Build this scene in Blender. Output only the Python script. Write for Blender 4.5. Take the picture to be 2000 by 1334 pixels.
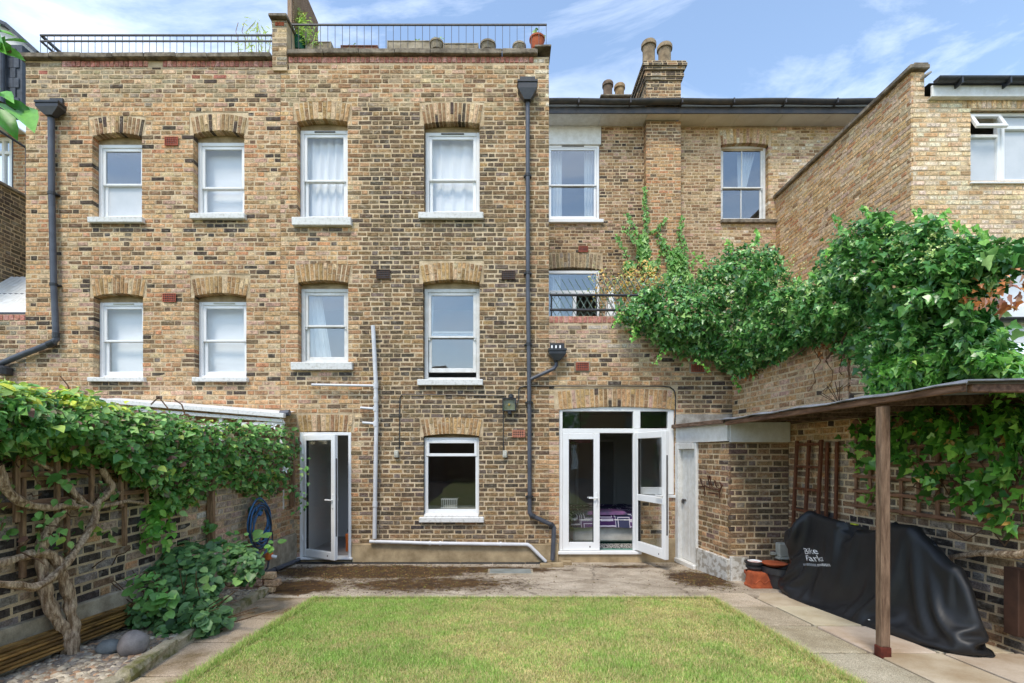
import bpy, math, random
import numpy as np
from mathutils import Vector, Matrix, noise
from mathutils.geometry import intersect_point_line
R = math.radians
for o in list(bpy.data.objects):
    bpy.data.objects.remove(o)
scene = bpy.context.scene
COL = scene.collection

# ------------------------------------------------------------------ camera
CAMZ, FPX, VX, VY = 1.77, 950.0, 985.0, 885.0
cam_d = bpy.data.cameras.new('camera')
cam = bpy.data.objects.new('camera', cam_d)
COL.objects.link(cam)
cam.location = (0, 0, CAMZ)
cam.rotation_euler = (R(90), 0, 0)
cam_d.sensor_width = 36
cam_d.lens = 36 * FPX / 2000
cam_d.shift_x = (1000 - VX) / 2000
cam_d.shift_y = (VY - 667) / 2000
cam_d.clip_end = 1000
scene.camera = cam

# ------------------------------------------------------------------ sky, sun, exposure
SUN_EL, SUN_AZ = 57, 205          # azimuth clockwise from +Y: behind the viewer, a little to the left
world = bpy.data.worlds.new('World')
scene.world = world
world.use_nodes = True
wn, wl = world.node_tree.nodes, world.node_tree.links
wn.clear()
w_out = wn.new('ShaderNodeOutputWorld')
w_bg = wn.new('ShaderNodeBackground')
w_bg.inputs[1].default_value = 0.14
w_sky = wn.new('ShaderNodeTexSky')
w_sky.sky_type = 'NISHITA'
w_sky.sun_disc = False
w_sky.sun_elevation = R(SUN_EL)
w_sky.sun_rotation = R(SUN_AZ)
w_sky.air_density = 1.3
w_sky.dust_density = 0.3
w_sky.ozone_density = 1.0
w_tc = wn.new('ShaderNodeTexCoord')
w_map = wn.new('ShaderNodeMapping')
w_map.inputs['Rotation'].default_value = (R(12), R(28), R(10))
w_map.inputs['Scale'].default_value = (1.1, 2.2, 4.2)
wl.new(w_tc.outputs['Generated'], w_map.inputs['Vector'])
w_n1 = wn.new('ShaderNodeTexNoise')
w_n1.inputs['Scale'].default_value = 1.5
w_n1.inputs['Detail'].default_value = 8
w_n1.inputs['Roughness'].default_value = 0.62
w_n1.inputs['Distortion'].default_value = 0.5
wl.new(w_map.outputs[0], w_n1.inputs['Vector'])
w_r1 = wn.new('ShaderNodeValToRGB')
w_r1.color_ramp.elements[0].position = 0.45
w_r1.color_ramp.elements[0].color = (0.02, 0.02, 0.02, 1)
w_r1.color_ramp.elements[1].position = 0.80
w_r1.color_ramp.elements[1].color = (0.85, 0.85, 0.85, 1)
wl.new(w_n1.outputs['Fac'], w_r1.inputs['Fac'])
w_mix = wn.new('ShaderNodeMixRGB')
w_mix.inputs['Color2'].default_value = (6.9, 7.3, 8.0, 1)
wl.new(w_r1.outputs['Color'], w_mix.inputs['Fac'])
wl.new(w_sky.outputs['Color'], w_mix.inputs['Color1'])
wl.new(w_mix.outputs['Color'], w_bg.inputs['Color'])
wl.new(w_bg.outputs[0], w_out.inputs['Surface'])

sun_d = bpy.data.lights.new('sun', 'SUN')
sun_d.energy = 1.5
sun_d.angle = R(16)
sun_d.color = (1.0, 0.92, 0.80)
sun = bpy.data.objects.new('sun', sun_d)
COL.objects.link(sun)
_sd = Vector((math.sin(R(SUN_AZ)) * math.cos(R(SUN_EL)), math.cos(R(SUN_AZ)) * math.cos(R(SUN_EL)), math.sin(R(SUN_EL))))
sun.rotation_euler = (-_sd).to_track_quat('-Z', 'Y').to_euler()
sun.location = _sd * 40

scene.view_settings.view_transform = 'Standard'
scene.view_settings.look = 'None'
scene.view_settings.gamma = 1
scene.view_settings.use_curve_mapping = False
scene.view_settings.exposure = 1.0
scene.render.engine = 'CYCLES'
scene.cycles.use_denoising = True
scene.cycles.max_bounces = 7
scene.cycles.diffuse_bounces = 5
scene.cycles.glossy_bounces = 3
scene.cycles.caustics_reflective = False
scene.cycles.caustics_refractive = False
scene.cycles.use_adaptive_sampling = True
scene.cycles.adaptive_threshold = 0.02
scene.cycles.transparent_max_bounces = 16

# ------------------------------------------------------------------ helpers
FY = 7.9
SC = FPX / FY
def P(px, py, Y):
    return Vector(((px - VX) * Y / FPX, Y, CAMZ - (py - VY) * Y / FPX))
def FX(px, Y=FY): return (px - VX) * Y / FPX
def FZ(py, Y=FY): return CAMZ + (VY - py) * Y / FPX
SLOPE = 0.05
def gz(Y): return SLOPE * (FY - Y)
def G(px, py, up=0.0):
    Y = FPX * (CAMZ - SLOPE * FY) / (py - VY - SLOPE * FPX)
    return Vector(((px - VX) * Y / FPX, Y, gz(Y) + up))
def XR(Y): return 3.70 + 0.075 * (FY - Y)      # face of the garden wall on the right
XL = -3.41                                      # face of the garden wall on the left

def H(h, k=1.0):
    h = h.lstrip('#')
    out = []
    for i in (0, 2, 4):
        c = int(h[i:i + 2], 16) / 255
        c = c / 12.92 if c <= 0.04045 else ((c + 0.055) / 1.055) ** 2.4
        out.append(min(1, c * k))
    return tuple(out)

def link(o, parent=None):
    COL.objects.link(o)
    if parent is not None:
        o.parent = parent
        if parent.type == 'EMPTY':
            o.matrix_parent_inverse = Matrix.Translation(-parent.location)
    return o
def tag(o, label=None, cat=None, group=None, kind=None):
    if label: o['label'] = label
    if cat: o['category'] = cat
    if group: o['group'] = group
    if kind: o['kind'] = kind
    return o
def thing(name, loc, label, cat, group=None):
    o = bpy.data.objects.new(name, None)
    o.location = loc
    o.empty_display_size = 0.1
    COL.objects.link(o)
    return tag(o, label, cat, group)

class MB:
    def __init__(s):
        s.v, s.f, s.c = [], [], []
    def add(s, vs, fs, col=(1, 1, 1)):
        b = len(s.v)
        s.v.extend([tuple(v) for v in vs])
        for f in fs:
            s.f.append([b + i for i in f])
            s.c.append(col)
        return s
    def box(s, x0, x1, y0, y1, z0, z1, col=(1, 1, 1)):
        vs = [(x, y, z) for z in (z0, z1) for y in (y0, y1) for x in (x0, x1)]
        return s.add(vs, [(0, 2, 3, 1), (4, 5, 7, 6), (0, 1, 5, 4), (2, 6, 7, 3), (0, 4, 6, 2), (1, 3, 7, 5)], col)
    def bbox(s, x0, x1, y0, y1, z0, z1, b=0.004, col=(1, 1, 1)):
        # a box with chamfered edges
        cx, cy, cz = (x0 + x1) / 2, (y0 + y1) / 2, (z0 + z1) / 2
        return s.obox((cx, cy, cz), (1, 0, 0), (0, 1, 0), (0, 0, 1), (x1 - x0) / 2, (y1 - y0) / 2, (z1 - z0) / 2, b, col)
    def obox(s, c, ax, ay, az, hx, hy, hz, b=0.0, col=(1, 1, 1), jit=0, rnd=None):
        c, ax, ay, az = Vector(c), Vector(ax), Vector(ay), Vector(az)
        if b <= 0:
            vs = [c + ax * sx * hx + ay * sy * hy + az * sz * hz for sz in (-1, 1) for sy in (-1, 1) for sx in (-1, 1)]
            if jit: vs = [v + Vector((rnd.uniform(-jit, jit), rnd.uniform(-jit, jit), rnd.uniform(-jit, jit))) for v in vs]
            return s.add(vs, [(0, 2, 3, 1), (4, 5, 7, 6), (0, 1, 5, 4), (2, 6, 7, 3), (0, 4, 6, 2), (1, 3, 7, 5)], col)
        b = min(b, hx * .9, hy * .9, hz * .9)
        vs, idx = [], {}
        for sx in (-1, 1):
            for sy in (-1, 1):
                for sz in (-1, 1):
                    for k in range(3):
                        d = [hx - b, hy - b, hz - b]
                        d[k] += b
                        idx[(sx, sy, sz, k)] = len(vs)
                        p = c + ax * sx * d[0] + ay * sy * d[1] + az * sz * d[2]
                        if jit: p = p + Vector((rnd.uniform(-jit, jit), rnd.uniform(-jit, jit), rnd.uniform(-jit, jit)))
                        vs.append(p)
        fs = []
        def q(l, flip):
            fs.append(tuple(reversed(l)) if flip else tuple(l))
        I = idx
        for e in (-1, 1):
            q([I[(e, -1, -1, 0)], I[(e, 1, -1, 0)], I[(e, 1, 1, 0)], I[(e, -1, 1, 0)]], e < 0)
            q([I[(-1, e, -1, 1)], I[(-1, e, 1, 1)], I[(1, e, 1, 1)], I[(1, e, -1, 1)]], e < 0)
            q([I[(-1, -1, e, 2)], I[(1, -1, e, 2)], I[(1, 1, e, 2)], I[(-1, 1, e, 2)]], e < 0)
        for a in (-1, 1):
            for d in (-1, 1):
                q([I[(a, d, -1, 0)], I[(a, d, -1, 1)], I[(a, d, 1, 1)], I[(a, d, 1, 0)]], a * d < 0)
                q([I[(a, -1, d, 0)], I[(a, 1, d, 0)], I[(a, 1, d, 2)], I[(a, -1, d, 2)]], a * d < 0)
                q([I[(-1, a, d, 1)], I[(-1, a, d, 2)], I[(1, a, d, 2)], I[(1, a, d, 1)]], a * d < 0)
                for e in (-1, 1):
                    q([I[(a, d, e, 0)], I[(a, d, e, 1)], I[(a, d, e, 2)]], a * d * e < 0)
        return s.add(vs, fs, col)
    def bar(s, p0, p1, w, h, up=(0, 0, 1), b=0.0, col=(1, 1, 1)):
        p0, p1 = Vector(p0), Vector(p1)
        a = (p1 - p0)
        L = a.length
        a = a / L
        u = Vector(up)
        n = a.cross(u)
        if n.length < 1e-4: n = a.cross(Vector((0, 1, 0)))
        n.normalize()
        u = n.cross(a).normalized()
        return s.obox((p0 + p1) / 2, a, n, u, L / 2, w / 2, h / 2, b, col)
    def quad(s, a, b, c, d, col=(1, 1, 1)):
        return s.add([a, b, c, d], [(0, 1, 2, 3)], col)
    def ring(s, x0, x1, z0, z1, w, y0, y1, b=0.004, wt=None, wb=None, col=(1, 1, 1)):
        wt = wt or w
        wb = wb or w
        s.bbox(x0, x0 + w, y0, y1, z0, z1, b, col)
        s.bbox(x1 - w, x1, y0, y1, z0, z1, b, col)
        s.bbox(x0 + w, x1 - w, y0 + .002, y1, z1 - wt, z1, b, col)
        s.bbox(x0 + w, x1 - w, y0 + .002, y1, z0, z0 + wb, b, col)
        return s
    def tube(s, path, rad, n=8, cap=True, col=(1, 1, 1), rough=0, seed=0):
        path = [Vector(p) for p in path]
        if not hasattr(rad, '__len__'): rad = [rad] * len(path)
        rnd = random.Random(seed)
        vs, fs = [], []
        prev = None
        for i, p in enumerate(path):
            if i == 0: d = path[1] - path[0]
            elif i == len(path) - 1: d = path[-1] - path[-2]
            else: d = (path[i + 1] - p).normalized() + (p - path[i - 1]).normalized()
            d.normalize()
            if prev is None:
                a = d.cross(Vector((0, 0, 1)))
                if a.length < 1e-3: a = d.cross(Vector((1, 0, 0)))
            else:
                a = prev - d * prev.dot(d)
            a.normalize()
            prev = a
            bb = d.cross(a)
            k = 1.0
            if 0 < i < len(path) - 1:
                c = (path[i + 1] - p).normalized().dot((p - path[i - 1]).normalized())
                k = 1 / max(.6, math.sqrt((1 + c) / 2))
            for j in range(n):
                t = 2 * math.pi * j / n
                r = rad[i] * (1 + (rnd.uniform(-rough, rough) if rough else 0))
                vs.append(p + a * math.cos(t) * r * (1 if not rough else 1) + bb * math.sin(t) * r * k)
        for i in range(len(path) - 1):
            for j in range(n):
                k = (j + 1) % n
                fs.append((i * n + j, i * n + k, (i + 1) * n + k, (i + 1) * n + j))
        if cap:
            fs.append(tuple(reversed(range(n))))
            fs.append(tuple((len(path) - 1) * n + j for j in range(n)))
        return s.add(vs, fs, col)
    def lathe(s, c, prof, n=20, axis=None, col=(1, 1, 1)):
        c = Vector(c)
        vs, fs = [], []
        for r, z in prof:
            for j in range(n):
                t = 2 * math.pi * j / n
                vs.append(c + Vector((math.cos(t) * r, math.sin(t) * r, z)))
        for i in range(len(prof) - 1):
            for j in range(n):
                k = (j + 1) % n
                fs.append((i * n + j, i * n + k, (i + 1) * n + k, (i + 1) * n + j))
        fs.append(tuple(reversed(range(n))))
        fs.append(tuple((len(prof) - 1) * n + j for j in range(n)))
        return s.add(vs, fs, col)
    def build(s, name, m, parent=None, smooth=False, kind=None):
        me = bpy.data.meshes.new(name)
        me.from_pydata(s.v, [], s.f)
        me.materials.append(m)
        at = me.attributes.new('bcol', 'FLOAT_COLOR', 'FACE')
        arr = np.ones((len(s.f), 4), np.float32)
        arr[:, :3] = np.array(s.c, np.float32).reshape(-1, 3)
        at.data.foreach_set('color', arr.ravel())
        if smooth:
            me.polygons.foreach_set('use_smooth', [True] * len(me.polygons))
        me.update()
        o = bpy.data.objects.new(name, me)
        link(o, parent)
        if kind: o['kind'] = kind
        return o
def autosmooth(o, ang=40):
    me = o.data
    me.polygons.foreach_set('use_smooth', [True] * len(me.polygons))
    me.set_sharp_from_angle(angle=R(ang))
    return o

# ------------------------------------------------------------------ materials
def mat(name, col=(1, 1, 1), rough=.6, col2=None, nscale=6, namt=1.0, lo=.35, hi=.65, bump=0, bscale=60, spec=.35, metal=0,
        attr=False, stretch=None, detail=5, fine=0.0, fscale=120):
    m = bpy.data.materials.new(name)
    m.use_nodes = True
    n, l = m.node_tree.nodes, m.node_tree.links
    bs = n['Principled BSDF']
    bs.inputs['Roughness'].default_value = rough
    bs.inputs['Specular IOR Level'].default_value = spec
    bs.inputs['Metallic'].default_value = metal
    geo = n.new('ShaderNodeNewGeometry')
    vec = geo.outputs['Position']
    if stretch:
        mp = n.new('ShaderNodeMapping')
        mp.inputs['Scale'].default_value = stretch
        l.new(vec, mp.inputs['Vector'])
        vec = mp.outputs[0]
    nz = n.new('ShaderNodeTexNoise')
    nz.inputs['Scale'].default_value = nscale
    nz.inputs['Detail'].default_value = detail
    nz.inputs['Roughness'].default_value = .6
    l.new(vec, nz.inputs['Vector'])
    mr = n.new('ShaderNodeMapRange')
    mr.inputs['From Min'].default_value = lo
    mr.inputs['From Max'].default_value = hi
    mr.inputs['To Max'].default_value = namt
    l.new(nz.outputs['Fac'], mr.inputs['Value'])
    mx = n.new('ShaderNodeMixRGB')
    mx.inputs[1].default_value = (*col, 1)
    c2 = col2 if col2 else tuple(c * .75 for c in col)
    mx.inputs[2].default_value = (*c2, 1)
    l.new(mr.outputs[0], mx.inputs[0])
    out = mx.outputs[0]
    if fine:
        n2 = n.new('ShaderNodeTexNoise')
        n2.inputs['Scale'].default_value = fscale
        n2.inputs['Detail'].default_value = 3
        l.new(vec, n2.inputs['Vector'])
        r2 = n.new('ShaderNodeMapRange')
        r2.inputs['From Min'].default_value = .3
        r2.inputs['From Max'].default_value = .7
        r2.inputs['To Min'].default_value = 1 - fine
        r2.inputs['To Max'].default_value = 1 + fine
        l.new(n2.outputs['Fac'], r2.inputs['Value'])
        m2 = n.new('ShaderNodeMixRGB')
        m2.blend_type = 'MULTIPLY'
        m2.inputs[0].default_value = 1
        l.new(out, m2.inputs[1])
        l.new(r2.outputs[0], m2.inputs[2])
        out = m2.outputs[0]
    if attr:
        at = n.new('ShaderNodeAttribute')
        at.attribute_name = 'bcol'
        oi = n.new('ShaderNodeObjectInfo')
        m3 = n.new('ShaderNodeMixRGB')
        m3.blend_type = 'MULTIPLY'
        m3.inputs[0].default_value = 1
        l.new(at.outputs['Color'], m3.inputs[1])
        l.new(oi.outputs['Color'], m3.inputs[2])
        m4 = n.new('ShaderNodeMixRGB')
        m4.blend_type = 'MULTIPLY'
        m4.inputs[0].default_value = 1
        l.new(out, m4.inputs[1])
        l.new(m3.outputs[0], m4.inputs[2])
        out = m4.outputs[0]
    l.new(out, bs.inputs['Base Color'])
    if bump:
        nb = n.new('ShaderNodeTexNoise')
        nb.inputs['Scale'].default_value = bscale
        nb.inputs['Detail'].default_value = 6
        l.new(vec, nb.inputs['Vector'])
        bp = n.new('ShaderNodeBump')
        bp.inputs['Strength'].default_value = min(1, bump * 2)
        bp.inputs['Distance'].default_value = bump * .02
        l.new(nb.outputs['Fac'], bp.inputs['Height'])
        l.new(bp.outputs[0], bs.inputs['Normal'])
    return m

M = {}
def brick_mat():
    m = mat('brick', (1.28, 1.26, 1.24), .92, (.58, .55, .52), nscale=24, lo=.38, hi=.70, bump=.5, bscale=60, spec=.12, attr=True, fine=.36, fscale=95)
    n, l = m.node_tree.nodes, m.node_tree.links
    bs = n['Principled BSDF']
    src = bs.inputs['Base Color'].links[0].from_socket
    geo = n.new('ShaderNodeNewGeometry')
    def layer(src, scale, lo, hi, amt, mul, add, off):
        mp = n.new('ShaderNodeMapping')
        mp.inputs['Location'].default_value = (off, off * 2, off * 3)
        mp.inputs['Scale'].default_value = (1, 1, 1.6)
        l.new(geo.outputs['Position'], mp.inputs['Vector'])
        nz = n.new('ShaderNodeTexNoise')
        nz.inputs['Scale'].default_value = scale
        nz.inputs['Detail'].default_value = 4
        l.new(mp.outputs[0], nz.inputs['Vector'])
        r = n.new('ShaderNodeMapRange')
        r.inputs['From Min'].default_value = lo
        r.inputs['From Max'].default_value = hi
        r.inputs['To Max'].default_value = amt
        l.new(nz.outputs['Fac'], r.inputs['Value'])
        a = n.new('ShaderNodeVectorMath'); a.operation = 'MULTIPLY_ADD'
        a.inputs[1].default_value = mul
        a.inputs[2].default_value = add
        l.new(src, a.inputs[0])
        mx = n.new('ShaderNodeMixRGB')
        l.new(r.outputs[0], mx.inputs[0])
        l.new(src, mx.inputs[1])
        l.new(a.outputs[0], mx.inputs[2])
        return mx.outputs[0]
    c = layer(src, 9, .53, .68, .45, (1.18, .98, .66), (0, 0, 0), 1.3)          # orange burns
    c = layer(c, 12, .56, .70, .65, (.62, .62, .62), (.26, .235, .19), 4.1)     # pale lime bloom
    c = layer(c, 3.5, .55, .75, .45, (.55, .54, .55), (.01, .01, .012), 7.7)    # soot
    c = layer(c, .8, .45, .70, .45, (.72, .71, .70), (.0, .0, .0), 2.9)         # broad weathering
    hs = n.new('ShaderNodeHueSaturation')
    hs.inputs['Hue'].default_value = .496
    hs.inputs['Saturation'].default_value = .88
    hs.inputs['Value'].default_value = .985
    l.new(c, hs.inputs['Color'])
    l.new(hs.outputs[0], bs.inputs['Base Color'])
    return m
M['brick'] = brick_mat()
M['mortar'] = mat('mortar', H('#d8c3a2'), .95, H('#b39c7c'), nscale=5, bump=.3, bscale=120, spec=.1, fine=.2, attr=True)
M['upvc'] = mat('white_plastic', (.86, .86, .85), .32, (.82, .82, .81), nscale=3, spec=.4)
M['paint'] = mat('white_paint', (.78, .78, .76), .5, (.66, .65, .61), nscale=9, bump=.06, bscale=30, fine=.05)
M['oldpaint'] = mat('weathered_white_paint', (.74, .73, .70), .6, (.52, .50, .45), nscale=22, lo=.5, hi=.72, bump=.1, bscale=40, fine=.08)
M['plinthpaint'] = mat('peeling_paint', (.62, .60, .55), .8, (.36, .32, .26), nscale=14, lo=.46, hi=.56, bump=.25, bscale=40, fine=.1)
M['render'] = mat('beige_render', H('#b7a280'), .9, H('#8f7c5e'), nscale=5, bump=.1, bscale=60, fine=.08)
M['concrete'] = mat('grey_concrete', H('#b3a792'), .9, H('#857a66'), nscale=7, bump=.2, bscale=70, fine=.12)
M['coping'] = mat('weathered_coping', H('#948877'), .9, H('#5c5347'), nscale=9, bump=.3, bscale=40, fine=.15)
M['darkmetal'] = mat('black_metal', (.03, .032, .036), .45, (.05, .05, .055), nscale=20, spec=.4)
M['railmetal'] = mat('dark_grey_metal', (.07, .07, .075), .5, (.11, .10, .095), nscale=20, spec=.4)
M['pipe'] = mat('grey_plastic_pipe', H('#565a63'), .42, H('#474a52'), nscale=5, spec=.45)
M['pipeblack'] = mat('black_plastic', (.022, .024, .028), .4, (.04, .042, .046), nscale=8, spec=.45)
M['pipewhite'] = mat('pale_grey_pipe', (.70, .70, .71), .4, (.60, .60, .61), nscale=7, spec=.4)
M['slate'] = mat('slate', H('#4c525c'), .6, H('#3b4048'), nscale=8, bump=.1, bscale=40, attr=True)
M['gutter'] = mat('dark_gutter', (.035, .034, .036), .35, (.07, .06, .05), nscale=6, spec=.5)
M['soffit'] = mat('cream_soffit', (.80, .74, .63), .7, (.70, .63, .51), nscale=2.5, fine=.05)
M['terracotta'] = mat('terracotta', H('#b9603a'), .75, H('#95492c'), nscale=10, bump=.08, bscale=60, fine=.1, attr=True)
M['claypot'] = mat('chimney_clay', H('#a08c70'), .85, H('#6f604c'), nscale=7, bump=.12, bscale=40, fine=.1, attr=True)
M['woodgrey'] = mat('weathered_wood', H('#8b7663'), .8, H('#5d4a3b'), nscale=9, stretch=(6, 6, .7), bump=.25, bscale=14, fine=.15, fscale=60, attr=True)
M['woodbrown'] = mat('stained_wood', H('#7a4a30'), .7, H('#54301e'), nscale=8, stretch=(5, 5, .8), bump=.15, bscale=20, fine=.12, fscale=60, attr=True)
M['woodlong'] = mat('weathered_beam_wood', H('#7d6656'), .8, H('#4b392d'), nscale=7, stretch=(5, .6, 5), bump=.25, bscale=16, fine=.15, fscale=60, attr=True)
M['mosskerb'] = mat('mossy_kerb_stone', H('#a59a82'), .9, H('#6a673c'), nscale=7, lo=.45, hi=.62, bump=.4, bscale=45, fine=.25)
M['rubber'] = mat('rubber', (.018, .018, .02), .7, (.03, .03, .03), nscale=40, bump=.2, bscale=90)
M['felt'] = mat('roof_felt', H('#8f939c'), .7, H('#6b6c70'), nscale=6, bump=.1)
M['bark'] = mat('vine_bark', H('#d0b79a'), .9, H('#7d6349'), nscale=7, lo=.35, hi=.62, stretch=(7, 7, 1.6), bump=.7, bscale=16, fine=.25, fscale=40)
M['twig'] = mat('twig', H('#75583e'), .85, H('#4a3526'), nscale=12)
M['cane'] = mat('bamboo_cane', H('#b08a50'), .5, H('#6b5130'), nscale=6, stretch=(3, 1, 3), attr=True)
M['stone'] = mat('boulder_stone', H('#8f8885'), .8, H('#6f6a67'), nscale=9, bump=.12, bscale=40, fine=.1)
M['pebble'] = mat('pebble_stone', (1, 1, 1), .7, (.75, .74, .72), nscale=40, attr=True, bump=.05, fine=.1)
M['soil'] = mat('soil', H('#4c3f33'), .95, H('#2e251d'), nscale=12, bump=.5, bscale=30, fine=.2)
M['fabric'] = mat('black_cover_fabric', (.010, .0105, .012), .48, (.016, .017, .019), nscale=5, bump=.03, bscale=30, spec=.42)
M['print'] = mat('white_print', (.75, .76, .77), .6)
M['printgrey'] = mat('grey_print', (.25, .27, .30), .6)
M['interior'] = mat('interior_wall', (.45, .44, .42), .8, (.42, .41, .39), nscale=1.5)
M['interiorwhite'] = mat('white_interior_wall', (.88, .87, .86), .8, (.85, .84, .83), nscale=1.5)
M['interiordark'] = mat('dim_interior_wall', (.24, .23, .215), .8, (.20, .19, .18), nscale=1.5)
M['carpet'] = mat('green_carpet', H('#5f9c8a'), .95, H('#528a79'), nscale=9, fine=.1, bump=.1)
M['greyfloor'] = mat('grey_floor', H('#b3adaa'), .7, H('#a49d9a'), nscale=4)
M['curtain'] = mat('white_curtain', (.88, .89, .88), .9, (.84, .85, .85), nscale=4)
M['screen'] = mat('dark_screen', (.012, .013, .016), .25)
M['hoseblue'] = mat('blue_hose', H('#3d6f9e'), .4, H('#2f557c'), nscale=14)
M['hosegrey'] = mat('dark_hose', H('#3b4048'), .45)
M['green'] = mat('green_plastic', H('#1f6a4f'), .5, H('#17513c'), nscale=6)
M['orange'] = mat('orange_plastic', H('#d77433'), .5)
M['lead'] = mat('lead_flashing', H('#b3aea6'), .7, H('#857f76'), nscale=7, fine=.1)
M['boxgrey'] = mat('pale_plastic_box', H('#c9c6b8'), .5, H('#b6b3a4'), nscale=5)
M['rust'] = mat('rusty_iron', H('#5d3a28'), .85, H('#3a2418'), nscale=30, bump=.2)
M['duvet'] = None
def wood_paper(): pass

def glass_mat(name, mult, tint=(1, 1, 1)):
    m = bpy.data.materials.new(name)
    m.use_nodes = True
    n, l = m.node_tree.nodes, m.node_tree.links
    n.clear()
    out = n.new('ShaderNodeOutputMaterial')
    mix = n.new('ShaderNodeMixShader')
    tr = n.new('ShaderNodeBsdfTransparent')
    tr.inputs[0].default_value = (*tint, 1)
    gl = n.new('ShaderNodeBsdfGlossy')
    gl.inputs['Roughness'].default_value = .015
    gl.inputs['Color'].default_value = (.97, .98, 1, 1)
    lw = n.new('ShaderNodeLayerWeight')
    lw.inputs[0].default_value = .5
    pw = n.new('ShaderNodeMath'); pw.operation = 'POWER'; pw.inputs[1].default_value = 5
    l.new(lw.outputs['Facing'], pw.inputs[0])
    fr = n.new('ShaderNodeMath'); fr.operation = 'MULTIPLY_ADD'; fr.inputs[1].default_value = .96; fr.inputs[2].default_value = .04
    l.new(pw.outputs[0], fr.inputs[0])
    mu = n.new('ShaderNodeMath')
    mu.operation = 'MULTIPLY'
    mu.inputs[1].default_value = mult
    mu.use_clamp = True
    nz = n.new('ShaderNodeTexNoise')
    nz.inputs['Scale'].default_value = 1.6
    geo = n.new('ShaderNodeNewGeometry')
    l.new(geo.outputs['Position'], nz.inputs['Vector'])
    bp = n.new('ShaderNodeBump')
    bp.inputs['Strength'].default_value = .06
    bp.inputs['Distance'].default_value = .05
    l.new(nz.outputs['Fac'], bp.inputs['Height'])
    l.new(bp.outputs[0], gl.inputs['Normal'])
    l.new(fr.outputs[0], mu.inputs[0])
    l.new(mu.outputs[0], mix.inputs[0])
    l.new(tr.outputs[0], mix.inputs[1])
    l.new(gl.outputs[0], mix.inputs[2])
    l.new(mix.outputs[0], out.inputs[0])
    return m
M['glass'] = glass_mat('window_glass', 1.5, (.95, .96, .96))
M['glasscurtain'] = glass_mat('curtained_window_glass', 1.2, (.97, .975, .98))
M['glassup'] = glass_mat('sky_reflecting_glass', 3.3, (.90, .92, .92))
M['frosted'] = mat('frosted_glass', (.62, .64, .66), .22, (.52, .55, .57), nscale=2, spec=.6)

def leaf_mat(name, rough=.42, trans=.22, spec=.4):
    m = bpy.data.materials.new(name)
    m.use_nodes = True
    n, l = m.node_tree.nodes, m.node_tree.links
    bs = n['Principled BSDF']
    bs.inputs['Roughness'].default_value = rough
    bs.inputs['Specular IOR Level'].default_value = spec
    at = n.new('ShaderNodeAttribute')
    at.attribute_name = 'bcol'
    oi = n.new('ShaderNodeObjectInfo')
    m3 = n.new('ShaderNodeMixRGB')
    m3.blend_type = 'MULTIPLY'
    m3.inputs[0].default_value = 1
    l.new(at.outputs['Color'], m3.inputs[1])
    l.new(oi.outputs['Color'], m3.inputs[2])
    geo = n.new('ShaderNodeNewGeometry')
    nz = n.new('ShaderNodeTexNoise')
    nz.inputs['Scale'].default_value = 55
    l.new(geo.outputs['Position'], nz.inputs['Vector'])
    mr = n.new('ShaderNodeMapRange')
    mr.inputs['To Min'].default_value = 1.05
    mr.inputs['To Max'].default_value = 1.85
    l.new(nz.outputs['Fac'], mr.inputs['Value'])
    m4 = n.new('ShaderNodeMixRGB')
    m4.blend_type = 'MULTIPLY'
    m4.inputs[0].default_value = 1
    l.new(m3.outputs[0], m4.inputs[1])
    l.new(mr.outputs[0], m4.inputs[2])
    l.new(m4.outputs[0], bs.inputs['Base Color'])
    tl = n.new('ShaderNodeBsdfTranslucent')
    l.new(m4.outputs[0], tl.inputs['Color'])
    mx = n.new('ShaderNodeMixShader')
    mx.inputs[0].default_value = trans
    l.new(bs.outputs[0], mx.inputs[1])
    l.new(tl.outputs[0], mx.inputs[2])
    l.new(mx.outputs[0], n['Material Output'].inputs[0])
    return m
M['leaf'] = leaf_mat('leaf', .40, .30, .45)
M['leafglossy'] = leaf_mat('glossy_leaf', .30, .18, .6)
M['grass'] = leaf_mat('grass_blade', .6, .3, .25)

# ------------------------------------------------------------------ brickwork
BR = random.Random(11)
def brick_geo(w, h, depth, rnd, j=.003, b=.005):
    vs = []
    for ins, d in ((b, 0), (0, b), (0, depth)):
        for sx, sz in ((-1, -1), (1, -1), (1, 1), (-1, 1)):
            jj = j if d < depth else 0
            vs.append((sx * (w / 2 - ins) + rnd.uniform(-jj, jj), d + (rnd.uniform(-.0015, .0015) if d < depth else 0), sz * (h / 2 - ins) + rnd.uniform(-jj, jj)))
    fs = [(0, 1, 2, 3)]
    for k in (0, 4):
        for i in range(4):
            a = (i + 1) % 4
            fs.append((k + i, k + 4 + i, k + 4 + a, k + a))
    return vs, fs
def brick_mesh(w, h, depth, rnd):
    vs, fs = brick_geo(w, h, depth, rnd)
    me = bpy.data.meshes.new('brick')
    me.from_pydata(vs, [], fs)
    me.materials.append(M['brick'])
    at = me.attributes.new('bcol', 'FLOAT_COLOR', 'FACE')
    at.data.foreach_set('color', [1.0] * (4 * len(fs)))
    me.update()
    return me
TPL_S = [brick_mesh(.215, .065, .03, BR) for _ in range(8)]
TPL_H = [brick_mesh(.103, .065, .03, BR) for _ in range(6)]
TPL_V = [brick_mesh(.065, .27, .04, BR) for _ in range(6)]
def place_brick(tpl, w0, h0, pos, U, N, Z, w, h, col, parent, dscale=1.0):
    o = bpy.data.objects.new('brick', tpl)
    m = Matrix.Identity(4)
    for i in range(3):
        m[i][0] = U[i] * w / w0
        m[i][1] = -N[i] * dscale
        m[i][2] = Z[i] * h / h0
        m[i][3] = pos[i]
    o.color = (*col, 1)
    COL.objects.link(o)
    o.parent = parent
    o.matrix_basis = m
    return o
ZV = Vector((0, 0, 1))
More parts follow.
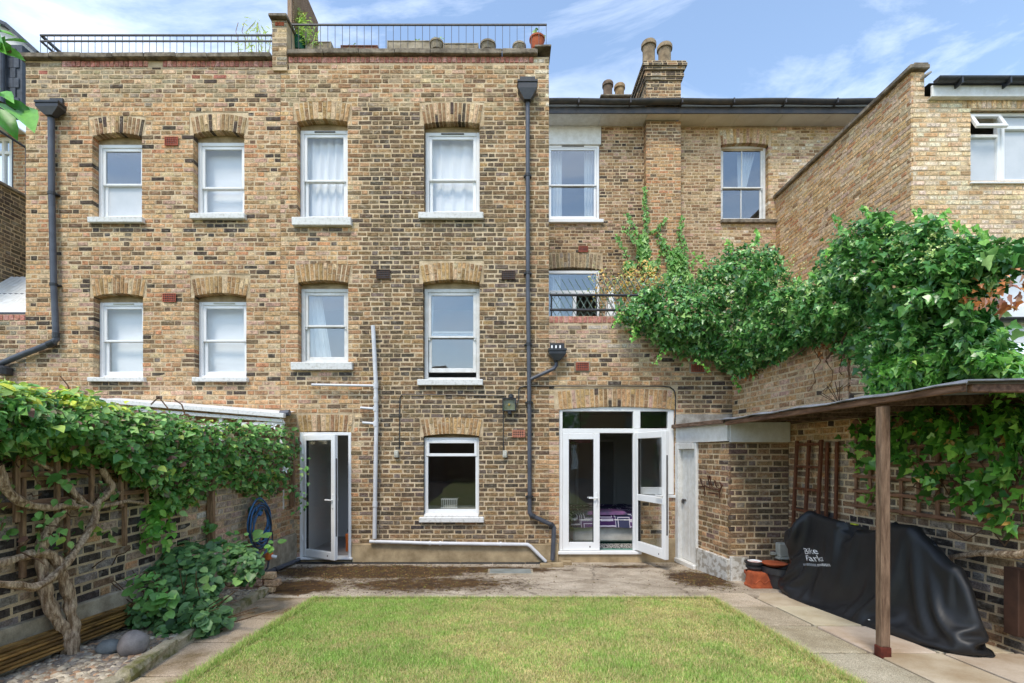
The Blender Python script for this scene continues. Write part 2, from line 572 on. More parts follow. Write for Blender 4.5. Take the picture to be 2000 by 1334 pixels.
def proj(p):
    y = max(p[1], .3)
    return (VX + p[0] * FPX / y, VY - (p[2] - CAMZ) * FPX / y)

def brickwork(owner, O, U, N, u0, u1, z0, z1, holes, colf, seed=1, n_ind=300, course=.0755, mcol=(1, 1, 1), visible=None, sname='wall',
              ztop=None, stretcher=False, jit=.0042, reveal=.13, mdepth=.005):
    rnd = random.Random(seed)
    O, U, N = Vector(O), Vector(U).normalized(), Vector(N).normalized()
    mort, stuff = MB(), MB()
    cand, allb = [], []
    rows = int(math.ceil((z1 - z0) / course - 1e-6))
    def pt(u, d, z): return O + U * u + N * d + ZV * z
    wob = rnd.uniform(0, 9)
    for r in range(rows):
        za, zb = z0 + r * course, min(z1, z0 + (r + 1) * course)
        zc = (za + zb) / 2
        iv = [(u0, u1, False, False)]
        uend = u1 if ztop is None else u1
        for (a, b, c, d) in holes:
            if c - .001 < zc < d + .001:
                nv = []
                for (p, q, dl, dr) in iv:
                    if b <= p or a >= q:
                        nv.append((p, q, dl, dr))
                        continue
                    if a > p + .015: nv.append((p, a, dl, True))
                    if b < q - .015: nv.append((b, q, True, dr))
                iv = nv
        if ztop is not None:
            nv = []
            for (p, q, dl, dr) in iv:
                qq = q
                while qq > p and ztop(qq) < zc: qq -= .05
                pp = p
                while pp < qq and ztop(pp) < zc: pp += .05
                if qq > pp + .05: nv.append((pp, qq, dl, dr))
            iv = nv
        off = (r % 2) * .16875 + rnd.uniform(-.02, .02)
        for (p, q, dl, dr) in iv:
            mort.quad(pt(p, -mdepth, za), pt(q, -mdepth, za), pt(q, -mdepth, zb), pt(p, -mdepth, zb), mcol)
            if dl:
                mort.quad(pt(p + .004, -mdepth, za), pt(p + .004, -mdepth, zb), pt(p + .004, -reveal - .05, zb), pt(p + .004, -reveal - .05, za), mcol)
            if dr:
                mort.quad(pt(q - .004, -mdepth, za), pt(q - .004, -mdepth, zb), pt(q - .004, -reveal - .05, zb), pt(q - .004, -reveal - .05, za), mcol)
            k = math.floor((p - off) / .3375) - 1
            edges = []
            while True:
                base = off + k * .3375
                if base > q: break
                j1 = ((k * 7919 + r * 104729) % 97) / 97 - .5
                if stretcher:
                    edges += [base + j1 * .012, base + .16875 + j1 * .008]
                elif (k * 31 + r * 17) % 7 == 0:
                    edges += [base + j1 * .03, base + .16 + j1 * .04]
                else:
                    edges += [base + j1 * .016, base + .225 + j1 * .012]
                k += 1
            if stretcher:
                edges = [e for i, e in enumerate(edges)]
                st = []
                kk = math.floor((p - off) / .225) - 1
                while True:
                    e = (off if r % 2 else off) + (r % 2) * .056 + kk * .225
                    if e > q + .3: break
                    st.append(e + (((kk * 7919 + r * 104729) % 97) / 97 - .5) * .014)
                    kk += 1
                edges = st
            edges = [p] + [e for e in edges if p + .045 < e < q - .045] + [q]
            for i in range(len(edges) - 1):
                a, b = edges[i], edges[i + 1]
                ga = .0 if (i == 0 and (dl or True)) else .0085
                gb = .0 if i == len(edges) - 2 else .0085
                a2, b2 = a + ga, b - gb
                if b2 - a2 < .03: continue
                hh = (zb - za) - .018 + rnd.uniform(-.003, .003)
                if hh < .02: continue
                deep = (dl and i == 0) or (dr and i == len(edges) - 2)
                sag = math.sin((a + wob) * 1.7 + r * .5) * .0025
                pos = ((a2 + b2) / 2, rnd.uniform(-.004, .004), zc + sag)
                col = colf((a2 + b2) / 2, zc, rnd)
                allb.append((pos, b2 - a2, hh, col, deep))
    # the bricks that show largest are objects of their own
    sc = []
    for i, (pos, w, h, col, deep) in enumerate(allb):
        wp = pt(pos[0], 0, pos[2])
        px, py = proj(wp)
        ok = (not deep) and 5 < px < 1995 and 5 < py < 1330 and wp.y > 1 and w < .26
        if ok and visible is not None and not visible(px, py): ok = False
        if ok:
            # projected area of the face
            p2 = proj(pt(pos[0] + w / 2, 0, pos[2]))
            p1 = proj(pt(pos[0] - w / 2, 0, pos[2]))
            sc.append((abs(p2[0] - p1[0]) * h * FPX / wp.y * rnd.uniform(.9, 1.1), i))
    sc.sort(reverse=True)
    ind = set(i for s, i in sc[:n_ind])
    wall = mort.build(sname, M['mortar'], owner)
    for i, (pos, w, h, col, deep) in enumerate(allb):
        if i in ind:
            if w > .15: tpl, w0 = rnd.choice(TPL_S), .215
            else: tpl, w0 = rnd.choice(TPL_H), .103
            place_brick(tpl, w0, .065, pt(*pos), U, N, ZV, w, h, col, wall)
        else:
            vs, fs = brick_geo(w, h, (reveal + .05) if deep else .03, rnd, jit)
            stuff.add([pt(pos[0] + x, pos[1] - y, pos[2] + z) for x, y, z in vs], fs, col)
    if stuff.v:
        s = stuff.build('bricks', M['brick'], wall, kind='stuff')
    return wall

def arch(owner, O, U, N, u0, u1, zs, rise, h, n, colf, seed, splay=.2, back=.12, whole=.5):
    # voussoirs standing on a shallow segmental arch, with the soffit behind them
    rnd = random.Random(seed)
    O, U, N = Vector(O), Vector(U).normalized(), Vector(N).normalized()
    def pt(u, d, z): return O + U * u + N * d + ZV * z
    def zi(t): return zs + rise * (1 - (2 * t - 1) ** 2)
    mb = MB()
    ex = math.sin(splay) * h
    K = 12
    for i in range(K):
        a, b = i / K, (i + 1) / K
        ua, ub = u0 + a * (u1 - u0), u0 + b * (u1 - u0)
        ta = ua + (2 * a - 1) * (ex + .02)
        tb = ub + (2 * b - 1) * (ex + .02)
        mb.quad(pt(ua, -.007, zi(a) + .002), pt(ub, -.007, zi(b) + .002), pt(tb, -.007, zi(b) + h + .03), pt(ta, -.007, zi(a) + h + .03))
        mb.quad(pt(ua, -.007, zi(a) + .004), pt(ub, -.007, zi(b) + .004), pt(ub, -back - .05, zi(b) + .004), pt(ua, -back - .05, zi(a) + .004))
    # mortar spandrel behind the fan so no gap opens to the courses round it
    mb.quad(pt(u0 - ex - .05, -.0125, zs - .03), pt(u0 + .0, -.0125, zs - .03), pt(u0 + .0, -.0125, zs + h + .12), pt(u0 - ex - .05, -.0125, zs + h + .12))
    mb.quad(pt(u1, -.0125, zs - .03), pt(u1 + ex + .05, -.0125, zs - .03), pt(u1 + ex + .05, -.0125, zs + h + .12), pt(u1, -.0125, zs + h + .12))
    mb.quad(pt(u0, -.0128, zs + rise + .02), pt(u1, -.0128, zs + rise + .02), pt(u1, -.0128, zs + h + .12), pt(u0, -.0128, zs + h + .12))
    part = mb.build('arch', M['mortar'], owner)
    for i in range(n):
        t = (i + .5) / n
        ang = (2 * t - 1) * splay
        ca, sa = math.cos(ang), math.sin(ang)
        Zd = ZV * ca + U * sa
        Ud = U * ca - ZV * sa
        ub = u0 + t * (u1 - u0)
        w = (u1 - u0) / n - .012
        segs = [(0, h)] if rnd.random() < whole else ([(0, h * .36), (h * .36 + .012, h)] if i % 2 else [(0, h * .64), (h * .64 + .012, h)])
        for (a, b) in segs:
            c = pt(ub, rnd.uniform(-.002, .004), zi(t)) + Zd * ((a + b) / 2)
            place_brick(rnd.choice(TPL_V), .065, .27, c, Ud, N, Zd, w * (1 + .25 * (a + b) / 2 / h * splay), b - a, colf(rnd), part, dscale=(back + .02) / .04 if a == 0 else 1)
    return part

def pick(rnd, tab, var=.11):
    t = rnd.random() * sum(p for p, c in tab)
    for p, c in tab:
        t -= p
        if t <= 0: break
    k = 1 + rnd.uniform(-var, var)
    return tuple(max(.01, x * k * (1 + rnd.uniform(-.05, .05))) for x in c)
GOLD = H('#c59d68'); OCH = H('#b28b5b'); BUFF = H('#cbb083'); ORA = H('#be8752'); PINK = H('#bd9a7e'); BRN = H('#97774f')
DBRN = H('#7a644a'); DARK = H('#554a40'); BLK = H('#3d3732'); GREY = H('#968b78'); OLV = H('#a08e6c'); RED = H('#a8644c'); PALE = H('#d6caae')
T_LEFT = [(30, GOLD), (22, OCH), (14, BUFF), (9, ORA), (10, PINK), (11, BRN), (7, DBRN), (7, DARK)]
T_LEFT_TOP = [(30, H('#a3947a')), (26, OLV), (10, BUFF), (6, PINK), (12, BRN), (6, DBRN), (3, DARK), (2, RED)]
T_MID = [(36, GOLD), (22, OCH), (14, BUFF), (9, ORA), (10, PINK), (8, BRN), (2, DBRN)]
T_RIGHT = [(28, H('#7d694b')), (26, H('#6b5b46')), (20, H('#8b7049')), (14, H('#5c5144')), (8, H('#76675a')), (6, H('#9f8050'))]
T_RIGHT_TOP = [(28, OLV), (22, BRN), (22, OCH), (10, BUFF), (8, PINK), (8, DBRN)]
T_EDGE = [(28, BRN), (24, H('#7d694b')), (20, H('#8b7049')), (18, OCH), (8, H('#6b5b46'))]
T_FAR = [(30, H('#a98c62')), (22, BRN), (24, H('#b59a70')), (12, PINK), (8, DBRN)]
T_FARP = [(34, H('#c7ae84')), (26, H('#b8995f')), (20, PINK), (12, BRN), (8, PALE)]
T_WING = [(34, H('#e6cb98')), (24, H('#ecdcb8')), (16, H('#dcb987')), (14, H('#e3cdb0')), (8, H('#d0aa6e')), (2, H('#b5a58c'))]
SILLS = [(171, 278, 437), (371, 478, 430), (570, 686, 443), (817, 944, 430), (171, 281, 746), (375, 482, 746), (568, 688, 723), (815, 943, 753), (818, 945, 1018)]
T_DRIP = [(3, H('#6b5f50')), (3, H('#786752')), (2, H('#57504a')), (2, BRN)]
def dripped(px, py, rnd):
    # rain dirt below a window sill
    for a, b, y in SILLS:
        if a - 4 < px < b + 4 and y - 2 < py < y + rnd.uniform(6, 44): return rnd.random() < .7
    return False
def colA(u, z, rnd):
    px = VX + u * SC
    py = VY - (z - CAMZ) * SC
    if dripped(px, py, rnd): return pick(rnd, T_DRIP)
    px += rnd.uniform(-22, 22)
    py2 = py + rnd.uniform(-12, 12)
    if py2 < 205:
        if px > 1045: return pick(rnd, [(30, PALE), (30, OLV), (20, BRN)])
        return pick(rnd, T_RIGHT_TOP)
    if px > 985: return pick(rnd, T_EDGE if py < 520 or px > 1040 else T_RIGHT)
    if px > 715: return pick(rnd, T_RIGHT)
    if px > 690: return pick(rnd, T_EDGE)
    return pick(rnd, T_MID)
def colB(u, z, rnd):
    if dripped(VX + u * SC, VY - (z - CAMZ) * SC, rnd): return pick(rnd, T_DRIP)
    py = VY - (z - CAMZ) * SC + rnd.uniform(-14, 14)
    if py < 195: return pick(rnd, T_LEFT_TOP)
    return pick(rnd, T_LEFT)
def archcol(tab): return lambda rnd: pick(rnd, tab, .1)
AT_GOLD = [(40, H('#b8945a')), (30, H('#a5824d')), (20, BUFF), (10, BRN)]
AT_MIX = [(30, H('#a58a5c')), (25, BRN), (25, DARK), (20, BUFF)]

# ------------------------------------------------------------------ ground
def ground_mat():
    # wet, mossy concrete: moss and leaf litter in patches, cracks, pale aggregate
    m = mat('mossy_concrete', H('#bcae9a'), .85, H('#938572'), nscale=3.5, bump=.35, bscale=55, fine=.34, fscale=70)
    n, l = m.node_tree.nodes, m.node_tree.links
    bs = n['Principled BSDF']
    src = bs.inputs['Base Color'].links[0].from_socket
    geo = n.new('ShaderNodeNewGeometry')
    sep = n.new('ShaderNodeSeparateXYZ')
    l.new(geo.outputs['Position'], sep.inputs[0])
    def blob(cx, cy, rx, ry):
        a = n.new('ShaderNodeVectorMath'); a.operation = 'SUBTRACT'
        a.inputs[1].default_value = (cx, cy, 0)
        l.new(geo.outputs['Position'], a.inputs[0])
        b = n.new('ShaderNodeVectorMath'); b.operation = 'MULTIPLY'
        b.inputs[1].default_value = (1 / rx, 1 / ry, 0)
        l.new(a.outputs[0], b.inputs[0])
        c = n.new('ShaderNodeVectorMath'); c.operation = 'LENGTH'
        l.new(b.outputs[0], c.inputs[0])
        d = n.new('ShaderNodeMapRange')
        d.inputs['From Min'].default_value = 1.25
        d.inputs['From Max'].default_value = .35
        l.new(c.outputs['Value'], d.inputs['Value'])
        return d.outputs[0]
    def mx(op, a, b):
        q = n.new('ShaderNodeMath'); q.operation = op
        for i, s in enumerate((a, b)):
            if hasattr(s, 'links'): l.new(s, q.inputs[i])
            else: q.inputs[i].default_value = s
        return q.outputs[0]
    area = blob(-1.9, 7.1, 2.0, .62)
    area = mx('MAXIMUM', area, mx('MULTIPLY', blob(-.3, 7.25, 1.6, .35), .8))
    area = mx('MAXIMUM', area, blob(-2.6, 6.1, .6, .5))
    area = mx('MAXIMUM', area, mx('MULTIPLY', blob(2.65, 6.6, .55, .75), .8))
    area = mx('MAXIMUM', area, mx('MULTIPLY', blob(-1.0, 6.3, 1.9, .65), .66))
    area = mx('MAXIMUM', area, mx('MULTIPLY', blob(1.9, 7.5, .9, .22), .6))
    nz = n.new('ShaderNodeTexNoise')
    nz.inputs['Scale'].default_value = 5.5
    nz.inputs['Detail'].default_value = 11
    nz.inputs['Roughness'].default_value = .80
    l.new(geo.outputs['Position'], nz.inputs['Vector'])
    s = mx('ADD', mx('MULTIPLY', area, .67), nz.outputs['Fac'])
    msk = n.new('ShaderNodeMapRange')
    msk.inputs['From Min'].default_value = .74
    msk.inputs['From Max'].default_value = .90
    l.new(s, msk.inputs['Value'])
    n3 = n.new('ShaderNodeTexNoise')
    n3.inputs['Scale'].default_value = 9
    n3.inputs['Detail'].default_value = 4
    l.new(geo.outputs['Position'], n3.inputs['Vector'])
    mr = n.new('ShaderNodeValToRGB')
    e = mr.color_ramp.elements
    e[0].position = .35; e[0].color = (*H('#3a2717'), 1)
    e[1].position = .68; e[1].color = (*H('#5c4320'), 1)
    k = e.new(.78); k.color = (*H('#5f5a1e'), 1)
    l.new(n3.outputs['Fac'], mr.inputs['Fac'])
    c = n.new('ShaderNodeMixRGB')
    l.new(msk.outputs[0], c.inputs[0])
    l.new(src, c.inputs[1])
    l.new(mr.outputs[0], c.inputs[2])
    # cracks
    vo = n.new('ShaderNodeTexVoronoi')
    vo.feature = 'DISTANCE_TO_EDGE'
    vo.inputs['Scale'].default_value = .8
    wv = n.new('ShaderNodeMixRGB'); wv.blend_type = 'ADD'; wv.inputs[0].default_value = .35
    l.new(geo.outputs['Position'], wv.inputs[1]); l.new(nz.outputs['Color'], wv.inputs[2])
    l.new(wv.outputs[0], vo.inputs['Vector'])
    cr = n.new('ShaderNodeMapRange')
    cr.inputs['From Min'].default_value = .012
    cr.inputs['From Max'].default_value = .003
    cr.inputs['To Max'].default_value = .7
    l.new(vo.outputs['Distance'], cr.inputs['Value'])
    c2 = n.new('ShaderNodeMixRGB')
    c2.inputs[2].default_value = (*H('#4a3b2c'), 1)
    l.new(cr.outputs[0], c2.inputs[0]); l.new(c.outputs[0], c2.inputs[1])
    l.new(c2.outputs[0], bs.inputs['Base Color'])
    bp = bs.inputs['Normal'].links[0].from_node
    hh = mx('ADD', mx('MULTIPLY', msk.outputs[0], mx('ADD', .6, nz.outputs['Fac'])), bp.inputs['Height'].links[0].from_socket)
    l.new(hh, bp.inputs['Height'])
    return m
M['patio'] = ground_mat()
M['earth'] = mat('earth', H('#5d6a3c'), .95, H('#4f4a34'), nscale=.8)
M['lawnbase'] = mat('lawn_soil', H('#6f7a3a'), .95, H('#8a8150'), nscale=3, bump=.4, bscale=60, fine=.25)
M['slab'] = mat('aggregate_slab', H('#c9bca4'), .9, H('#a6987f'), nscale=3, bump=.3, bscale=110, fine=.5, fscale=130, attr=True)
M['slabsmooth'] = mat('sandstone_slab', H('#d9cab0'), .8, H('#b39c7c'), nscale=1.8, lo=.42, hi=.68, bump=.06, bscale=40, fine=.08, attr=True)
M['slabmoss'] = mat('mossy_slab', H('#b3a189'), .9, H('#7f6c4c'), nscale=2.6, lo=.48, hi=.66, bump=.3, bscale=70, fine=.35, fscale=110, attr=True)

g = MB()
g.quad((-160, -160, -.08), (160, -160, -.08), (160, 160, -.08), (-160, 160, -.08))
tag(g.build('ground', M['earth']), 'open ground beyond the garden', 'ground', kind='structure')

def sloped(x0, x1, y0, y1, up, m, name, label, cat, nx=1):
    b = MB()
    b.quad((x0, y0, gz(y0) + up), (x1, y0, gz(y0) + up), (x1, y1, gz(y1) + up), (x0, y1, gz(y1) + up))
    return tag(b.build(name, m), label, cat, kind='structure')
Y_LAWN = 5.56
LX0, LX1 = -2.16, 2.36
sloped(-3.6, 4.3, Y_LAWN, 7.95, 0.0, M['patio'], 'patio', 'mossy cracked concrete patio along the foot of the house', 'patio')
sloped(-3.6, 4.4, -6, Y_LAWN, -.045, M['soil'], 'garden_soil', 'dark soil below the lawn and paving', 'soil')
sloped(LX0, LX1, -6, Y_LAWN - .01, -.012, M['lawnbase'], 'lawn', 'turf bed of the lawn in the middle of the garden', 'lawn')

def slab_path(name, label, rows, cols, m, seed, gap=.032):
    b = MB()
    x0, x1, y0, y1 = cols[0], cols[-1], rows[-1], rows[0]
    b.quad((x0, y0, gz(y0) - .03), (x1, y0, gz(y0) - .03), (x1, y1, gz(y1) - .03), (x0, y1, gz(y1) - .03))
    p = tag(b.build(name, M['soil']), label, 'paving', kind='structure')
    rnd = random.Random(seed)
    for i in range(len(rows) - 1):
        for j in range(len(cols) - 1):
            a, c = rows[i + 1], rows[i]
            q = MB()
            t = rnd.uniform(-.004, .004)
            yc, xc = (a + c) / 2, (cols[j] + cols[j + 1]) / 2
            q.obox((xc, yc, gz(yc) - .018 + t), (1, 0, rnd.uniform(-.008, .008)), (0, 1, -SLOPE), (0, SLOPE, 1), (cols[j + 1] - cols[j] - gap) / 2, (c - a - gap) / 2, .022, .006, jit=.002, rnd=rnd)
            mm = m[j] if isinstance(m, list) else m
            o = q.build('slab', mm, p)
            k = rnd.uniform(.78, 1.08)
            o.color = (k, k * rnd.uniform(.96, 1.02), k * rnd.uniform(.92, 1.02), 1)
    return p
slab_path('side_paving', 'stone slab paving between lawn and bike shelter', [5.80, 5.18, 4.5, 3.80, 3.1, 2.4, 1.7], [2.37, 2.87, 3.41, 4.06], [M['slab'], M['slabsmooth'], M['slabsmooth']], 3)
slab_path('side_path', 'narrow worn slab path between lawn and gravel bed', [5.54, 4.72, 4.05, 3.35, 2.7, 2.0], [-2.80, -2.17], M['slabmoss'], 5)

# grass: single blades, too many to count
def grass():
    rng = np.random.default_rng(4)
    n = 420000
    y = 2.7 + (Y_LAWN - 2.72) * rng.random(n) ** 1.15
    x = LX0 + (LX1 - LX0 + .01) * rng.random(n)
    wob_ = .016 * np.sin(y * 23) + .02 * np.sin(y * 61 + 1) + .012 * np.sin(y * 140)
    x = x + np.where(x < LX0 + .08, wob_ - .02, 0) + np.where(x > LX1 - .08, wob_ + .015, 0)
    y = y + np.where(y > Y_LAWN - .1, .014 * np.sin(x * 31) + .01 * np.sin(x * 77), 0)
    edge = (rng.random(n) < .5)
    # patchy length and colour
    def fbm(s, o):
        out = np.zeros(n)
        for k in range(4):
            f = s * 2 ** k
            out += (np.sin(x * f + o + 1.3 * np.sin(y * f * .9 + o * 2)) * np.sin(y * f * 1.1 + o * 3 + 1.7 * np.sin(x * f * .8))) / (1.5 ** k)
        return out
    patch = fbm(1.7, 1.0) * .7 + fbm(4.3, 2.2) * .5
    patch2 = fbm(9.0, 4.0)
    L = (.011 + .015 * rng.random(n)) * (1 + .3 * np.clip(patch, -1, 1))
    # longer tufts hanging over the edges
    e1 = 15000
    side = rng.random(e1) < .5
    x[:e1] = np.where(side, LX0, LX1) + rng.normal(size=e1) * .022
    y[:e1] = 2.7 + (Y_LAWN - 2.7) * rng.random(e1)
    L[:e1] *= 1.9
    x[e1:e1 + 9000] = LX0 + (LX1 - LX0) * rng.random(9000)
    y[e1:e1 + 9000] = Y_LAWN + rng.normal(size=9000) * .014
    L[e1:e1 + 9000] *= 1.6
    a = rng.random(n) * 6.283
    lean = .3 + 1.1 * rng.random(n)
    dx, dy = np.cos(a), np.sin(a)
    w = .0014 + .0013 * rng.random(n)
    z = gz(y) - .012
    v = np.zeros((n, 3, 3), np.float32)
    v[:, 0] = np.stack([x - dy * w, y + dx * w, z], 1)
    v[:, 1] = np.stack([x + dy * w, y - dx * w, z], 1)
    v[:, 2] = np.stack([x + dx * L * lean, y + dy * L * lean, z + L], 1)
    green = np.array([H('#8fa553'), H('#7f9b48'), H('#9dae62'), H('#6f8f40')])
    straw = np.array([H('#c9b986'), H('#b8a774'), H('#b3ad70')])
    pick_s = rng.random(n) < np.clip(.42 - .30 * patch - .18 * patch2 + .08 * (x + .3), .05, .8)
    c = green[rng.integers(0, 4, n)]
    c[pick_s] = straw[rng.integers(0, 3, n)][pick_s]
    c = c * (.8 + .4 * rng.random((n, 1))) * (1 + .12 * np.clip(patch2, -1, 1))[:, None]
    me = bpy.data.meshes.new('grass')
    me.vertices.add(n * 3)
    me.vertices.foreach_set('co', v.ravel())
    me.loops.add(n * 3)
    me.loops.foreach_set('vertex_index', np.arange(n * 3, dtype=np.int32))
    me.polygons.add(n)
    me.polygons.foreach_set('loop_start', np.arange(0, n * 3, 3, dtype=np.int32))
    me.polygons.foreach_set('loop_total', np.full(n, 3, dtype=np.int32))
    me.materials.append(M['grass'])
    at = me.attributes.new('bcol', 'FLOAT_COLOR', 'FACE')
    cc = np.ones((n, 4), np.float32)
    cc[:, :3] = c
    at.data.foreach_set('color', cc.ravel())
    me.update()
    o = bpy.data.objects.new('grass', me)
    COL.objects.link(o)
    tag(o, 'short patchy green and straw coloured lawn grass', 'grass', kind='stuff')
grass()

# ------------------------------------------------------------------ the two rear wings
O_F = (0, FY, 0)
UX, NY = (1, 0, 0), (0, -1, 0)
houseA = thing('brick_house', (FX(810), FY + 1, 0), 'tall brown brick rear wing of terraced house with white waste pipe and open back door', 'house')
houseB = thing('brick_house', (FX(300), FY + 1, 0), 'golden stock brick rear wing with four sash windows above the climber covered wall', 'house')
XP = FX(548)      # party line
# (house, px0, px1, sill py, spring py, rise, arch height m, voussoirs, arch colours, sill px0, px1, sill height px)
WIN = [
    ('B', 180, 277, 427, 266, .06, .27, 13, AT_MIX, 171, 278, 10),
    ('B', 377, 477, 420, 262, .06, .27, 13, AT_MIX, 371, 478, 10),
    ('A', 580, 679, 428, 238, .05, .29, 12, AT_GOLD, 570, 686, 15),
    ('A', 828, 937, 418, 242, .04, .31, 15, AT_MIX, 817, 944, 12),
    ('B', 182, 279, 738, 579, .05, .27, 13, AT_GOLD, 171, 281, 8),
    ('B', 379, 481, 738, 578, .05, .27, 13, AT_GOLD, 375, 482, 8),
    ('A', 582, 680, 709, 552, .04, .28, 12, AT_GOLD, 568, 688, 14),
    ('A', 826, 937, 742, 552, .05, .28, 15, AT_GOLD, 815, 943, 11),
    ('A', 827, 936, 1005, 852, .04, .27, 15, AT_GOLD, 818, 945, 13),
]
holesA, holesB = [], []
for (h, a, b, s, sp, rise, ah, nv, ac, s0, s1, sh) in WIN:
    L = holesA if h == 'A' else holesB
    x0, x1, z0, zs = FX(a), FX(b), FZ(s) - .02, FZ(sp)
    ex = math.sin(.2) * ah
    L.append((x0, x1, z0, zs))
    L.append((x0 - ex - .01, x1 + ex + .01, zs, zs + rise + ah))
# back door
DX0, DX1, DZ0, DZ1 = FX(585), FX(686), .0, FZ(844)
holesA += [(DX0, DX1, -.1, DZ1), (DX0 - .05, DX1 + .05, DZ1, DZ1 + .30)]
holesA += [(DX1, FX(1072) + .01, -.1, FZ(1062))]          # rendered plinth
holesA += [(FX(1015), FX(1046), FZ(163), FZ(152))]
Z_A, Z_B = FZ(123), FZ(131)
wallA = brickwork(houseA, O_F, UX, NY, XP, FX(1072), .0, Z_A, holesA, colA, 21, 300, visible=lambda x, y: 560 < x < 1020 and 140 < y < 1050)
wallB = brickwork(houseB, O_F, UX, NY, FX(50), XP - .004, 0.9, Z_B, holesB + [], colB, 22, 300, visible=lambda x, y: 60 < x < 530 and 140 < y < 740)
# lower wall left of the wing, with red brick on edge
lowB = brickwork(houseB, O_F, UX, NY, -9.6, FX(50) - .004, 1.2, FZ(626), [], lambda u, z, r: pick(r, [(30, GREY), (20, BRN), (14, DBRN), (16, PINK), (14, GOLD)]), 23, 60, visible=lambda x, y: y < 715)

def soldiers(owner, u0, u1, z0, h, Y, seed, pitch=.0775, col=RED, depth=.1, skip=()):
    rnd = random.Random(seed)
    part = MB().box(u0, u1, Y + .008, Y + depth, z0 - .01, z0 + h).build('brick_on_edge', M['mortar'], owner)
    n = int((u1 - u0) / pitch)
    for i in range(n):
        u = u0 + (i + .5) * (u1 - u0) / n
        if any(a < u < b for a, b in skip): continue
        c = pick(rnd, [(60, H('#bf7c66')), (25, H('#ae6c58')), (15, H('#cb9380'))], .1)
        place_brick(rnd.choice(TPL_V), .065, .27, Vector((u, Y - .004 + rnd.uniform(-.003, .003), z0 + h / 2)), Vector(UX), Vector(NY), ZV, (u1 - u0) / n - .011, h - .012, c, part, dscale=1.5)
    return part
soldiers(houseA, FX(563), FX(1042), Z_A, .105, FY, 1)
soldiers(houseB, FX(120), FX(533), Z_B, .105, FY, 2, skip=[(FX(285), FX(318))])
soldiers(houseB, FX(-5), FX(49), FZ(626), .10, FY, 3)
brickwork(houseA, O_F, UX, NY, FX(1042) + .004, FX(1072), Z_A, Z_A + .10, [], lambda u, z, r: pick(r, [(1, PALE), (1, OLV)]), 4, 0, sname='corner_pier')
brickwork(houseB, O_F, UX, NY, FX(50), FX(120) - .004, Z_B, Z_B + .10, [], colB, 5, 0, sname='corner_pier')

# copings
def coping_stones(owner, u0, u1, zb, zt, y0, y1, n, m, seed):
    rnd = random.Random(seed)
    for i in range(n):
        a, b = u0 + (u1 - u0) * i / n, u0 + (u1 - u0) * (i + 1) / n
        dz = rnd.uniform(-.006, .006)
        q = MB().obox(((a + b) / 2, (y0 + y1) / 2, (zb + zt) / 2 + dz), (1, 0, rnd.uniform(-.006, .006)), (0, 1, 0), (0, 0, 1), (b - a) / 2 - .003, (y1 - y0) / 2, (zt - zb) / 2, .008, jit=.003, rnd=rnd)
        q.build('coping_stone', m, owner)
coping_stones(houseA, FX(564), FX(1050), Z_A + .105, Z_A + .185, FY - .07, FY + .3, 7, M['coping'], 1)
coping_stones(houseA, FX(1044), FX(1076), Z_A + .187, Z_A + .225, FY - .09, FY + .3, 1, M['coping'], 2)
coping_stones(houseB, FX(42), FX(532), Z_B + .105, Z_B + .18, FY - .08, FY + .3, 8, M['coping'], 3)
# the party wall pier that stands up between the two roofs
brickwork(houseA, (0, FY - .045, 0), UX, NY, FX(534), FX(562), FZ(132), FZ(44), [], lambda u, z, r: pick(r, [(30, OLV), (20, GREY), (20, BUFF), (10, BRN)]), 8, 20, sname='party_pier')
q = MB().box(FX(534), FX(562), FY - .03, FY + 1.2, FZ(140), FZ(44))
q.build('pier_core', M['mortar'], houseA)
coping_stones(houseA, FX(530), FX(566), FZ(44), FZ(38), FY - .12, FY + 1.2, 1, M['coping'], 5)
q = MB()
for i in range(3):
    q.bbox(FX(540 + i * 6), FX(545 + i * 6), FY - .052, FY - .04, FZ(55), FZ(48), .002)
q.build('red_tile', M['terracotta'], houseA)
# sides, backs and roofs
brickwork(houseA, (FX(1072), FY, 0), (0, 1, 0), (1, 0, 0), .02, 3.5, 3.9, Z_A + .1, [], lambda u, z, r: pick(r, T_EDGE), 31, 0, sname='side_wall')
q = MB()
q.box(XP, FX(1072) - .03, FY + .25, 11.35, Z_A - .12, Z_A - .02)
q.build('flat_roof', M['felt'], houseA)
q = MB()
q.box(FX(50) + .02, XP - .02, FY + .25, 11.35, Z_B - .12, Z_B - .02)
q.build('flat_roof', M['felt'], houseB)
q = MB()
q.box(FX(50), FX(50) + .02, FY + .2, 11.35, 4, Z_B)
q.build('side_wall', M['mortar'], houseB)

# rendered plinth below the kitchen window
q = MB().bbox(DX1 + .01, FX(1091), FY - .028, FY + .05, -.02, FZ(1062), .01)
q.build('plinth', M['render'], houseA)

def pane(parent, x0, x1, z0, z1, y, m='glass'):
    return MB().box(x0, x1, y, y + .006, z0, z1).build('pane', M[m], parent)

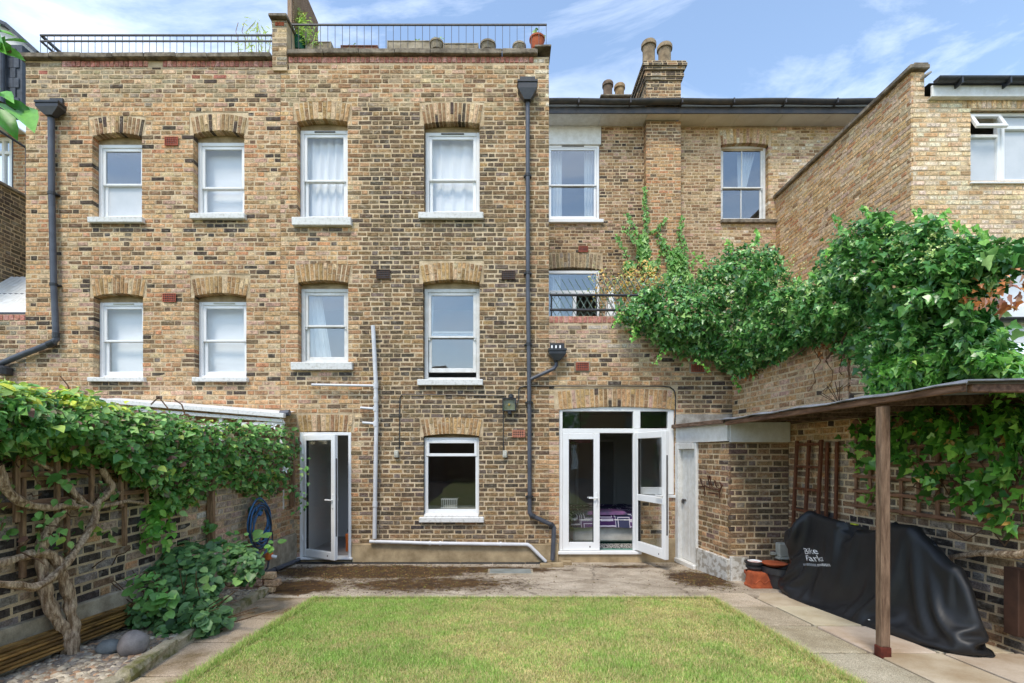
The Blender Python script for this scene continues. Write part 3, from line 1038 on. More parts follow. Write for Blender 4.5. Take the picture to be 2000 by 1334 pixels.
def sash_window(owner, x0, x1, z0, z1, Y, sill, style='upvc', split=.5, vent=False, open_low=0, gm='glassup', mid=False, low='glass'):
    m = M['upvc'] if style == 'upvc' else M['paint']
    fw = .058
    e = thing('window', (0, 0, 0), None, None)
    e.name = 'window'
    e.parent = owner
    e.matrix_parent_inverse = Matrix.Translation(-owner.location)
    y0 = Y
    q = MB().ring(x0, x1, z0, z1, fw, y0, y0 + .10, .006)
    q.build('frame', m, e)
    zm = z0 + (z1 - z0) * split
    a, b = x0 + fw, x1 - fw
    # upper sash, in front
    us = MB().ring(a + .002, b - .002, zm - .018, z1 - fw - .002, .05, y0 + .012, y0 + .046, .006, wb=.034)
    if mid: us.bbox((a + b) / 2 - .011, (a + b) / 2 + .011, y0 + .016, y0 + .042, zm + .01, z1 - fw - .03, .003)
    if style != 'upvc':
        for xx in (a + .005, b - .037):
            us.bbox(xx, xx + .03, y0 + .014, y0 + .044, zm - .06, zm - .018, .008)
    us.build('upper_sash', m, e)
    zl = z0 + fw + .002 + open_low
    ls = MB().ring(a + .006, b - .006, zl, zm + .012 + open_low, .052, y0 + .05, y0 + .084, .006, wt=.032, wb=.07)
    if mid: ls.bbox((a + b) / 2 - .011, (a + b) / 2 + .011, y0 + .054, y0 + .08, zl + .06, zm - .01, .003)
    ls.build('lower_sash', m, e)
    pane(e, a + .03, b - .03, zm + .005, z1 - fw - .03, y0 + .028, gm)
    pane(e, a + .036, b - .036, zl + .055, zm - .008 + open_low, y0 + .064, low if low == 'frosted' else gm)
    if vent:
        w = (x1 - x0) * .42
        c = (x0 + x1) / 2
        MB().bbox(c - w / 2, c + w / 2, y0 - .012, y0 + .004, z1 - .036, z1 - .018, .003).build('trickle_vent', M['boxgrey'] if vent == 'white' else M['railmetal'], e)
    if sill:
        sx0, sx1, sz0, sz1, sd = sill
        MB().obox(((sx0 + sx1) / 2, FY - .0 + .04 + (Y - FY - .12), (sz0 + sz1) / 2), (1, 0, 0), (0, 1, .04), (0, -.04, 1), (sx1 - sx0) / 2, .105 + sd, (sz1 - sz0) / 2, .008, jit=.0025, rnd=BR).build('sill', M['oldpaint'], e)
    return e

def room(owner, x0, x1, z0, z1, y1, m='interior', floor=None, y0=FY + .26, nm='interior_wall'):
    q = MB()
    q.quad((x0, y1, z0), (x1, y1, z0), (x1, y1, z1), (x0, y1, z1))
    q.quad((x0, y0, z0), (x0, y1, z0), (x0, y1, z1), (x0, y0, z1))
    q.quad((x1, y1, z0), (x1, y0, z0), (x1, y0, z1), (x1, y1, z1))
    q.quad((x0, y0, z1), (x0, y1, z1), (x1, y1, z1), (x1, y0, z1))
    if not floor: q.quad((x0, y0, z0), (x1, y0, z0), (x1, y1, z0), (x0, y1, z0))
    o = q.build(nm, M[m], owner)
    if floor:
        f = MB().quad((x0, y0 - .15, z0), (x1, y0 - .15, z0), (x1, y1, z0), (x0, y1, z0))
        f.build('room_floor', M[floor], owner)
    return o

wspec = {0: dict(low='frosted', split=.49), 1: dict(split=.41, gm='glasscurtain'), 2: dict(vent='dark', split=.46, gm='glasscurtain'), 3: dict(vent='dark', split=.45, gm='glasscurtain'), 4: dict(vent='white', split=.5, gm='glasscurtain'),
         5: dict(vent='white', split=.5, gm='glasscurtain'), 6: dict(style='wood', split=.51), 7: dict(style='wood', split=.48, open_low=.09)}
for i, (h, a, b, s, sp, rise, ah, nv, ac, s0, s1, sh) in enumerate(WIN):
    ow = houseA if h == 'A' else houseB
    x0, x1, z0, zs = FX(a), FX(b), FZ(s), FZ(sp)
    arch(ow, O_F, UX, NY, x0, x1, zs, rise, ah, nv, archcol(ac), 50 + i, splay=.2, whole=.55)
    Yw = FY + .12
    q = MB().box(x0, x1, Yw + .015, Yw + .06, zs - .07, zs + rise + .015)
    q.build('window_head', M['render'], ow)
    sill = (FX(s0, 7.84), FX(s1, 7.84), z0 - sh / SC, z0 + .005, .01)
    if i < 8:
        sash_window(ow, x0 + .004, x1 - .004, z0, zs - .06, Yw, sill, **wspec[i])
    else:
        e = thing('window', (0, 0, 0), None, None)
        e.parent = ow
        e.matrix_parent_inverse = Matrix.Translation(-ow.location)
        z1 = zs - .02
        Yw = FY + .07
        MB().ring(x0 + .004, x1 - .004, z0, z1, .06, Yw, Yw + .07, .006, wb=.075).build('frame', M['upvc'], e)
        zt = FZ(889, 7.97)
        tl = MB().ring(x0 + .035, x1 - .035, zt - .02, z1 - .045, .048, Yw - .012, Yw + .06, .006)
        tl.build('top_light', M['upvc'], e)
        pane(e, x0 + .07, x1 - .07, zt + .02, z1 - .085, Yw + .02, 'glass')
        pane(e, x0 + .055, x1 - .055, z0 + .06, zt - .01, Yw + .03, 'glass')
        MB().bbox(FX(s0, 7.84), FX(s1, 7.84), FY - .07, FY + .09, z0 - .125, z0 - .035, .012).build('sill', M['oldpaint'], e)
        MB().obox(((x0 + x1) / 2, FY + .02, z0 - .02), UX, (0, 1, .25), (0, -.25, 1), (x1 - x0) / 2 - .01, .07, .02, .004).build('inner_sill', M['oldpaint'], e)

# rooms behind the glass
room(houseA, -3.45, -2.2, .04, 2.45, 10.1, 'interiorwhite', 'greyfloor')
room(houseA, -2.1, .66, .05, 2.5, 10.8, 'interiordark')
room(houseA, -4.2, -2.0, 2.85, 5.0, 11.0, 'interior')
room(houseA, -1.9, .66, 2.85, 5.0, 11.0, 'interior')
room(houseA, -4.2, .66, 5.2, 7.6, 11.0, 'interior')
room(houseB, -7.6, -4.3, 2.6, 5.0, 10.5, 'interior')
room(houseB, -7.6, -4.3, 5.2, 7.6, 10.5, 'interior')
q = MB().box(-2.1, .66, 10.75, 10.79, .05, 2.5)

# back door
door = thing('door', (0, 0, 0), None, None)
door.parent = houseA
door.matrix_parent_inverse = Matrix.Translation(-houseA.location)
MB().bbox(DX0 + .002, DX0 + .06, FY + .0, FY + .09, .08, DZ1 - .003, .006).bbox(DX1 - .05, DX1 - .002, FY, FY + .09, .08, DZ1 - .003, .006).bbox(DX0 + .06, DX1 - .05, FY + .002, FY + .09, DZ1 - .055, DZ1 - .003, .006).build('frame', M['upvc'], door)
MB().bbox(DX0 - .03, DX1 + .03, FY - .07, FY + .12, .05, .085, .008).build('threshold', M['upvc'], door)
MB().box(DX0, DX1, FY - .02, FY + .1, -.05, .05).build('step', M['render'], houseA)
arch(houseA, O_F, UX, NY, DX0, DX1, DZ1, .012, .275, 12, archcol(AT_GOLD), 77, splay=.14, whole=.8)
def door_leaf(parent, hinge, free, z0, z1, st=.085, rails=(), handle_z=1.02, top=.09, bot=.12, flip=1, name='leaf'):
    hinge, free = Vector(hinge), Vector(free)
    a = (free - hinge); L = a.length; a = a / L
    nrm = a.cross(ZV)
    q = MB()
    def bx(u0, u1, za, zb, t=.033):
        q.obox(hinge + a * (u0 + u1) / 2 + ZV * (za + zb) / 2, a, nrm, ZV, (u1 - u0) / 2, t, (zb - za) / 2, .006)
    bx(0, st, z0, z1); bx(L - st, L, z0, z1)
    bx(st, L - st, z1 - top, z1, .032); bx(st, L - st, z0, z0 + bot, .032)
    for r in rails: bx(st, L - st, r - .05, r + .05, .032)
    leaf = q.build(name, M['upvc'], parent)
    zz = [z0 + bot] + [r for r in rails] + [z1 - top]
    for i in range(len(zz) - 1):
        za = zz[i] + (.05 if i > 0 else 0)
        zb = zz[i + 1] - (.05 if i + 1 < len(zz) - 1 else 0)
        g_ = MB().obox(hinge + a * L / 2 + ZV * (za + zb) / 2, a, nrm, ZV, L / 2 - st + .002, .004, (zb - za) / 2 + .002)
        o = g_.build('pane', M['glass'], leaf if False else parent)
        gk = MB()
        for (ua, ub) in ((st, st + .009), (L - st - .009, L - st)):
            gk.obox(hinge + a * (ua + ub) / 2 + ZV * (za + zb) / 2, a, nrm, ZV, .0045, .02, (zb - za) / 2)
        gk.build('gasket', M['rubber'], parent)
    hq = MB()
    for sgn in (-1, 1):
        c = hinge + a * (L - st / 2) + ZV * handle_z + nrm * sgn * .04
        hq.obox(c, a, nrm, ZV, .014, .006, .11, .004)
        hq.obox(c + nrm * sgn * .03 - a * .06 + ZV * .02, a, nrm, ZV, .075, .008, .01, .003)
        hq.obox(c + nrm * sgn * .015 + ZV * .02, a, nrm, ZV, .009, .02, .009, .003)
    hq.build('handle', M['upvc'], parent)
    ed = MB().obox(hinge + a * (L + .001) + ZV * ((z0 + z1) / 2), a, nrm, ZV, .002, .012, (z1 - z0) / 2 * .62)
    ed.build('lock_strip', M['railmetal'], parent)
    lk = MB().obox(hinge + a * (L - .16) + ZV * (z0 + .06), a, nrm, ZV, .012, .036, .016, .006)
    lk.build('lock', M['railmetal'], parent)
    return leaf
door_leaf(door, (DX0 + .055, FY + .035, 0), (-2.615, 7.57, 0), .10, DZ1 - .05)
hq = MB()
for z in (.35, 1.05, 1.75):
    hq.bbox(DX0 + .035, DX0 + .062, FY - .02, FY + .03, z, z + .09, .004)
hq.build('hinge', M['upvc'], door)
# inside the small room: screen on the side wall, socket, chair
tv = thing('television', (-2.23, 9.3, 1.4), 'black flat screen on the white wall inside the narrow back door', 'television')
MB().bbox(-2.26, -2.205, 8.9, 9.6, 1.15, 1.75, .006).build('screen', M['screen'], tv)
MB().bbox(-2.206, -2.202, 9.1, 9.4, 1.3, 1.6).build('wall_bracket', M['darkmetal'], tv)
ch = thing('armchair', (-2.45, 8.9, .04), 'wooden chair with dark blue seat just inside the narrow back door', 'chair')
MB().bbox(-2.78, -2.30, 8.6, 9.1, .34, .44, .03).build('seat', mat('navy_cloth', (.02, .028, .06), .9), ch)
MB().bbox(-2.78, -2.30, 9.1, 9.2, .40, .85, .03).build('backrest', bpy.data.materials['navy_cloth'], ch)
MB().bbox(-2.80, -2.28, 8.56, 8.6, .27, .35, .006).build('front_rail', M['orange'], ch)
for x in (-2.79, -2.33):
    for y in (8.55, 9.12):
        MB().bbox(x, x + .05, y, y + .05, .04, .34, .005).build('leg', M['orange'], ch)

# ------------------------------------------------------------------ infill extension with the French windows and roof terrace
ext = thing('rear_extension', (2.2, FY + .5, 0), 'single storey brick extension with white French windows and roof terrace', 'house extension')
EX0, EX1 = FX(1072) + .004, 3.78
FD0, FD1, FDZ0, FDZ1 = FX(1092), FX(1318), FZ(1076), FZ(799)
SIDE = FX(1246)
hE = [(FD0, FD1, FZ(968), FDZ1), (FD0, SIDE, -.1, FZ(968)), (FD0 - .08, FD1 + .05, FDZ1, FDZ1 + .36), (SIDE - .01, FD1 + .6, -.1, FZ(1052)), (EX0 - .1, FD0 + .01, -.1, FZ(1062))]
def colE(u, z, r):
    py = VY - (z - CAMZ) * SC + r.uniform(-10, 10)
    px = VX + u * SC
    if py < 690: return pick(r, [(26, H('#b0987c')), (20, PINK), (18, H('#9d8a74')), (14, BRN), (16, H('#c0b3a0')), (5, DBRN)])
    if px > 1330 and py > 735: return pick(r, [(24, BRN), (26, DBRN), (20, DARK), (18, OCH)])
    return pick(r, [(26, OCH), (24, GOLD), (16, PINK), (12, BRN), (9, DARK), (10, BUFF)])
Z_E = FZ(631)
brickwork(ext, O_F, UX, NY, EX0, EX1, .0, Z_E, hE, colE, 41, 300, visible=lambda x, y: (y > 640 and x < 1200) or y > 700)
soldiers(ext, EX0, EX1, Z_E, .115, FY, 9)
arch(ext, O_F, UX, NY, FD0, FD1, FDZ1 - .01, .05, .30, 26, archcol([(40, H('#b8945a')), (20, OCH), (15, PINK), (10, DARK), (15, BRN)]), 79, splay=.12, whole=.45)
MB().bbox(SIDE, FD1 + .03, FY - .02, FY + .05, -.02, FZ(1052), .008).build('plinth', M['render'], ext)
MB().bbox(FX(1091) + .003, SIDE, FY - .018, FY + .05, -.02, FDZ0 - .05, .008).build('step', M['render'], ext)
q = MB().box(EX0, EX1 + .25, FY + .2, 11.38, Z_E - .25, Z_E - .1)
q.build('flat_roof', M['concrete'], ext)  # unseen roof finish made pale to bounce light up to the soffit

fd = thing('french_window', (0, 0, 0), None, None)
fd.parent = ext
fd.matrix_parent_inverse = Matrix.Translation(-ext.location)
YF = FY + .03
q = MB()
zt0, zt1 = FZ(837, YF), FZ(801, YF)     # transom light band
q.bbox(FD0 + .003, FD0 + .06, YF, YF + .08, FDZ0, FDZ1 + .04, .006)
q.bbox(FD1 - .10, FD1 - .003, YF, YF + .08, FZ(966), FDZ1 + .04, .006)
q.bbox(FD0 + .06, FD1 - .10, YF + .002, YF + .08, FDZ1 - .035, FDZ1 + .045, .006)
q.bbox(FD0 + .06, FD1 - .10, YF + .002, YF + .08, zt0 - .075, zt0, .006)
q.bbox(FX(1238), FX(1252), YF + .001, YF + .08, zt0, FDZ1 - .035, .006)
q.bbox(FX(1238), FX(1250), YF + .001, YF + .08, FDZ0, zt0 - .075, .006)
q.bbox(FX(1250), FD1 - .1, YF + .001, YF + .08, FZ(966), FZ(952), .006)
q.build('frame', M['upvc'], fd)
MB().bbox(FX(1248), FD1 + .02, FY - .03, FY + .1, FZ(972), FZ(967), .004).build('side_sill', M['upvc'], fd)
MB().bbox(FD0 - .02, FX(1252), FY - .05, FY + .1, FDZ0 - .05, FDZ0 - .002, .008).build('threshold', M['upvc'], fd)
pane(fd, FD0 + .055, FX(1239), zt0 - .003, FDZ1 - .03, YF + .04)
pane(fd, FX(1251), FD1 - .095, zt0 - .003, FDZ1 - .03, YF + .04)
pane(fd, FX(1250), FD1 - .095, FZ(954), zt0 - .07, YF + .04)
# shut leaf
door_leaf(fd, (FD0 + .062, YF + .025, 0), (FX(1172), YF + .025, 0), FDZ0 + .003, zt0 - .077, st=.10, top=.10, bot=.13, name='leaf')
door_leaf(fd, (FX(1243), YF - .01, 0), (2.385, 7.13, 0), FDZ0 + .02, zt0 - .07, st=.09, rails=(1.06,), handle_z=1.12, top=.10, bot=.15, name='leaf')

# bedroom
room(ext, .80, 3.6, .16, 2.65, 11.2, 'interior', 'carpet')
wd = thing('wardrobe', (1.9, 11.1, .16), 'dim panelled double doors at the back of the bedroom', 'wardrobe')
for x in (1.62, 2.10):
    MB().ring(x, x + .46, .17, 2.1, .07, 11.10, 11.15, .006).build('door_frame', M['interior'], wd)
    MB().box(x + .07, x + .39, 11.13, 11.15, .24, 2.03).build('door_panel', M['interiordark'], wd)
MB().lathe((2.08, 11.06, .95), [(.006, -.07), (.022, -.05), (.012, .0), (.004, .05)], 8).build('tassel', M['darkmetal'], wd)
sh = thing('lamp_shade', (1.55, 10.0, 2.2), 'dusky pink lamp shade hanging in the bedroom', 'lamp shade')
MB().lathe((1.56, 10.0, 1.98), [(.21, 0), (.215, .28), (.21, .28), (.205, 0)], 20).build('shade', mat('pink_shade', H('#8f5560'), .8), sh)
MB().tube([(1.56, 10, 2.25), (1.56, 10, 2.64)], .006, 6).build('flex', M['darkmetal'], sh)
def duvet_mat():
    m = mat('purple_duvet', H('#4d2a63'), .9, H('#3a1f4e'), nscale=3)
    n, l = m.node_tree.nodes, m.node_tree.links
    bs = n['Principled BSDF']
    src = bs.inputs['Base Color'].links[0].from_socket
    geo = n.new('ShaderNodeNewGeometry')
    wv = n.new('ShaderNodeTexVoronoi')
    wv.inputs['Scale'].default_value = 3.2
    wv.distance = 'CHEBYCHEV'
    l.new(geo.outputs['Position'], wv.inputs['Vector'])
    wr = n.new('ShaderNodeValToRGB')
    wr.color_ramp.interpolation = 'CONSTANT'
    e = wr.color_ramp.elements
    e[0].color = (0, 0, 0, 1)
    e[1].position = .30; e[1].color = (1, 1, 1, 1)
    k = e.new(.34); k.color = (0, 0, 0, 1)
    k = e.new(.45); k.color = (1, 1, 1, 1)
    k = e.new(.485); k.color = (0, 0, 0, 1)
    l.new(wv.outputs['Distance'], wr.inputs[0])
    vc = n.new('ShaderNodeValToRGB')
    vc.color_ramp.interpolation = 'CONSTANT'
    e = vc.color_ramp.elements
    e[0].color = (*H('#4d2a63'), 1)
    e[1].position = .5; e[1].color = (*H('#2f3b52'), 1)
    k = e.new(.75); k.color = (*H('#3a2150'), 1)
    l.new(wv.outputs['Color'], vc.inputs[0])
    c0 = n.new('ShaderNodeMixRGB'); c0.inputs[0].default_value = .8
    l.new(src, c0.inputs[1]); l.new(vc.outputs[0], c0.inputs[2])
    c = n.new('ShaderNodeMixRGB')
    c.inputs[2].default_value = (*H('#b9b4c4'), 1)
    l.new(wr.outputs[0], c.inputs[0]); l.new(c0.outputs[0], c.inputs[1])
    l.new(c.outputs[0], bs.inputs['Base Color'])
    return m
bed = thing('bed', (2.1, 9.0, .16), 'divan bed with purple patterned duvet inside the French windows', 'bed')
MB().bbox(1.22, 2.75, 8.62, 10.55, .20, .52, .03).build('divan', mat('pale_valance', (.62, .60, .55), .9), bed)
def soft(x0, x1, y0, y1, z0, z1, name, m, parent, amp=.025, nx=22, ny=22, seed=0, drop=.12):
    vs, fs = [], []
    for j in range(ny + 1):
        for i in range(nx + 1):
            u, v = i / nx, j / ny
            x, y = x0 + (x1 - x0) * u, y0 + (y1 - y0) * v
            ed = min(u, 1 - u, v, 1 - v)
            z = z1 + amp * noise.noise(Vector((x * 5 + seed, y * 5, 0))) + amp * noise.noise(Vector((x * 11, y * 11 + seed, 3))) * .5
            z -= (max(0, .06 - ed) / .06) ** 1.5 * drop
            vs.append((x, y, z))
    for j in range(ny):
        for i in range(nx):
            a = j * (nx + 1) + i
            fs.append((a, a + 1, a + nx + 2, a + nx + 1))
    return MB().add(vs, fs).build(name, m, parent, smooth=True)
soft(1.16, 2.80, 8.54, 10.6, .5, .68, 'duvet', duvet_mat(), bed, drop=.22)
MB().bbox(1.2, 2.7, 8.60, 10.5, .52, .62, .03).build('mattress', M['curtain'], bed)
soft(1.45, 2.2, 8.62, 9.1, .66, .725, 'folded_throw', mat('pink_throw', H('#8d5a8a'), .9, H('#43506a'), nscale=5), bed, amp=.015, drop=.05, seed=4)
rug = MB().bbox(1.3, 2.4, 8.2, 8.6, .163, .172, .002)
def zebra():
    m = mat('striped_rug', (.5, .5, .5), .95)
    n, l = m.node_tree.nodes, m.node_tree.links
    w = n.new('ShaderNodeTexWave'); w.inputs['Scale'].default_value = 7; w.inputs['Distortion'].default_value = 9; w.inputs['Detail Scale'].default_value = 2
    g_ = n.new('ShaderNodeNewGeometry'); l.new(g_.outputs['Position'], w.inputs['Vector'])
    r = n.new('ShaderNodeValToRGB'); r.color_ramp.interpolation = 'CONSTANT'; r.color_ramp.elements[0].color = (.02, .02, .02, 1); r.color_ramp.elements[1].position = .5; r.color_ramp.elements[1].color = (.55, .53, .5, 1)
    l.new(w.outputs['Fac'], r.inputs[0]); l.new(r.outputs[0], n['Principled BSDF'].inputs['Base Color'])
    return m
tag(rug.build('rug', zebra()), 'black and white striped rug in front of the bed', 'rug')

# ------------------------------------------------------------------ curtains and blinds
def curtain(x0, x1, z0, z1, y, label, wave=.025, k=9, tilt=0.0, seed=0, gather=None, m='curtain'):
    vs, fs = [], []
    nx, nz = 40, 14
    for j in range(nz + 1):
        v = j / nz
        for i in range(nx + 1):
            u = i / nx
            g_ = 1.0
            if gather: g_ = gather(v)
            x = x0 + (x1 - x0) * u * g_ + tilt * (1 - v)
            yy = y + wave * math.sin(u * k * 6.283 + .8 * math.sin(v * 3 + seed) + seed) + wave * .5 * math.sin(u * k * 2.1 * 6.283 + seed * 2)
            vs.append((x, yy, z0 + (z1 - z0) * v))
    for j in range(nz):
        for i in range(nx):
            a = j * (nx + 1) + i
            fs.append((a, a + 1, a + nx + 2, a + nx + 1))
    o = MB().add(vs, fs).build('curtain', M[m], smooth=True)
    return tag(o, label, 'curtain', 'white curtains behind the windows')
def wx(i): return FX(WIN[i][1]), FX(WIN[i][2]), FZ(WIN[i][3]), FZ(WIN[i][4])
x0, x1, z0, z1 = wx(2)
curtain(x0 - .05, x1 + .05, z0 - .05, z1, FY + .27, 'sheer white curtain behind top window nearest the party pier', .02, 7, seed=1)
x0, x1, z0, z1 = wx(3)
curtain(x0 - .05, x1 + .05, z0 - .05, z1, FY + .27, 'sheer white curtain filling top window beside the grey downpipe', .012, 5, seed=2)
x0, x1, z0, z1 = wx(6)
curtain(x0 - .02, x0 + .36, z0 - .1, z1, FY + .34, 'white curtain hanging at one side of middle window above the back door', .02, 4, seed=3, tilt=.10, gather=lambda v: 1.0 - .35 * v)
x0, x1, z0, z1 = wx(7)
curtain(x0 - .02, x0 + .14, z0 + .3, z1, FY + .36, 'narrow strip of white curtain in half raised middle window', .012, 3, seed=4, gather=lambda v: .6 + .4 * v)
def blind(i, label, seed):
    x0, x1, z0, z1 = wx(i)
    x0 -= .03; x1 += .03
    vs, fs = [], []
    n = 24
    for j in range(n + 1):
        v = j / n
        z = z0 + (z1 - z0) * v
        y = FY + .285 + .012 * abs(math.sin(v * math.pi * 4)) + .004 * noise.noise(Vector((v * 9, seed, 0)))
        for k in range(9):
            vs.append((x0 + (x1 - x0) * k / 8, y + .006 * noise.noise(Vector((k * 1.3, v * 6, seed))), z))
    for j in range(n):
        for k in range(8):
            a = j * 9 + k
            fs.append((a, a + 1, a + 10, a + 9))
    tag(MB().add(vs, fs).build('roman_blind', M['curtain'], smooth=True), label, 'blind', 'white blinds')
blind(4, 'white roman blind in the lower sash window nearest the grey downpipe with a bend', 1)
blind(5, 'white roman blind in the lower window beside the small red air brick', 2)
blind(1, 'white blind drawn behind the upper window second from the bent downpipe', 3)
bx = thing('chest', (FX(915), FY + .6, 2.9), 'orange wooden chest top seen under the half raised sash', 'chest')
MB().bbox(FX(888), FX(945), FY + .45, FY + .9, 2.86, FZ(728) - .02, .01).build('top', M['terracotta'], bx)
MB().bbox(FX(890), FX(943), FY + .46, FY + .89, 2.852, 2.862).build('base', M['woodbrown'], bx)
rack = thing('dish_rack', (FX(870), FY + .5, .9), 'white wire dish rack behind the ground floor kitchen window', 'dish rack')
MB().box(-2.0, .6, FY + .35, FY + .95, .78, .82).build('worktop', M['interior'], houseA)
q = MB()
for i in range(9):
    q.tube([(FX(856) + i * .032, FY + .45, .83), (FX(856) + i * .032, FY + .45, .98), (FX(856) + i * .032, FY + .75, .98)], .004, 5)
q.tube([(FX(854), FY + .45, .98), (FX(856) + .27, FY + .45, .98)], .006, 6).tube([(FX(854), FY + .45, .83), (FX(856) + .27, FY + .45, .83)], .006, 6)
q.build('wire_frame', M['upvc'], rack)
MB().bbox(FX(858), FX(885), FY + .5, FY + .7, .825, .86, .01).build('tray', M['boxgrey'], rack)

# ------------------------------------------------------------------ main rear wall of the terrace, set back behind the roof terrace
YC = 11.4
terr = thing('terraced_house', (4.5, YC + .5, 0), 'recessed upper storeys with chimney breast, deep cream soffit and dark gutter', 'house')
def CX(px, Y=YC): return FX(px, Y)
def CZ(py, Y=YC): return FZ(py, Y)
hC = [(CX(1066), CX(1171), CZ(434), CZ(285)), (CX(1066) - .1, CX(1175), CZ(285), CZ(248)),
      (CX(1408), CX(1501), CZ(432), CZ(283)), (CX(1408) - .07, CX(1501) + .07, CZ(283), CZ(283) + .42),
      (CX(1066), CX(1171), CZ(640), CZ(526)), (CX(1066) - .1, CX(1171) + .08, CZ(526), CZ(526) + .40)]
def colC(u, z, r):
    px = VX + u * FPX / YC + r.uniform(-12, 12)
    if px < 1262: return pick(r, [(24, BRN), (26, DBRN), (28, H('#a98a5e')), (12, PINK), (6, DARK)])
    if px < 1400: return pick(r, T_FAR)
    return pick(r, T_FARP)
brickwork(terr, (0, YC, 0), UX, NY, .70, 8.9, 3.6, CZ(246), hC, colC, 61, 300, visible=lambda x, y: 1180 < x < 1500 and 250 < y < 480)
arch(terr, (0, YC, 0), UX, NY, CX(1408), CX(1501), CZ(283), .05, .34, 15, archcol(T_FARP), 62, splay=.12, whole=.5)
arch(terr, (0, YC, 0), UX, NY, CX(1066), CX(1171), CZ(526), .05, .34, 15, archcol([(1, GREY), (1, OLV), (1, H('#8d7a5c'))]), 63, splay=.12, whole=.5)
# chimney breast
cb0, cb1, YB = CX(1262, 11.2), CX(1330, 11.2), 11.2
colCB = lambda u, z, r: pick(r, [(34, H('#b8925c')), (26, H('#a98a5e')), (18, ORA), (12, BRN), (8, DBRN)] if z < 8.9 else [(2, DBRN), (2, BRN), (1, OCH)])
brickwork(terr, (0, YB, 0), UX, NY, cb0, cb1, 3.6, CZ(248), [], colCB, 64, 150, sname='chimney_breast', visible=lambda x, y: y < 460)
brickwork(terr, (cb0, YC, 0), (0, -1, 0), (-1, 0, 0), 0, YC - YB, 3.6, CZ(248), [], colCB, 65, 0, sname='breast_side')
# white painted head over the terrace bedroom window
MB().bbox(CX(1060), CX(1174), YC - .02, YC + .1, CZ(283), CZ(246), .01).build('painted_lintel', M['paint'], terr)
def far_sash(px0, px1, pyb, pyt, Yw, mid=False, vent=False, style='upvc', split=.5, sill=None):
    x0, x1 = FX(px0, YC), FX(px1, YC)
    z0, z1 = CZ(pyb), CZ(pyt)
    e = sash_window(terr, x0 + .004, x1 - .004, z0, z1 - .03, Yw, None, style=style, split=split, vent=vent, mid=mid)
    if sill:
        MB().bbox(FX(sill[0], YC), FX(sill[1], YC), YC - .07, YC + .12, z0 - .08, z0 + .004, .01).build('sill', M[sill[2]], e)
    return x0, x1, z0, z1
far_sash(1067, 1171, 430, 280, YC + .02, vent='dark', sill=(1060, 1178, 'upvc'), split=.475)
far_sash(1408, 1501, 430, 276, YC + .12, mid=True, style='wood', sill=(1407, 1516, 'coping'), split=.46)
MB().box(CX(1408), CX(1501), YC + .13, YC + .18, CZ(283) - .06, CZ(283) + .08).build('window_head', M['render'], terr)
fw = thing('terrace_door', (0, 0, 0), None, None)
fw.parent = terr
fw.matrix_parent_inverse = Matrix.Translation(-terr.location)
zt = CZ(569, YC)
MB().ring(CX(1066), CX(1171), 3.75, CZ(528), .07, YC + .02, YC + .1, .006).bbox(CX(1070), CX(1168), YC + .022, YC + .09, zt - .05, zt + .03, .006).bbox(CX(1119), CX(1126), YC + .022, YC + .09, 3.8, zt - .05, .006).build('frame', M['upvc'], fw)
pane(fw, CX(1072), CX(1166), zt + .02, CZ(531), YC + .05, 'glassup')
pane(fw, CX(1072), CX(1121), 3.8, zt - .04, YC + .05, 'glassup')
room(terr, .9, 3.0, 3.7, 6.2, 14, 'interior', y0=YC + .2)
room(terr, .9, 3.0, 6.6, 9.2, 14, 'interior', y0=YC + .2)
room(terr, 4.6, 6.9, 6.6, 9.2, 14, 'interior', y0=YC + .2)
curtain(CX(1076), CX(1100), CZ(430), CZ(282), YC + .3, 'white curtain at one side of set back upper window beside the wing', .03, 4, seed=5)
curtain(CX(1145), CX(1168), CZ(430), CZ(282), YC + .3, 'white curtain at the brick side of set back upper window', .03, 4, seed=6)
curtain(CX(1408), CX(1425), CZ(425), CZ(282), YC + .35, 'pale net curtain pulled aside in the four pane window', .03, 4, seed=7, tilt=-.15)
curtain(CX(1455), CX(1490), CZ(352), CZ(282), YC + .35, 'fanned net curtain in the upper half of four pane window', .03, 6, seed=8, gather=lambda v: .5 + .5 * v)
curtain(CX(1080), CX(1098), 3.8, CZ(530), YC + .3, 'pale curtain inside the roof terrace door', .03, 4, seed=9)
# eaves: soffit boards, fascia, gutter, slates
zs_ = CZ(247) + .005
YE = 10.98
xs = [.74, CX(1175, 11), CX(1265, 11), CX(1332, 11), CX(1385, 11), CX(1445, 11), CX(1530, 11), CX(1625, 11), 8.9]
for i in range(len(xs) - 1):
    a, b = xs[i] + .004, xs[i + 1] - .004
    MB().box(a, b, YE, YC - .005 if not (1.9 < i < 2.1) else YB - .005, zs_, zs_ + .02).build('soffit_board', M['paint'] if i < 2 else M['soffit'], terr)
MB().bbox(xs[0], 8.9, YE - .03, YE - .003, zs_ - .01, zs_ + .14, .004).build('fascia', M['gutter'], terr)
def gutter(owner, x0, x1, y, z, r, n=10, wob=.0, name='gutter', m='gutter'):
    vs, fs = [], []
    K = 24
    for i in range(K + 1):
        x = x0 + (x1 - x0) * i / K
        dz = wob * math.sin(i * .9)
        for j in range(n + 1):
            t = math.pi * j / n
            vs.append((x, y - r * math.cos(t), z + dz - r * math.sin(t)))
    for i in range(K):
        for j in range(n):
            a = i * (n + 1) + j
            fs.append((a, a + 1, a + n + 2, a + n + 1))
    for e in (0, K):
        fs.append(tuple(e * (n + 1) + j for j in range(n + 1)))
    return MB().add(vs, fs).build(name, M[m], owner, smooth=False)
gutter(terr, xs[0], 8.9, YE - .10, zs_ + .22, .085, wob=.008)
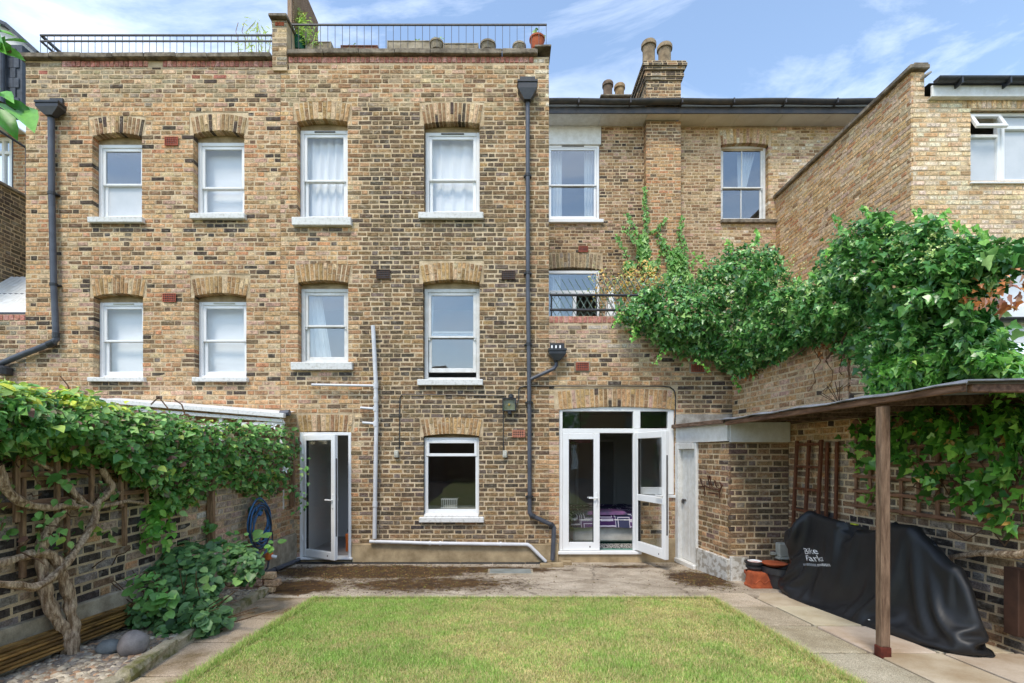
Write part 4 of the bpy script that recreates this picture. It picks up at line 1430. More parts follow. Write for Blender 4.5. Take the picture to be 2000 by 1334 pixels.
for i in range(6):
    x = xs[0] + .9 + i * 1.15
    MB().box(x, x + .03, YE - .195, YE - .02, zs_ + .12, zs_ + .225).build('gutter_bracket', M['gutter'], terr)
MB().quad((xs[0], YE - .03, zs_ + .24), (9.2, YE - .03, zs_ + .24), (9.2, YE + 4.5, zs_ + 2.0), (xs[0], YE + 4.5, zs_ + 2.0)).build('slate_roof', M['slate'], terr)
# chimney stack
chim = thing('chimney', (3.7, 11.7, 9.5), 'tall corbelled brick chimney stack with two clay pots above the gutter', 'chimney')
zc0, zc1 = 9.6, FZ(122, YB)
colS = lambda u, z, r: pick(r, [(20, H('#b8925c')), (22, BRN), (20, DBRN), (18, H('#6a5c46')), (10, DARK)])
brickwork(chim, (0, YB, 0), UX, NY, cb0, cb1, zc0, zc1 - .42, [], colS, 71, 40, sname='stack_front')
brickwork(chim, (cb0, YB + 1.0, 0), (0, -1, 0), (-1, 0, 0), 0, 1.0, zc0, zc1 - .42, [], colS, 72, 30, sname='stack_side')
MB().box(cb0 + .02, cb1 - .02, YB + .02, YB + .99, zc0, zc1 - .05).build('core', M['mortar'], chim)
for i, (o_, za, zb) in enumerate(((.03, .42, .35), (.055, .348, .28), (.03, .278, .21), (.075, .208, .14), (.11, .138, .075), (.09, .073, .02))):
    brickwork(chim, (0, YB - o_, 0), UX, NY, cb0 - o_, cb1 + o_, zc1 - za, zc1 - zb, [], lambda u, z, r: pick(r, [(30, H('#5f5446')), (20, DARK), (14, BRN), (10, GREY)]), 80 + i, 8, sname='corbel')
    brickwork(chim, (cb0 - o_, YB + 1.0 + o_, 0), (0, -1, 0), (-1, 0, 0), 0, 1.0 + 2 * o_, zc1 - za, zc1 - zb, [], lambda u, z, r: pick(r, [(30, H('#5f5446')), (20, DARK), (14, BRN)]), 90 + i, 8, sname='corbel')
    MB().box(cb0 - o_ + .012, cb1 + o_, YB - o_ + .012, YB + 1.0 + o_ - .012, zc1 - za, zc1 - zb - .002).build('corbel_core', M['coping'], chim)
def chimney_pot(px, py_top, Y, zb, r, label, tilt=(0, 0)):
    x = FX(px, Y)
    h = FZ(py_top, Y) - zb
    o = MB().lathe((x, Y, zb), [(r * 1.05, 0), (r * 1.08, .04), (r * .95, .07), (r * .9, h * .55), (r * .92, h - .12), (r * 1.12, h - .11), (r * 1.12, h - .03), (r, h), (r * .75, h), (r * .72, h - .2)], 20).build('chimney_pot', M['claypot'], smooth=False)
    autosmooth(o)
    o.color = (*tilt, 1) if len(tilt) == 3 else (1, 1, 1, 1)
    return tag(o, label, 'chimney pot', 'chimney pots')
chimney_pot(1267, 84, 11.45, zc1 - .02, .155, 'taller clay pot with orange rim on the corbelled chimney')
chimney_pot(1298, 90, 11.7, zc1 - .02, .16, 'shorter grey clay pot on the corbelled chimney')
chim2 = thing('chimney', (3.0, 13.8, 10.8), 'low distant chimney stack half hidden behind the gutter', 'chimney')
brickwork(chim2, (0, 13.5, 0), UX, NY, FX(1174, 13.5), FX(1246, 13.5), 10.2, FZ(187, 13.5), [], colS, 73, 20, sname='stack_front')
MB().bbox(FX(1172, 13.5), FX(1250, 13.5), 13.42, 14.3, FZ(191, 13.5), FZ(187, 13.5), .02).build('cap', M['coping'], chim2)
chimney_pot(1187, 162, 13.8, FZ(188, 13.5) - .02, .14, 'small dark clay pot on the low distant chimney', (.6, .55, .6))
chimney_pot(1210, 167, 13.9, FZ(188, 13.5) - .02, .14, 'small buff clay pot on the low distant chimney', (1.15, 1.05, .9))

# ------------------------------------------------------------------ neighbour's yellow brick wing
YN = 7.6
XN = FX(1780, YN)
wing = thing('brick_wing', (XN + 2, YN + 1.5, 0), 'clean yellow brick wing with stone coping and white casement window, behind the ivy', 'house')
ZN = FZ(140, YN)
wn0, wn1, wz0, wz1 = FX(1896, YN), FX(2160, YN), FZ(356, YN), FZ(213, YN)
lz0, lz1 = FZ(690, YN), FZ(520, YN)
lw0 = FX(1925, YN)
colN = lambda u, z, r: pick(r, T_WING)
brickwork(wing, (0, YN, 0), UX, NY, XN, XN + 4.2, 1.5, FZ(188, YN), [(wn0, wn1, wz0, wz1), (wn0 - .12, wn1, wz1, wz1 + .24), (lw0, wn1, lz0, lz1)], colN, 101, 300, visible=lambda x, y: y < 430, stretcher=False)
brickwork(wing, (0, YN, 0), UX, NY, XN, FX(1806, YN), FZ(188, YN) + .0, ZN, [], colN, 102, 12, sname='parapet_end')
sideW = brickwork(wing, (XN, YC, 0), (0, -1, 0), (-1, 0, 0), .0, YC - YN, 3.0, ZN, [], lambda u, z, r: pick(r, [(36, H('#d3ae72')), (22, H('#dcc296')), (18, H('#c49a5e')), (12, H('#cdaf90')), (8, ORA), (2, BRN)]), 103, 300, sname='side_wall', visible=lambda x, y: y < 520)
MB().bbox(XN - .07, FX(1810, YN), YN - .07, YC, ZN + .002, ZN + .075, .012).build('coping_stone', M['coping'], wing)
MB().obox(((XN + FX(1808, YN)) / 2, YN - .0, ZN + .085), UX, (0, 1, 0), ZV, (FX(1808, YN) - XN) / 2, .06, .02, .01).build('coping_end', M['coping'], wing)
MB().bbox(FX(1808, YN) + .02, XN + 4.2, YN - .09, YN - .06, FZ(188, YN - .09), FZ(166, YN - .09), .004).build('fascia', M['paint'], wing)
MB().box(FX(1808, YN) + .02, XN + 4.2, YN - .06, YN - .002, FZ(188, YN - .09), FZ(187, YN - .09)).build('soffit', M['paint'], wing)
gutter(wing, FX(1812, YN), XN + 4.2, YN - .155, FZ(153, YN - .155), .062, m='pipeblack')
for px in (1853, 1945):
    MB().box(FX(px, YN), FX(px, YN) + .025, YN - .222, YN - .088, FZ(167, YN - .16), FZ(153, YN - .16)).build('gutter_bracket', M['pipeblack'], wing)
MB().quad((FX(1808, YN), YN - .06, FZ(168, YN)), (XN + 4.4, YN - .06, FZ(168, YN)), (XN + 4.4, YC, FZ(168, YN) + .1), (FX(1808, YN), YC, FZ(168, YN) + .1)).build('roof', M['slate'], wing)
MB().obox((FX(1803, YN), YN - .04, FZ(152, YN)), (1, 0, .5), (0, 1, 0), (-.5, 0, 1), .05, .06, .012, .004).build('lead_flashing', M['lead'], wing)
rn = random.Random(9)
part = MB().box(wn0 - .12, wn1, YN + .008, YN + .03, wz1 - .01, wz1 + .25).build('soldier_course', M['mortar'], wing)
for i in range(24):
    u = wn0 - .1 + i * .078
    if u > wn1: break
    place_brick(rn.choice(TPL_V), .065, .27, Vector((u, YN - .003, wz1 + .12)), Vector(UX), Vector(NY), ZV, .066, .215, pick(rn, T_WING), part, dscale=3)
cas = thing('window', (0, 0, 0), None, None)
cas.parent = wing
cas.matrix_parent_inverse = Matrix.Translation(-wing.location)
Yn = YN + .07
zt2 = FZ(265, Yn)
q = MB().ring(wn0, wn1, wz0, wz1, .05, Yn, Yn + .07, .006)
q.bbox(FX(1957, YN), FX(1957, YN) + .06, Yn + .002, Yn + .07, wz0 + .05, wz1 - .05, .006)
q.bbox(wn0 + .05, FX(1957, YN), Yn + .003, Yn + .07, zt2 - .025, zt2 + .025, .006)
q.build('frame', M['upvc'], cas)
MB().ring(FX(1957, YN) + .05, wn1 - .04, wz0 + .03, wz1 - .22, .055, Yn - .012, Yn + .05, .006).build('casement', M['upvc'], cas)
pane(cas, wn0 + .05, FX(1957, YN), wz0 + .04, zt2 - .02, Yn + .04, 'frosted')
pane(cas, FX(1957, YN) + .1, wn1 - .09, wz0 + .08, wz1 - .06, Yn + .04, 'frosted')
# the open top-hung vent
a_ = R(26)
vy, vz = -math.sin(a_), -math.cos(a_)
hinge_z = wz1 - .05
vl = .30
vx0, vx1 = wn0 + .03, FX(1957, YN) + .03
q = MB()
def vbar(u0, u1, t0, t1):
    c = Vector(((u0 + u1) / 2, Yn + vy * (t0 + t1) / 2, hinge_z + vz * (t0 + t1) / 2))
    q.obox(c, UX, (0, vy, vz), (0, -vz, vy), (u1 - u0) / 2, (t1 - t0) / 2, .022, .006)
vbar(vx0, vx1, 0, .055); vbar(vx0, vx1, vl - .055, vl); vbar(vx0, vx0 + .055, .055, vl - .055); vbar(vx1 - .055, vx1, .055, vl - .055)
q.build('open_vent', M['upvc'], cas)
c = Vector(((vx0 + vx1) / 2, Yn + vy * vl / 2, hinge_z + vz * vl / 2))
MB().obox(c, UX, (0, vy, vz), (0, -vz, vy), (vx1 - vx0) / 2 - .05, vl / 2 - .05, .003).build('pane', M['glass'], cas)
MB().bbox(wn0 - .02, wn1, YN - .03, YN + .08, wz0 - .03, wz0 - .002, .006).build('sill', M['upvc'], cas)
room(wing, wn0 - .2, wn1 + .2, wz0 - .3, wz1 + .1, YN + 2.2, 'interior', y0=YN + .2)
lo = thing('window', (0, 0, 0), None, None)
lo.parent = wing
lo.matrix_parent_inverse = Matrix.Translation(-wing.location)
MB().ring(lw0, wn1, FZ(600, YN), lz1, .06, YN + .03, YN + .1, .006).build('frame', M['upvc'], lo)
pane(lo, lw0 + .05, wn1 - .05, FZ(597, YN), lz1 - .05, YN + .06, 'frosted')
MB().bbox(lw0 - .3, wn1, YN - .25, YN + .1, FZ(640, YN), FZ(606, YN), .01).build('sill_roof', M['upvc'], lo)
gutter(wing, lw0 - .35, wn1, YN - .32, FZ(632, YN), .06, m='pipeblack')
MB().bbox(lw0 - .3, wn1, YN - .22, YN - .19, FZ(676, YN), FZ(645, YN), .004).build('lower_fascia', M['upvc'], wing)

# ------------------------------------------------------------------ houses past the edge of the wing
far = thing('mansard_house', (-11.5, 11.4, 0), 'white and slate mansard house with balcony at the edge of the golden wing', 'house')
YD = 10.4
def DX(px): return FX(px, YD)
def DZ(py): return FZ(py, YD)
brickwork(far, (0, YD, 0), UX, NY, DX(-60), DX(56), 4.0, DZ(262), [(DX(-60), DX(24), 4.0, DZ(268))], lambda u, z, r: pick(r, [(3, H('#b07f4c')), (2, OCH), (1, BRN)]), 111, 30)
MB().ring(DX(-60), DX(24), DZ(420), DZ(266), .09, YD + .02, YD + .1, .006).bbox(DX(2), DX(7), YD + .01, YD + .1, DZ(420), DZ(270), .005).bbox(DX(-60), DX(23), YD + .015, YD + .09, DZ(300), DZ(294), .004).build('window_frame', M['upvc'], far)
pane(far, DX(-58), DX(22), DZ(418), DZ(270), YD + .05, 'glassup')
MB().bbox(DX(-60), DX(52), YD - .75, YD + .02, DZ(262), DZ(258), .01).bbox(DX(-60), DX(52), YD - .78, YD - .7, DZ(236), DZ(222), .008).build('white_soffit', M['paint'], far)
YM = YD - .1
# slate cheek made of hung slates, dormer window, downpipe
rs = random.Random(3)
for r_ in range(6):
    for c_ in range(3):
        z = DZ(222) + .05 + r_ * .21
        x = DX(26) + c_ * .12 + (r_ % 2) * .05
        if x + .12 > DX(51): continue
        o = MB().bbox(x, x + .115, YM - .02 - (6 - r_) * .001, YM, z, z + .205, .003).build('slate', M['slate'], far)
        k = rs.uniform(.85, 1.2)
        o.color = (k, k, k, 1)
MB().box(DX(-60), DX(52), YM + .001, YM + .3, DZ(222), DZ(95)).build('dormer_wall', M['slate'], far)
MB().ring(DX(-60), DX(15), DZ(196), DZ(112), .1, YM - .05, YM, .006).bbox(DX(-60), DX(14), YM - .045, YM, DZ(166), DZ(159), .004).build('dormer_frame', M['upvc'], far)
pane(far, DX(-58), DX(13), DZ(194), DZ(116), YM - .03, 'glassup')
MB().bbox(DX(-60), DX(20), YM - .2, YM, DZ(112), DZ(95), .01).build('dormer_fascia', M['slate'], far)
MB().tube([(DX(21), YM - .09, DZ(225)), (DX(21), YM - .09, DZ(95))], .055, 10).build('downpipe', M['slate'], far)
# party parapet rising to the roof
pts = [(-60, 20), (17, 55), (75, 108), (75, 130), (-60, 130)]
f_ = [P(a, b, YD + .2) for a, b in pts]
b_ = [v + Vector((0, .3, 0)) for v in f_]
MB().add(f_ + b_, [(0, 1, 2, 3, 4), (9, 8, 7, 6, 5), (0, 5, 6, 1), (1, 6, 7, 2), (2, 7, 8, 3)]).build('parapet', M['paint'], far)
q = MB()
q.bar(P(-60, 17, YD + .12), P(17, 52, YD + .12), .14, .07).bar(P(17, 52, YD + .12), P(77, 106, YD + .12), .14, .07)
q.build('parapet_capping', M['slate'], far)
dw = thing('garden_wing', (-9.5, 8.6, 0), 'dark soot brown brick side wall with railing at the picture edge', 'wall')
X_D = -9.15
def onD(px, py):
    Y = X_D * FPX / (px - VX)
    return Vector((X_D, Y, CAMZ - (py - VY) * Y / FPX))
zb_ = onD(0, 557).z
zt_ = onD(20, 371).z
brickwork(dw, (X_D, 7.0, 0), (0, 1, 0), (1, 0, 0), 0, 3.4, zb_, zt_, [], lambda u, z, r: pick(r, [(30, H('#6d6250')), (30, H('#5b5142')), (20, H('#7c6d56')), (10, DARK)]), 121, 60, mcol=(.8, .8, .8))
MB().bbox(X_D - .25, X_D + .05, 7.0, 10.4, zt_ + .002, zt_ + .05, .008).build('coping_stone', M['coping'], dw)
MB().box(X_D - .25, X_D - .05, 7.0, 10.4, zb_, zt_ - .01).build('core', M['mortar'], dw)
q = MB()
rl = zt_ + .05 + .95
q.tube([(X_D - .05, 7.0, rl), (X_D - .05, 10.4, rl)], .022, 8)
rail = thing('balcony_railing', (X_D - .05, 8.7, zt_), 'thin black balcony railing on the soot brown side wall', 'railing')
q.build('top_rail', M['darkmetal'], rail)
for i in range(12):
    y = 7.6 + i * .25
    MB().tube([(X_D - .05, y, zt_ + .05), (X_D - .05, y, rl)], .011, 6).build('baluster', M['darkmetal'], rail)
MB().quad((-10.6, 8.0, FZ(545, 8.0)), (FX(50), 8.0, FZ(592, 8.0)), (FX(50), 8.0, FZ(612, 8.0)), (-10.6, 8.0, FZ(612, 8.0)))
cr = thing('glazed_roof', (-8.8, 8.3, 4.0), 'cream corrugated roof sheets above the red brick edged low wall', 'roof')
za, zb2 = FZ(611, FY + .05), FZ(540, 9.0)
for i in range(2):
    ya, yb = FY + .05 + i * .55, FY + .05 + (i + 1) * .55 - .02
    zz0 = za + (zb2 - za) * i / 2
    zz1 = za + (zb2 - za) * (i + 1) / 2
    vs, fs = [], []
    K = 60
    for j in range(K + 1):
        x = -10.8 + (FX(50) - .02 + 10.8) * j / K
        w_ = .012 * (j % 2)
        vs += [(x, ya, zz0 + w_), (x, yb, zz1 + w_)]
    for j in range(K):
        fs.append((2 * j, 2 * j + 2, 2 * j + 3, 2 * j + 1))
    MB().add(vs, fs).build('roof_sheet', M['paint'], cr)
    MB().tube([(-10.8, ya - .01, zz0 - .02), (FX(50) - .02, ya - .01, zz0 - .02)], .03, 8).build('glazing_bar', M['pipe'], cr)

# ------------------------------------------------------------------ garden walls
gl = thing('garden_wall', (XL - .11, 5.4, 0), 'old garden wall of dark and pale bricks behind the gnarled vine', 'wall')
def colGL(u, z, r):
    y = u
    if y > 6.6 and z > .5: return pick(r, [(30, OCH), (24, GOLD), (18, PINK), (16, GREY), (8, BRN)])
    if y > 5.2: return pick(r, [(24, H('#a99682')), (20, PINK), (20, GREY), (16, BRN), (10, H('#bdb2a4'))])
    return pick(r, [(20, BLK), (20, H('#4a443f')), (20, H('#8a8178')), (18, H('#9d8c74')), (12, DBRN), (8, OCH)])
ZGL = 1.86
brickwork(gl, (XL, 0, 0), (0, 1, 0), (1, 0, 0), 2.6, FY - .002, .0, ZGL, [], colGL, 131, 300, mcol=(.85, .85, .85), jit=.005, visible=lambda x, y: y > 900 and x < 570, course=.079)
MB().box(XL - .22, XL - .02, 2.6, FY, -.05, ZGL).build('core', M['mortar'], gl)
MB().bbox(XL - .25, XL + .03, 2.6, FY - .01, ZGL + .001, ZGL + .06, .01).build('coping_stone', M['coping'], gl)
ys = [7.88, 6.9, 5.8, 4.7, 3.6, 2.6]
for i in range(5):
    a, b = ys[i + 1], ys[i]
    zt = .47 + .025 * (7.9 - (a + b) / 2)
    MB().obox((XL + .022, (a + b) / 2, zt / 2), (1, 0, 0), (0, 1, -.025), (0, .025, 1), .03, (b - a) / 2 - .002, zt / 2, .006, jit=.003, rnd=rs).build('plinth', M['concrete'], gl)

gr = thing('garden_wall', (4.0, 5.4, 0), 'high golden brick boundary wall under the ivy behind the bike shelter', 'wall')
dirR = Vector((XR(2.5) - XR(7.9), 2.5 - 7.9, 0))
LR = dirR.length
dirR.normalize()
nR = Vector((-1, -.075, 0)).normalized()
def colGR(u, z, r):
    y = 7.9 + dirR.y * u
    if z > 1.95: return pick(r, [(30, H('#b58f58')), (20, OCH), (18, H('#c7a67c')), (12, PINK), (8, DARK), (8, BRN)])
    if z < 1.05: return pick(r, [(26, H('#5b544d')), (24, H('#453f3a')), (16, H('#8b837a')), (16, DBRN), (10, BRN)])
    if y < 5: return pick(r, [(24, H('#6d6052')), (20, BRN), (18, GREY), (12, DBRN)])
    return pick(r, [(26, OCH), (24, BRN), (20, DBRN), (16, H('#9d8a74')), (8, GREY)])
ztopR = lambda u: 3.45 if u < 2.45 else 2.42
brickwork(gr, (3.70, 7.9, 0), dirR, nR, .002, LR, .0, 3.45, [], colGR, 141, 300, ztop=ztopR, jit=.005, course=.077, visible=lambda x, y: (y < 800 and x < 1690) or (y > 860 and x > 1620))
q = MB()
for (u0, u1, zt) in ((0, 2.45, 3.45), (2.45, LR, 2.42)):
    A = Vector((3.70, 7.9, 0)) + dirR * u0 - nR * .03
    B = Vector((3.70, 7.9, 0)) + dirR * u1 - nR * .03
    A2, B2 = A - nR * .2, B - nR * .2
    q.add([A, B, B2, A2] + [v + ZV * zt for v in (A, B, B2, A2)], [(0, 1, 5, 4), (1, 2, 6, 5), (2, 3, 7, 6), (3, 0, 4, 7), (4, 5, 6, 7)])
q.build('core', M['mortar'], gr)

ue = Vector((3.70, 7.9, 0)) + dirR * 2.45
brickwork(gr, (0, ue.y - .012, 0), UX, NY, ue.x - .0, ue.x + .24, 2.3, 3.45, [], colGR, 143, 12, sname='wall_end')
# ------------------------------------------------------------------ outhouse
oh = thing('outhouse', (3.4, 7.2, 0), 'low brick outhouse with white plank door and white fascia', 'outhouse')
A0, A1 = Vector((2.83, FY, 0)), Vector((3.0, 6.5, 0))
dO = (A1 - A0)
LO = dO.length
dO.normalize()
nO = Vector((dO.y, -dO.x, 0))
if nO.x > 0: nO = -nO
u_door = .62
ZF0, ZF1 = 1.93, 2.19
colO = lambda u, z, r: pick(r, [(26, H('#7d6440')), (24, BRN), (18, DBRN), (14, OCH), (10, H('#8a7263')), (4, DARK)])
colO2 = lambda u, z, r: pick(r, [(26, H('#6b5a45')), (24, DBRN), (16, BRN), (16, H('#705a50')), (8, DARK), (6, H('#8a7d6c'))])
brickwork(oh, A0, dO, nO, u_door, LO, .32, ZF0 + .04, [], colO, 151, 160, sname='side_wall')
OX1 = XR(6.5) - .005
brickwork(oh, (0, 6.5, 0), UX, NY, 3.0, OX1, .32, ZF0, [], colO2, 152, 300, sname='front_wall', course=.0795)
q = MB()
c_ = A0 + dO * u_door
inn = [c_ - nO * .02, A1 + Vector((.02, .02, 0)), Vector((OX1, 6.52, 0)), Vector((OX1, FY - .01, 0)), c_ - nO * .02 + Vector((.3, .3, 0))]
q.add([v + ZV * .0 for v in inn] + [v + ZV * ZF1 for v in inn], [(0, 1, 6, 5), (1, 2, 7, 6), (2, 3, 8, 7), (4, 0, 5, 9), (5, 6, 7, 8, 9)])
q.build('core', M['mortar'], oh)
# peeling plinth on both faces
q = MB().obox(A0 + dO * (u_door + LO) / 2 + nO * .012 + ZV * .16, dO, -nO, ZV, (LO - u_door) / 2 + .012, .03, .20, .008, jit=.004, rnd=rs)
q.build('plinth', M['plinthpaint'], oh)
MB().obox((3.13, 6.488, .20), UX, (0, 1, 0), ZV, .12, .03, .19, .008, jit=.004, rnd=rs).build('plinth', M['plinthpaint'], oh)
# fascia, door and frame in the side
MB().obox(A0 + dO * LO / 2 + nO * .03 + ZV * (ZF0 + ZF1) / 2, dO, -nO, ZV, LO / 2 + .03, .016, (ZF1 - ZF0) / 2, .004).build('fascia', M['paint'], oh)
MB().bbox(2.99, OX1 - .01, 6.44, 6.465, ZF0 - .015, ZF1 - .01, .004).build('fascia', M['paint'], oh)
q = MB().obox(A0 + dO * .05 + nO * .012 + ZV * ((.03 + ZF0) / 2), dO, -nO, ZV, .05, .05, (ZF0 - .03) / 2, .006)
q.obox(A0 + dO * (u_door - .03) + nO * .006 + ZV * ((.03 + ZF0) / 2), dO, -nO, ZV, .028, .03, (ZF0 - .03) / 2, .006)
q.obox(A0 + dO * (u_door / 2 + .01) + nO * .01 + ZV * (ZF0 - .05), dO, -nO, ZV, u_door / 2 - .07, .045, .048, .006)
q.build('door_frame', M['paint'], oh)
dr = MB()
for i in range(4):
    w_ = (u_door - .17) / 4
    dr.obox(A0 + dO * (.108 + w_ * (i + .5)) - nO * .03 + ZV * ((.09 + ZF0 - .1) / 2), dO, -nO, ZV, w_ / 2 - .0015, .02, (ZF0 - .1 - .09) / 2, .003)
dr.build('plank_door', M['paint'], oh)
MB().obox(A0 + dO * (u_door / 2) + nO * .03 + ZV * .05, dO, -nO, ZV, u_door / 2, .05, .035, .008).build('door_sill', M['paint'], oh)
q = MB()
q.obox(A0 + dO * .19 + nO * .005 + ZV * 1.03, dO, -nO, ZV, .05, .012, .012, .003).obox(A0 + dO * .16 + nO * .012 + ZV * 1.0, dO, -nO, ZV, .016, .016, .03, .006)
q.build('padlock', M['railmetal'], oh)
# flashing and sloping felt roof of the outhouse
q = MB()
r0, r1 = 2.27, 2.22
cs = [A0 + nO * .09, A1 + Vector((-.08, -.09, 0)), Vector((XR(6.4) - .01, 6.40, 0)), Vector((3.69, FY - .003, 0))]
q.add([v + ZV * z for v, z in zip(cs, (2.20, 2.20, 2.24, 2.32))] + [v + ZV * z for v, z in zip(cs, (2.225, 2.225, 2.265, 2.345))], [(0, 3, 2, 1), (4, 5, 6, 7), (0, 1, 5, 4), (1, 2, 6, 5), (2, 3, 7, 6), (3, 0, 4, 7)])
q.build('felt_roof', M['felt'], oh)
MB().bbox(2.78, 3.69, FY - .03, FY - .004, 2.22, 2.40, .006).build('flashing', M['lead'], oh)
MB().bar(A0 + nO * .11 + ZV * 2.2, A1 + nO * .11 + ZV * 2.19 + Vector((0, -.08, 0)), .03, .06, b=.006).build('eaves_batten', M['woodlong'], oh)
# rusty iron bracket with hooks
hk = thing('iron_hook_rack', tuple(A0 + dO * 1.0 + nO * .03 + ZV * 1.4), 'rusty iron hook rack on the corner of the outhouse', 'hook rack')
def onO(u, z, d=.03): return A0 + dO * u + nO * d + ZV * z
MB().tube([onO(.72, 1.27), onO(.9, 1.30, .05), onO(1.1, 1.27, .06), onO(1.27, 1.27, .04), onO(1.3, 1.33, .03), onO(1.24, 1.37, .03)], .011, 6).build('bar', M['rust'], hk)
for (u, z) in ((.82, 1.31), (1.02, 1.36), (1.07, 1.36), (1.2, 1.30)):
    MB().tube([onO(u, 1.29, .04), onO(u - .02, z + .05, .06), onO(u - .01, z + .09, .07), onO(u + .03, z + .08, .08), onO(u + .03, z + .05, .08)], .008, 6).build('hook', M['rust'], hk)
for u in (.86, 1.24):
    MB().tube([onO(u, 1.29, .04), onO(u, 1.15, .03)], .008, 6).build('strut', M['rust'], hk)
MB().tube([onO(1.0, 1.21, .05), onO(1.22, 1.21, .05)], .012, 6).build('lower_bar', M['rust'], hk)

# ------------------------------------------------------------------ timber bike shelter
sh = thing('bike_shelter', (3.4, 4.8, .2), 'open timber lean-to shelter with felt roof over the covered bike', 'shelter')
YP = 3.74
MB().obox((2.91, YP, (gz(YP) + 2.13) / 2 + .04), UX, (0, 1, 0), ZV, .034, .034, (2.13 - gz(YP)) / 2 - .04, .006, jit=.003, rnd=rs, col=(1.0, .92, .86)).build('post', M['woodgrey'], sh)
MB().bbox(2.91 - .039, 2.91 + .039, YP - .039, YP + .039, gz(YP) - .003, gz(YP) + .08, .004).build('post_shoe', mat('red_brown_metal', H('#6b2f22'), .6, H('#4a2018'), nscale=20), sh)
MB().bar((2.91, 3.08, 2.185), (2.93, 6.42, 2.165), .04, .052, b=.005, col=(1.3, 1.1, 1.0)).build('front_beam', M['woodlong'], sh)
MB().bar((2.945, 3.08, 2.18), (4.03, 3.08, 2.18), .04, .052, b=.005, col=(1.3, 1.1, 1.0)).build('end_beam', M['woodlong'], sh)
for y in (3.9, 4.55, 5.2, 5.85):
    MB().bar((2.945, y, 2.185), (XR(y) - .05, y, 2.20), .045, .075, b=.004).build('rafter', M['woodlong'], sh)
MB().bar((XR(3.1) - .03, 3.1, 2.20), (XR(6.4) - .03, 6.4, 2.20), .045, .09, b=.004).build('wall_plate', M['woodlong'], sh)
vs, fs = [], []
K = 16
for i in range(K + 1):
    y = 3.02 + (6.5 - 3.02) * i / K
    for j, x in enumerate((2.865, 2.875, 3.1, 3.4, XR(y) - .004)):
        z = (2.208, 2.222, 2.225, 2.24, 2.26)[j] + .008 * math.sin(i * 1.7 + j)
        vs.append((x, y, z))
for i in range(K):
    for j in range(4):
        a = i * 5 + j
        fs.append((a, a + 1, a + 6, a + 5))
o = MB().add(vs, fs).build('felt_roof', M['felt'], sh)
md = o.modifiers.new('s', 'SOLIDIFY'); md.thickness = .010
# lean-to of the next garden, seen above the wall
lt = thing('glazed_lean_to', (-5, 7.4, 0), 'white framed glazed lean-to roof peeping over the climber', 'lean-to')
YT = 7.45
pa, pb = P(190, 782, YT), P(556, 812, YT)
MB().bar(pa, pb, .08, .07, b=.006).build('verge_board', M['oldpaint'], lt)
MB().bar(P(190, 795, YT + .03), P(553, 822, YT + .03), .05, .05, b=.005).build('lower_bar', M['oldpaint'], lt)
MB().bar(P(360, 832, YT + .05), P(556, 826, YT + .05), .04, .05, b=.005).build('head_rail', M['oldpaint'], lt)
for px in (192, 320, 432, 551):
    a = P(px, 800 + (px - 190) * .06, YT + .06)
    MB().bar(a, Vector((a.x, a.y, .9)), .05, .05, up=(0, 1, 0), b=.005).build('mullion', M['oldpaint'], lt)
MB().tube([P(548, 808, YT + .1), P(566, 806, YT + .1)], .05, 8).build('gutter_end', M['pipe'], lt)
MB().add([P(190, 780, YT + .05), P(555, 808, YT + .05), P(555, 806, YT + .05) + Vector((0, .38, .05)), P(190, 778, YT + .05) + Vector((0, .38, .05))], [(0, 1, 2, 3)]).build('roof_sheet', M['paint'], lt)
MB().quad(P(195, 800, YT + .08), P(550, 828, YT + .08), P(550, 960, YT + .08), P(195, 960, YT + .08)).build('pane', M['glass'], lt)

# ------------------------------------------------------------------ pipes and fittings on the wall
def hopper(mb, x, z, w=.30, h=.28, y=FY - .11, d=.15):
    # a rainwater head: square rim above, tapering to the pipe
    t = [(-w / 2, -d / 2), (w / 2, -d / 2), (w / 2, d / 2), (-w / 2, d / 2)]
    lv = [(1, 0), (1, -h * .42), (.34, -h), ]
    vs, fs = [], []
    for k, dz in lv:
        for a, b in t: vs.append((x + a * k, y + b * (k if k == 1 else .6), z + dz))
    for i in range(2):
        for j in range(4):
            k = (j + 1) % 4
            fs.append((i * 4 + j, i * 4 + k, i * 4 + 4 + k, i * 4 + 4 + j))
    fs.append((8, 9, 10, 11))
    mb.add(vs, fs)
    mb.bbox(x - w / 2 - .012, x + w / 2 + .012, y - d / 2 - .012, y + d / 2, z - .03, z + .008, .004)
    return mb
YPp = FY - .075
def fp(px, py, y=YPp):
    return P(px, py, y)
def pipe_run(t, pts, r, m, n=12, name='pipe', bracket=(), bm='pipeblack'):
    o = MB().tube([fp(*p) if len(p) == 2 else P(*p) for p in pts], r, n).build(name, M[m], t)
    autosmooth(o)
    for (px, py) in bracket:
        c = fp(px, py)
        b = MB().tube([c + Vector((0, 0, -.022)), c + Vector((0, 0, .022))], r + .008, n)
        b.bbox(c.x - r - .03, c.x + r + .03, c.y + .01, FY - .002, c.z - .012, c.z + .012, .003)
        b.build('bracket', M[bm], t)
    return o
def collar(t, p0, p1, r, m):
    MB().tube([p0, p1], r, 12).build('collar', M[m], t)
d1 = thing('drainpipe', tuple(fp(1030, 1095)), 'long dark grey drainpipe with hopper head beside the French windows', 'drainpipe')
hopper(MB(), FX(1030, 7.79), FZ(163, 7.79)).build('hopper', M['pipeblack'], d1)
MB().box(FX(1016), FX(1045), FY - .03, FY - .004, FZ(166), FZ(152)).build('outlet_hole', M['darkmetal'], d1)
pipe_run(d1, [(1030.5, 190), (1031, 560), (1034, 800), (1034.5, 1003)], .034, 'pipe', bracket=[(1030.7, 342), (1031, 533), (1032, 672), (1033.6, 786), (1034.3, 970)])
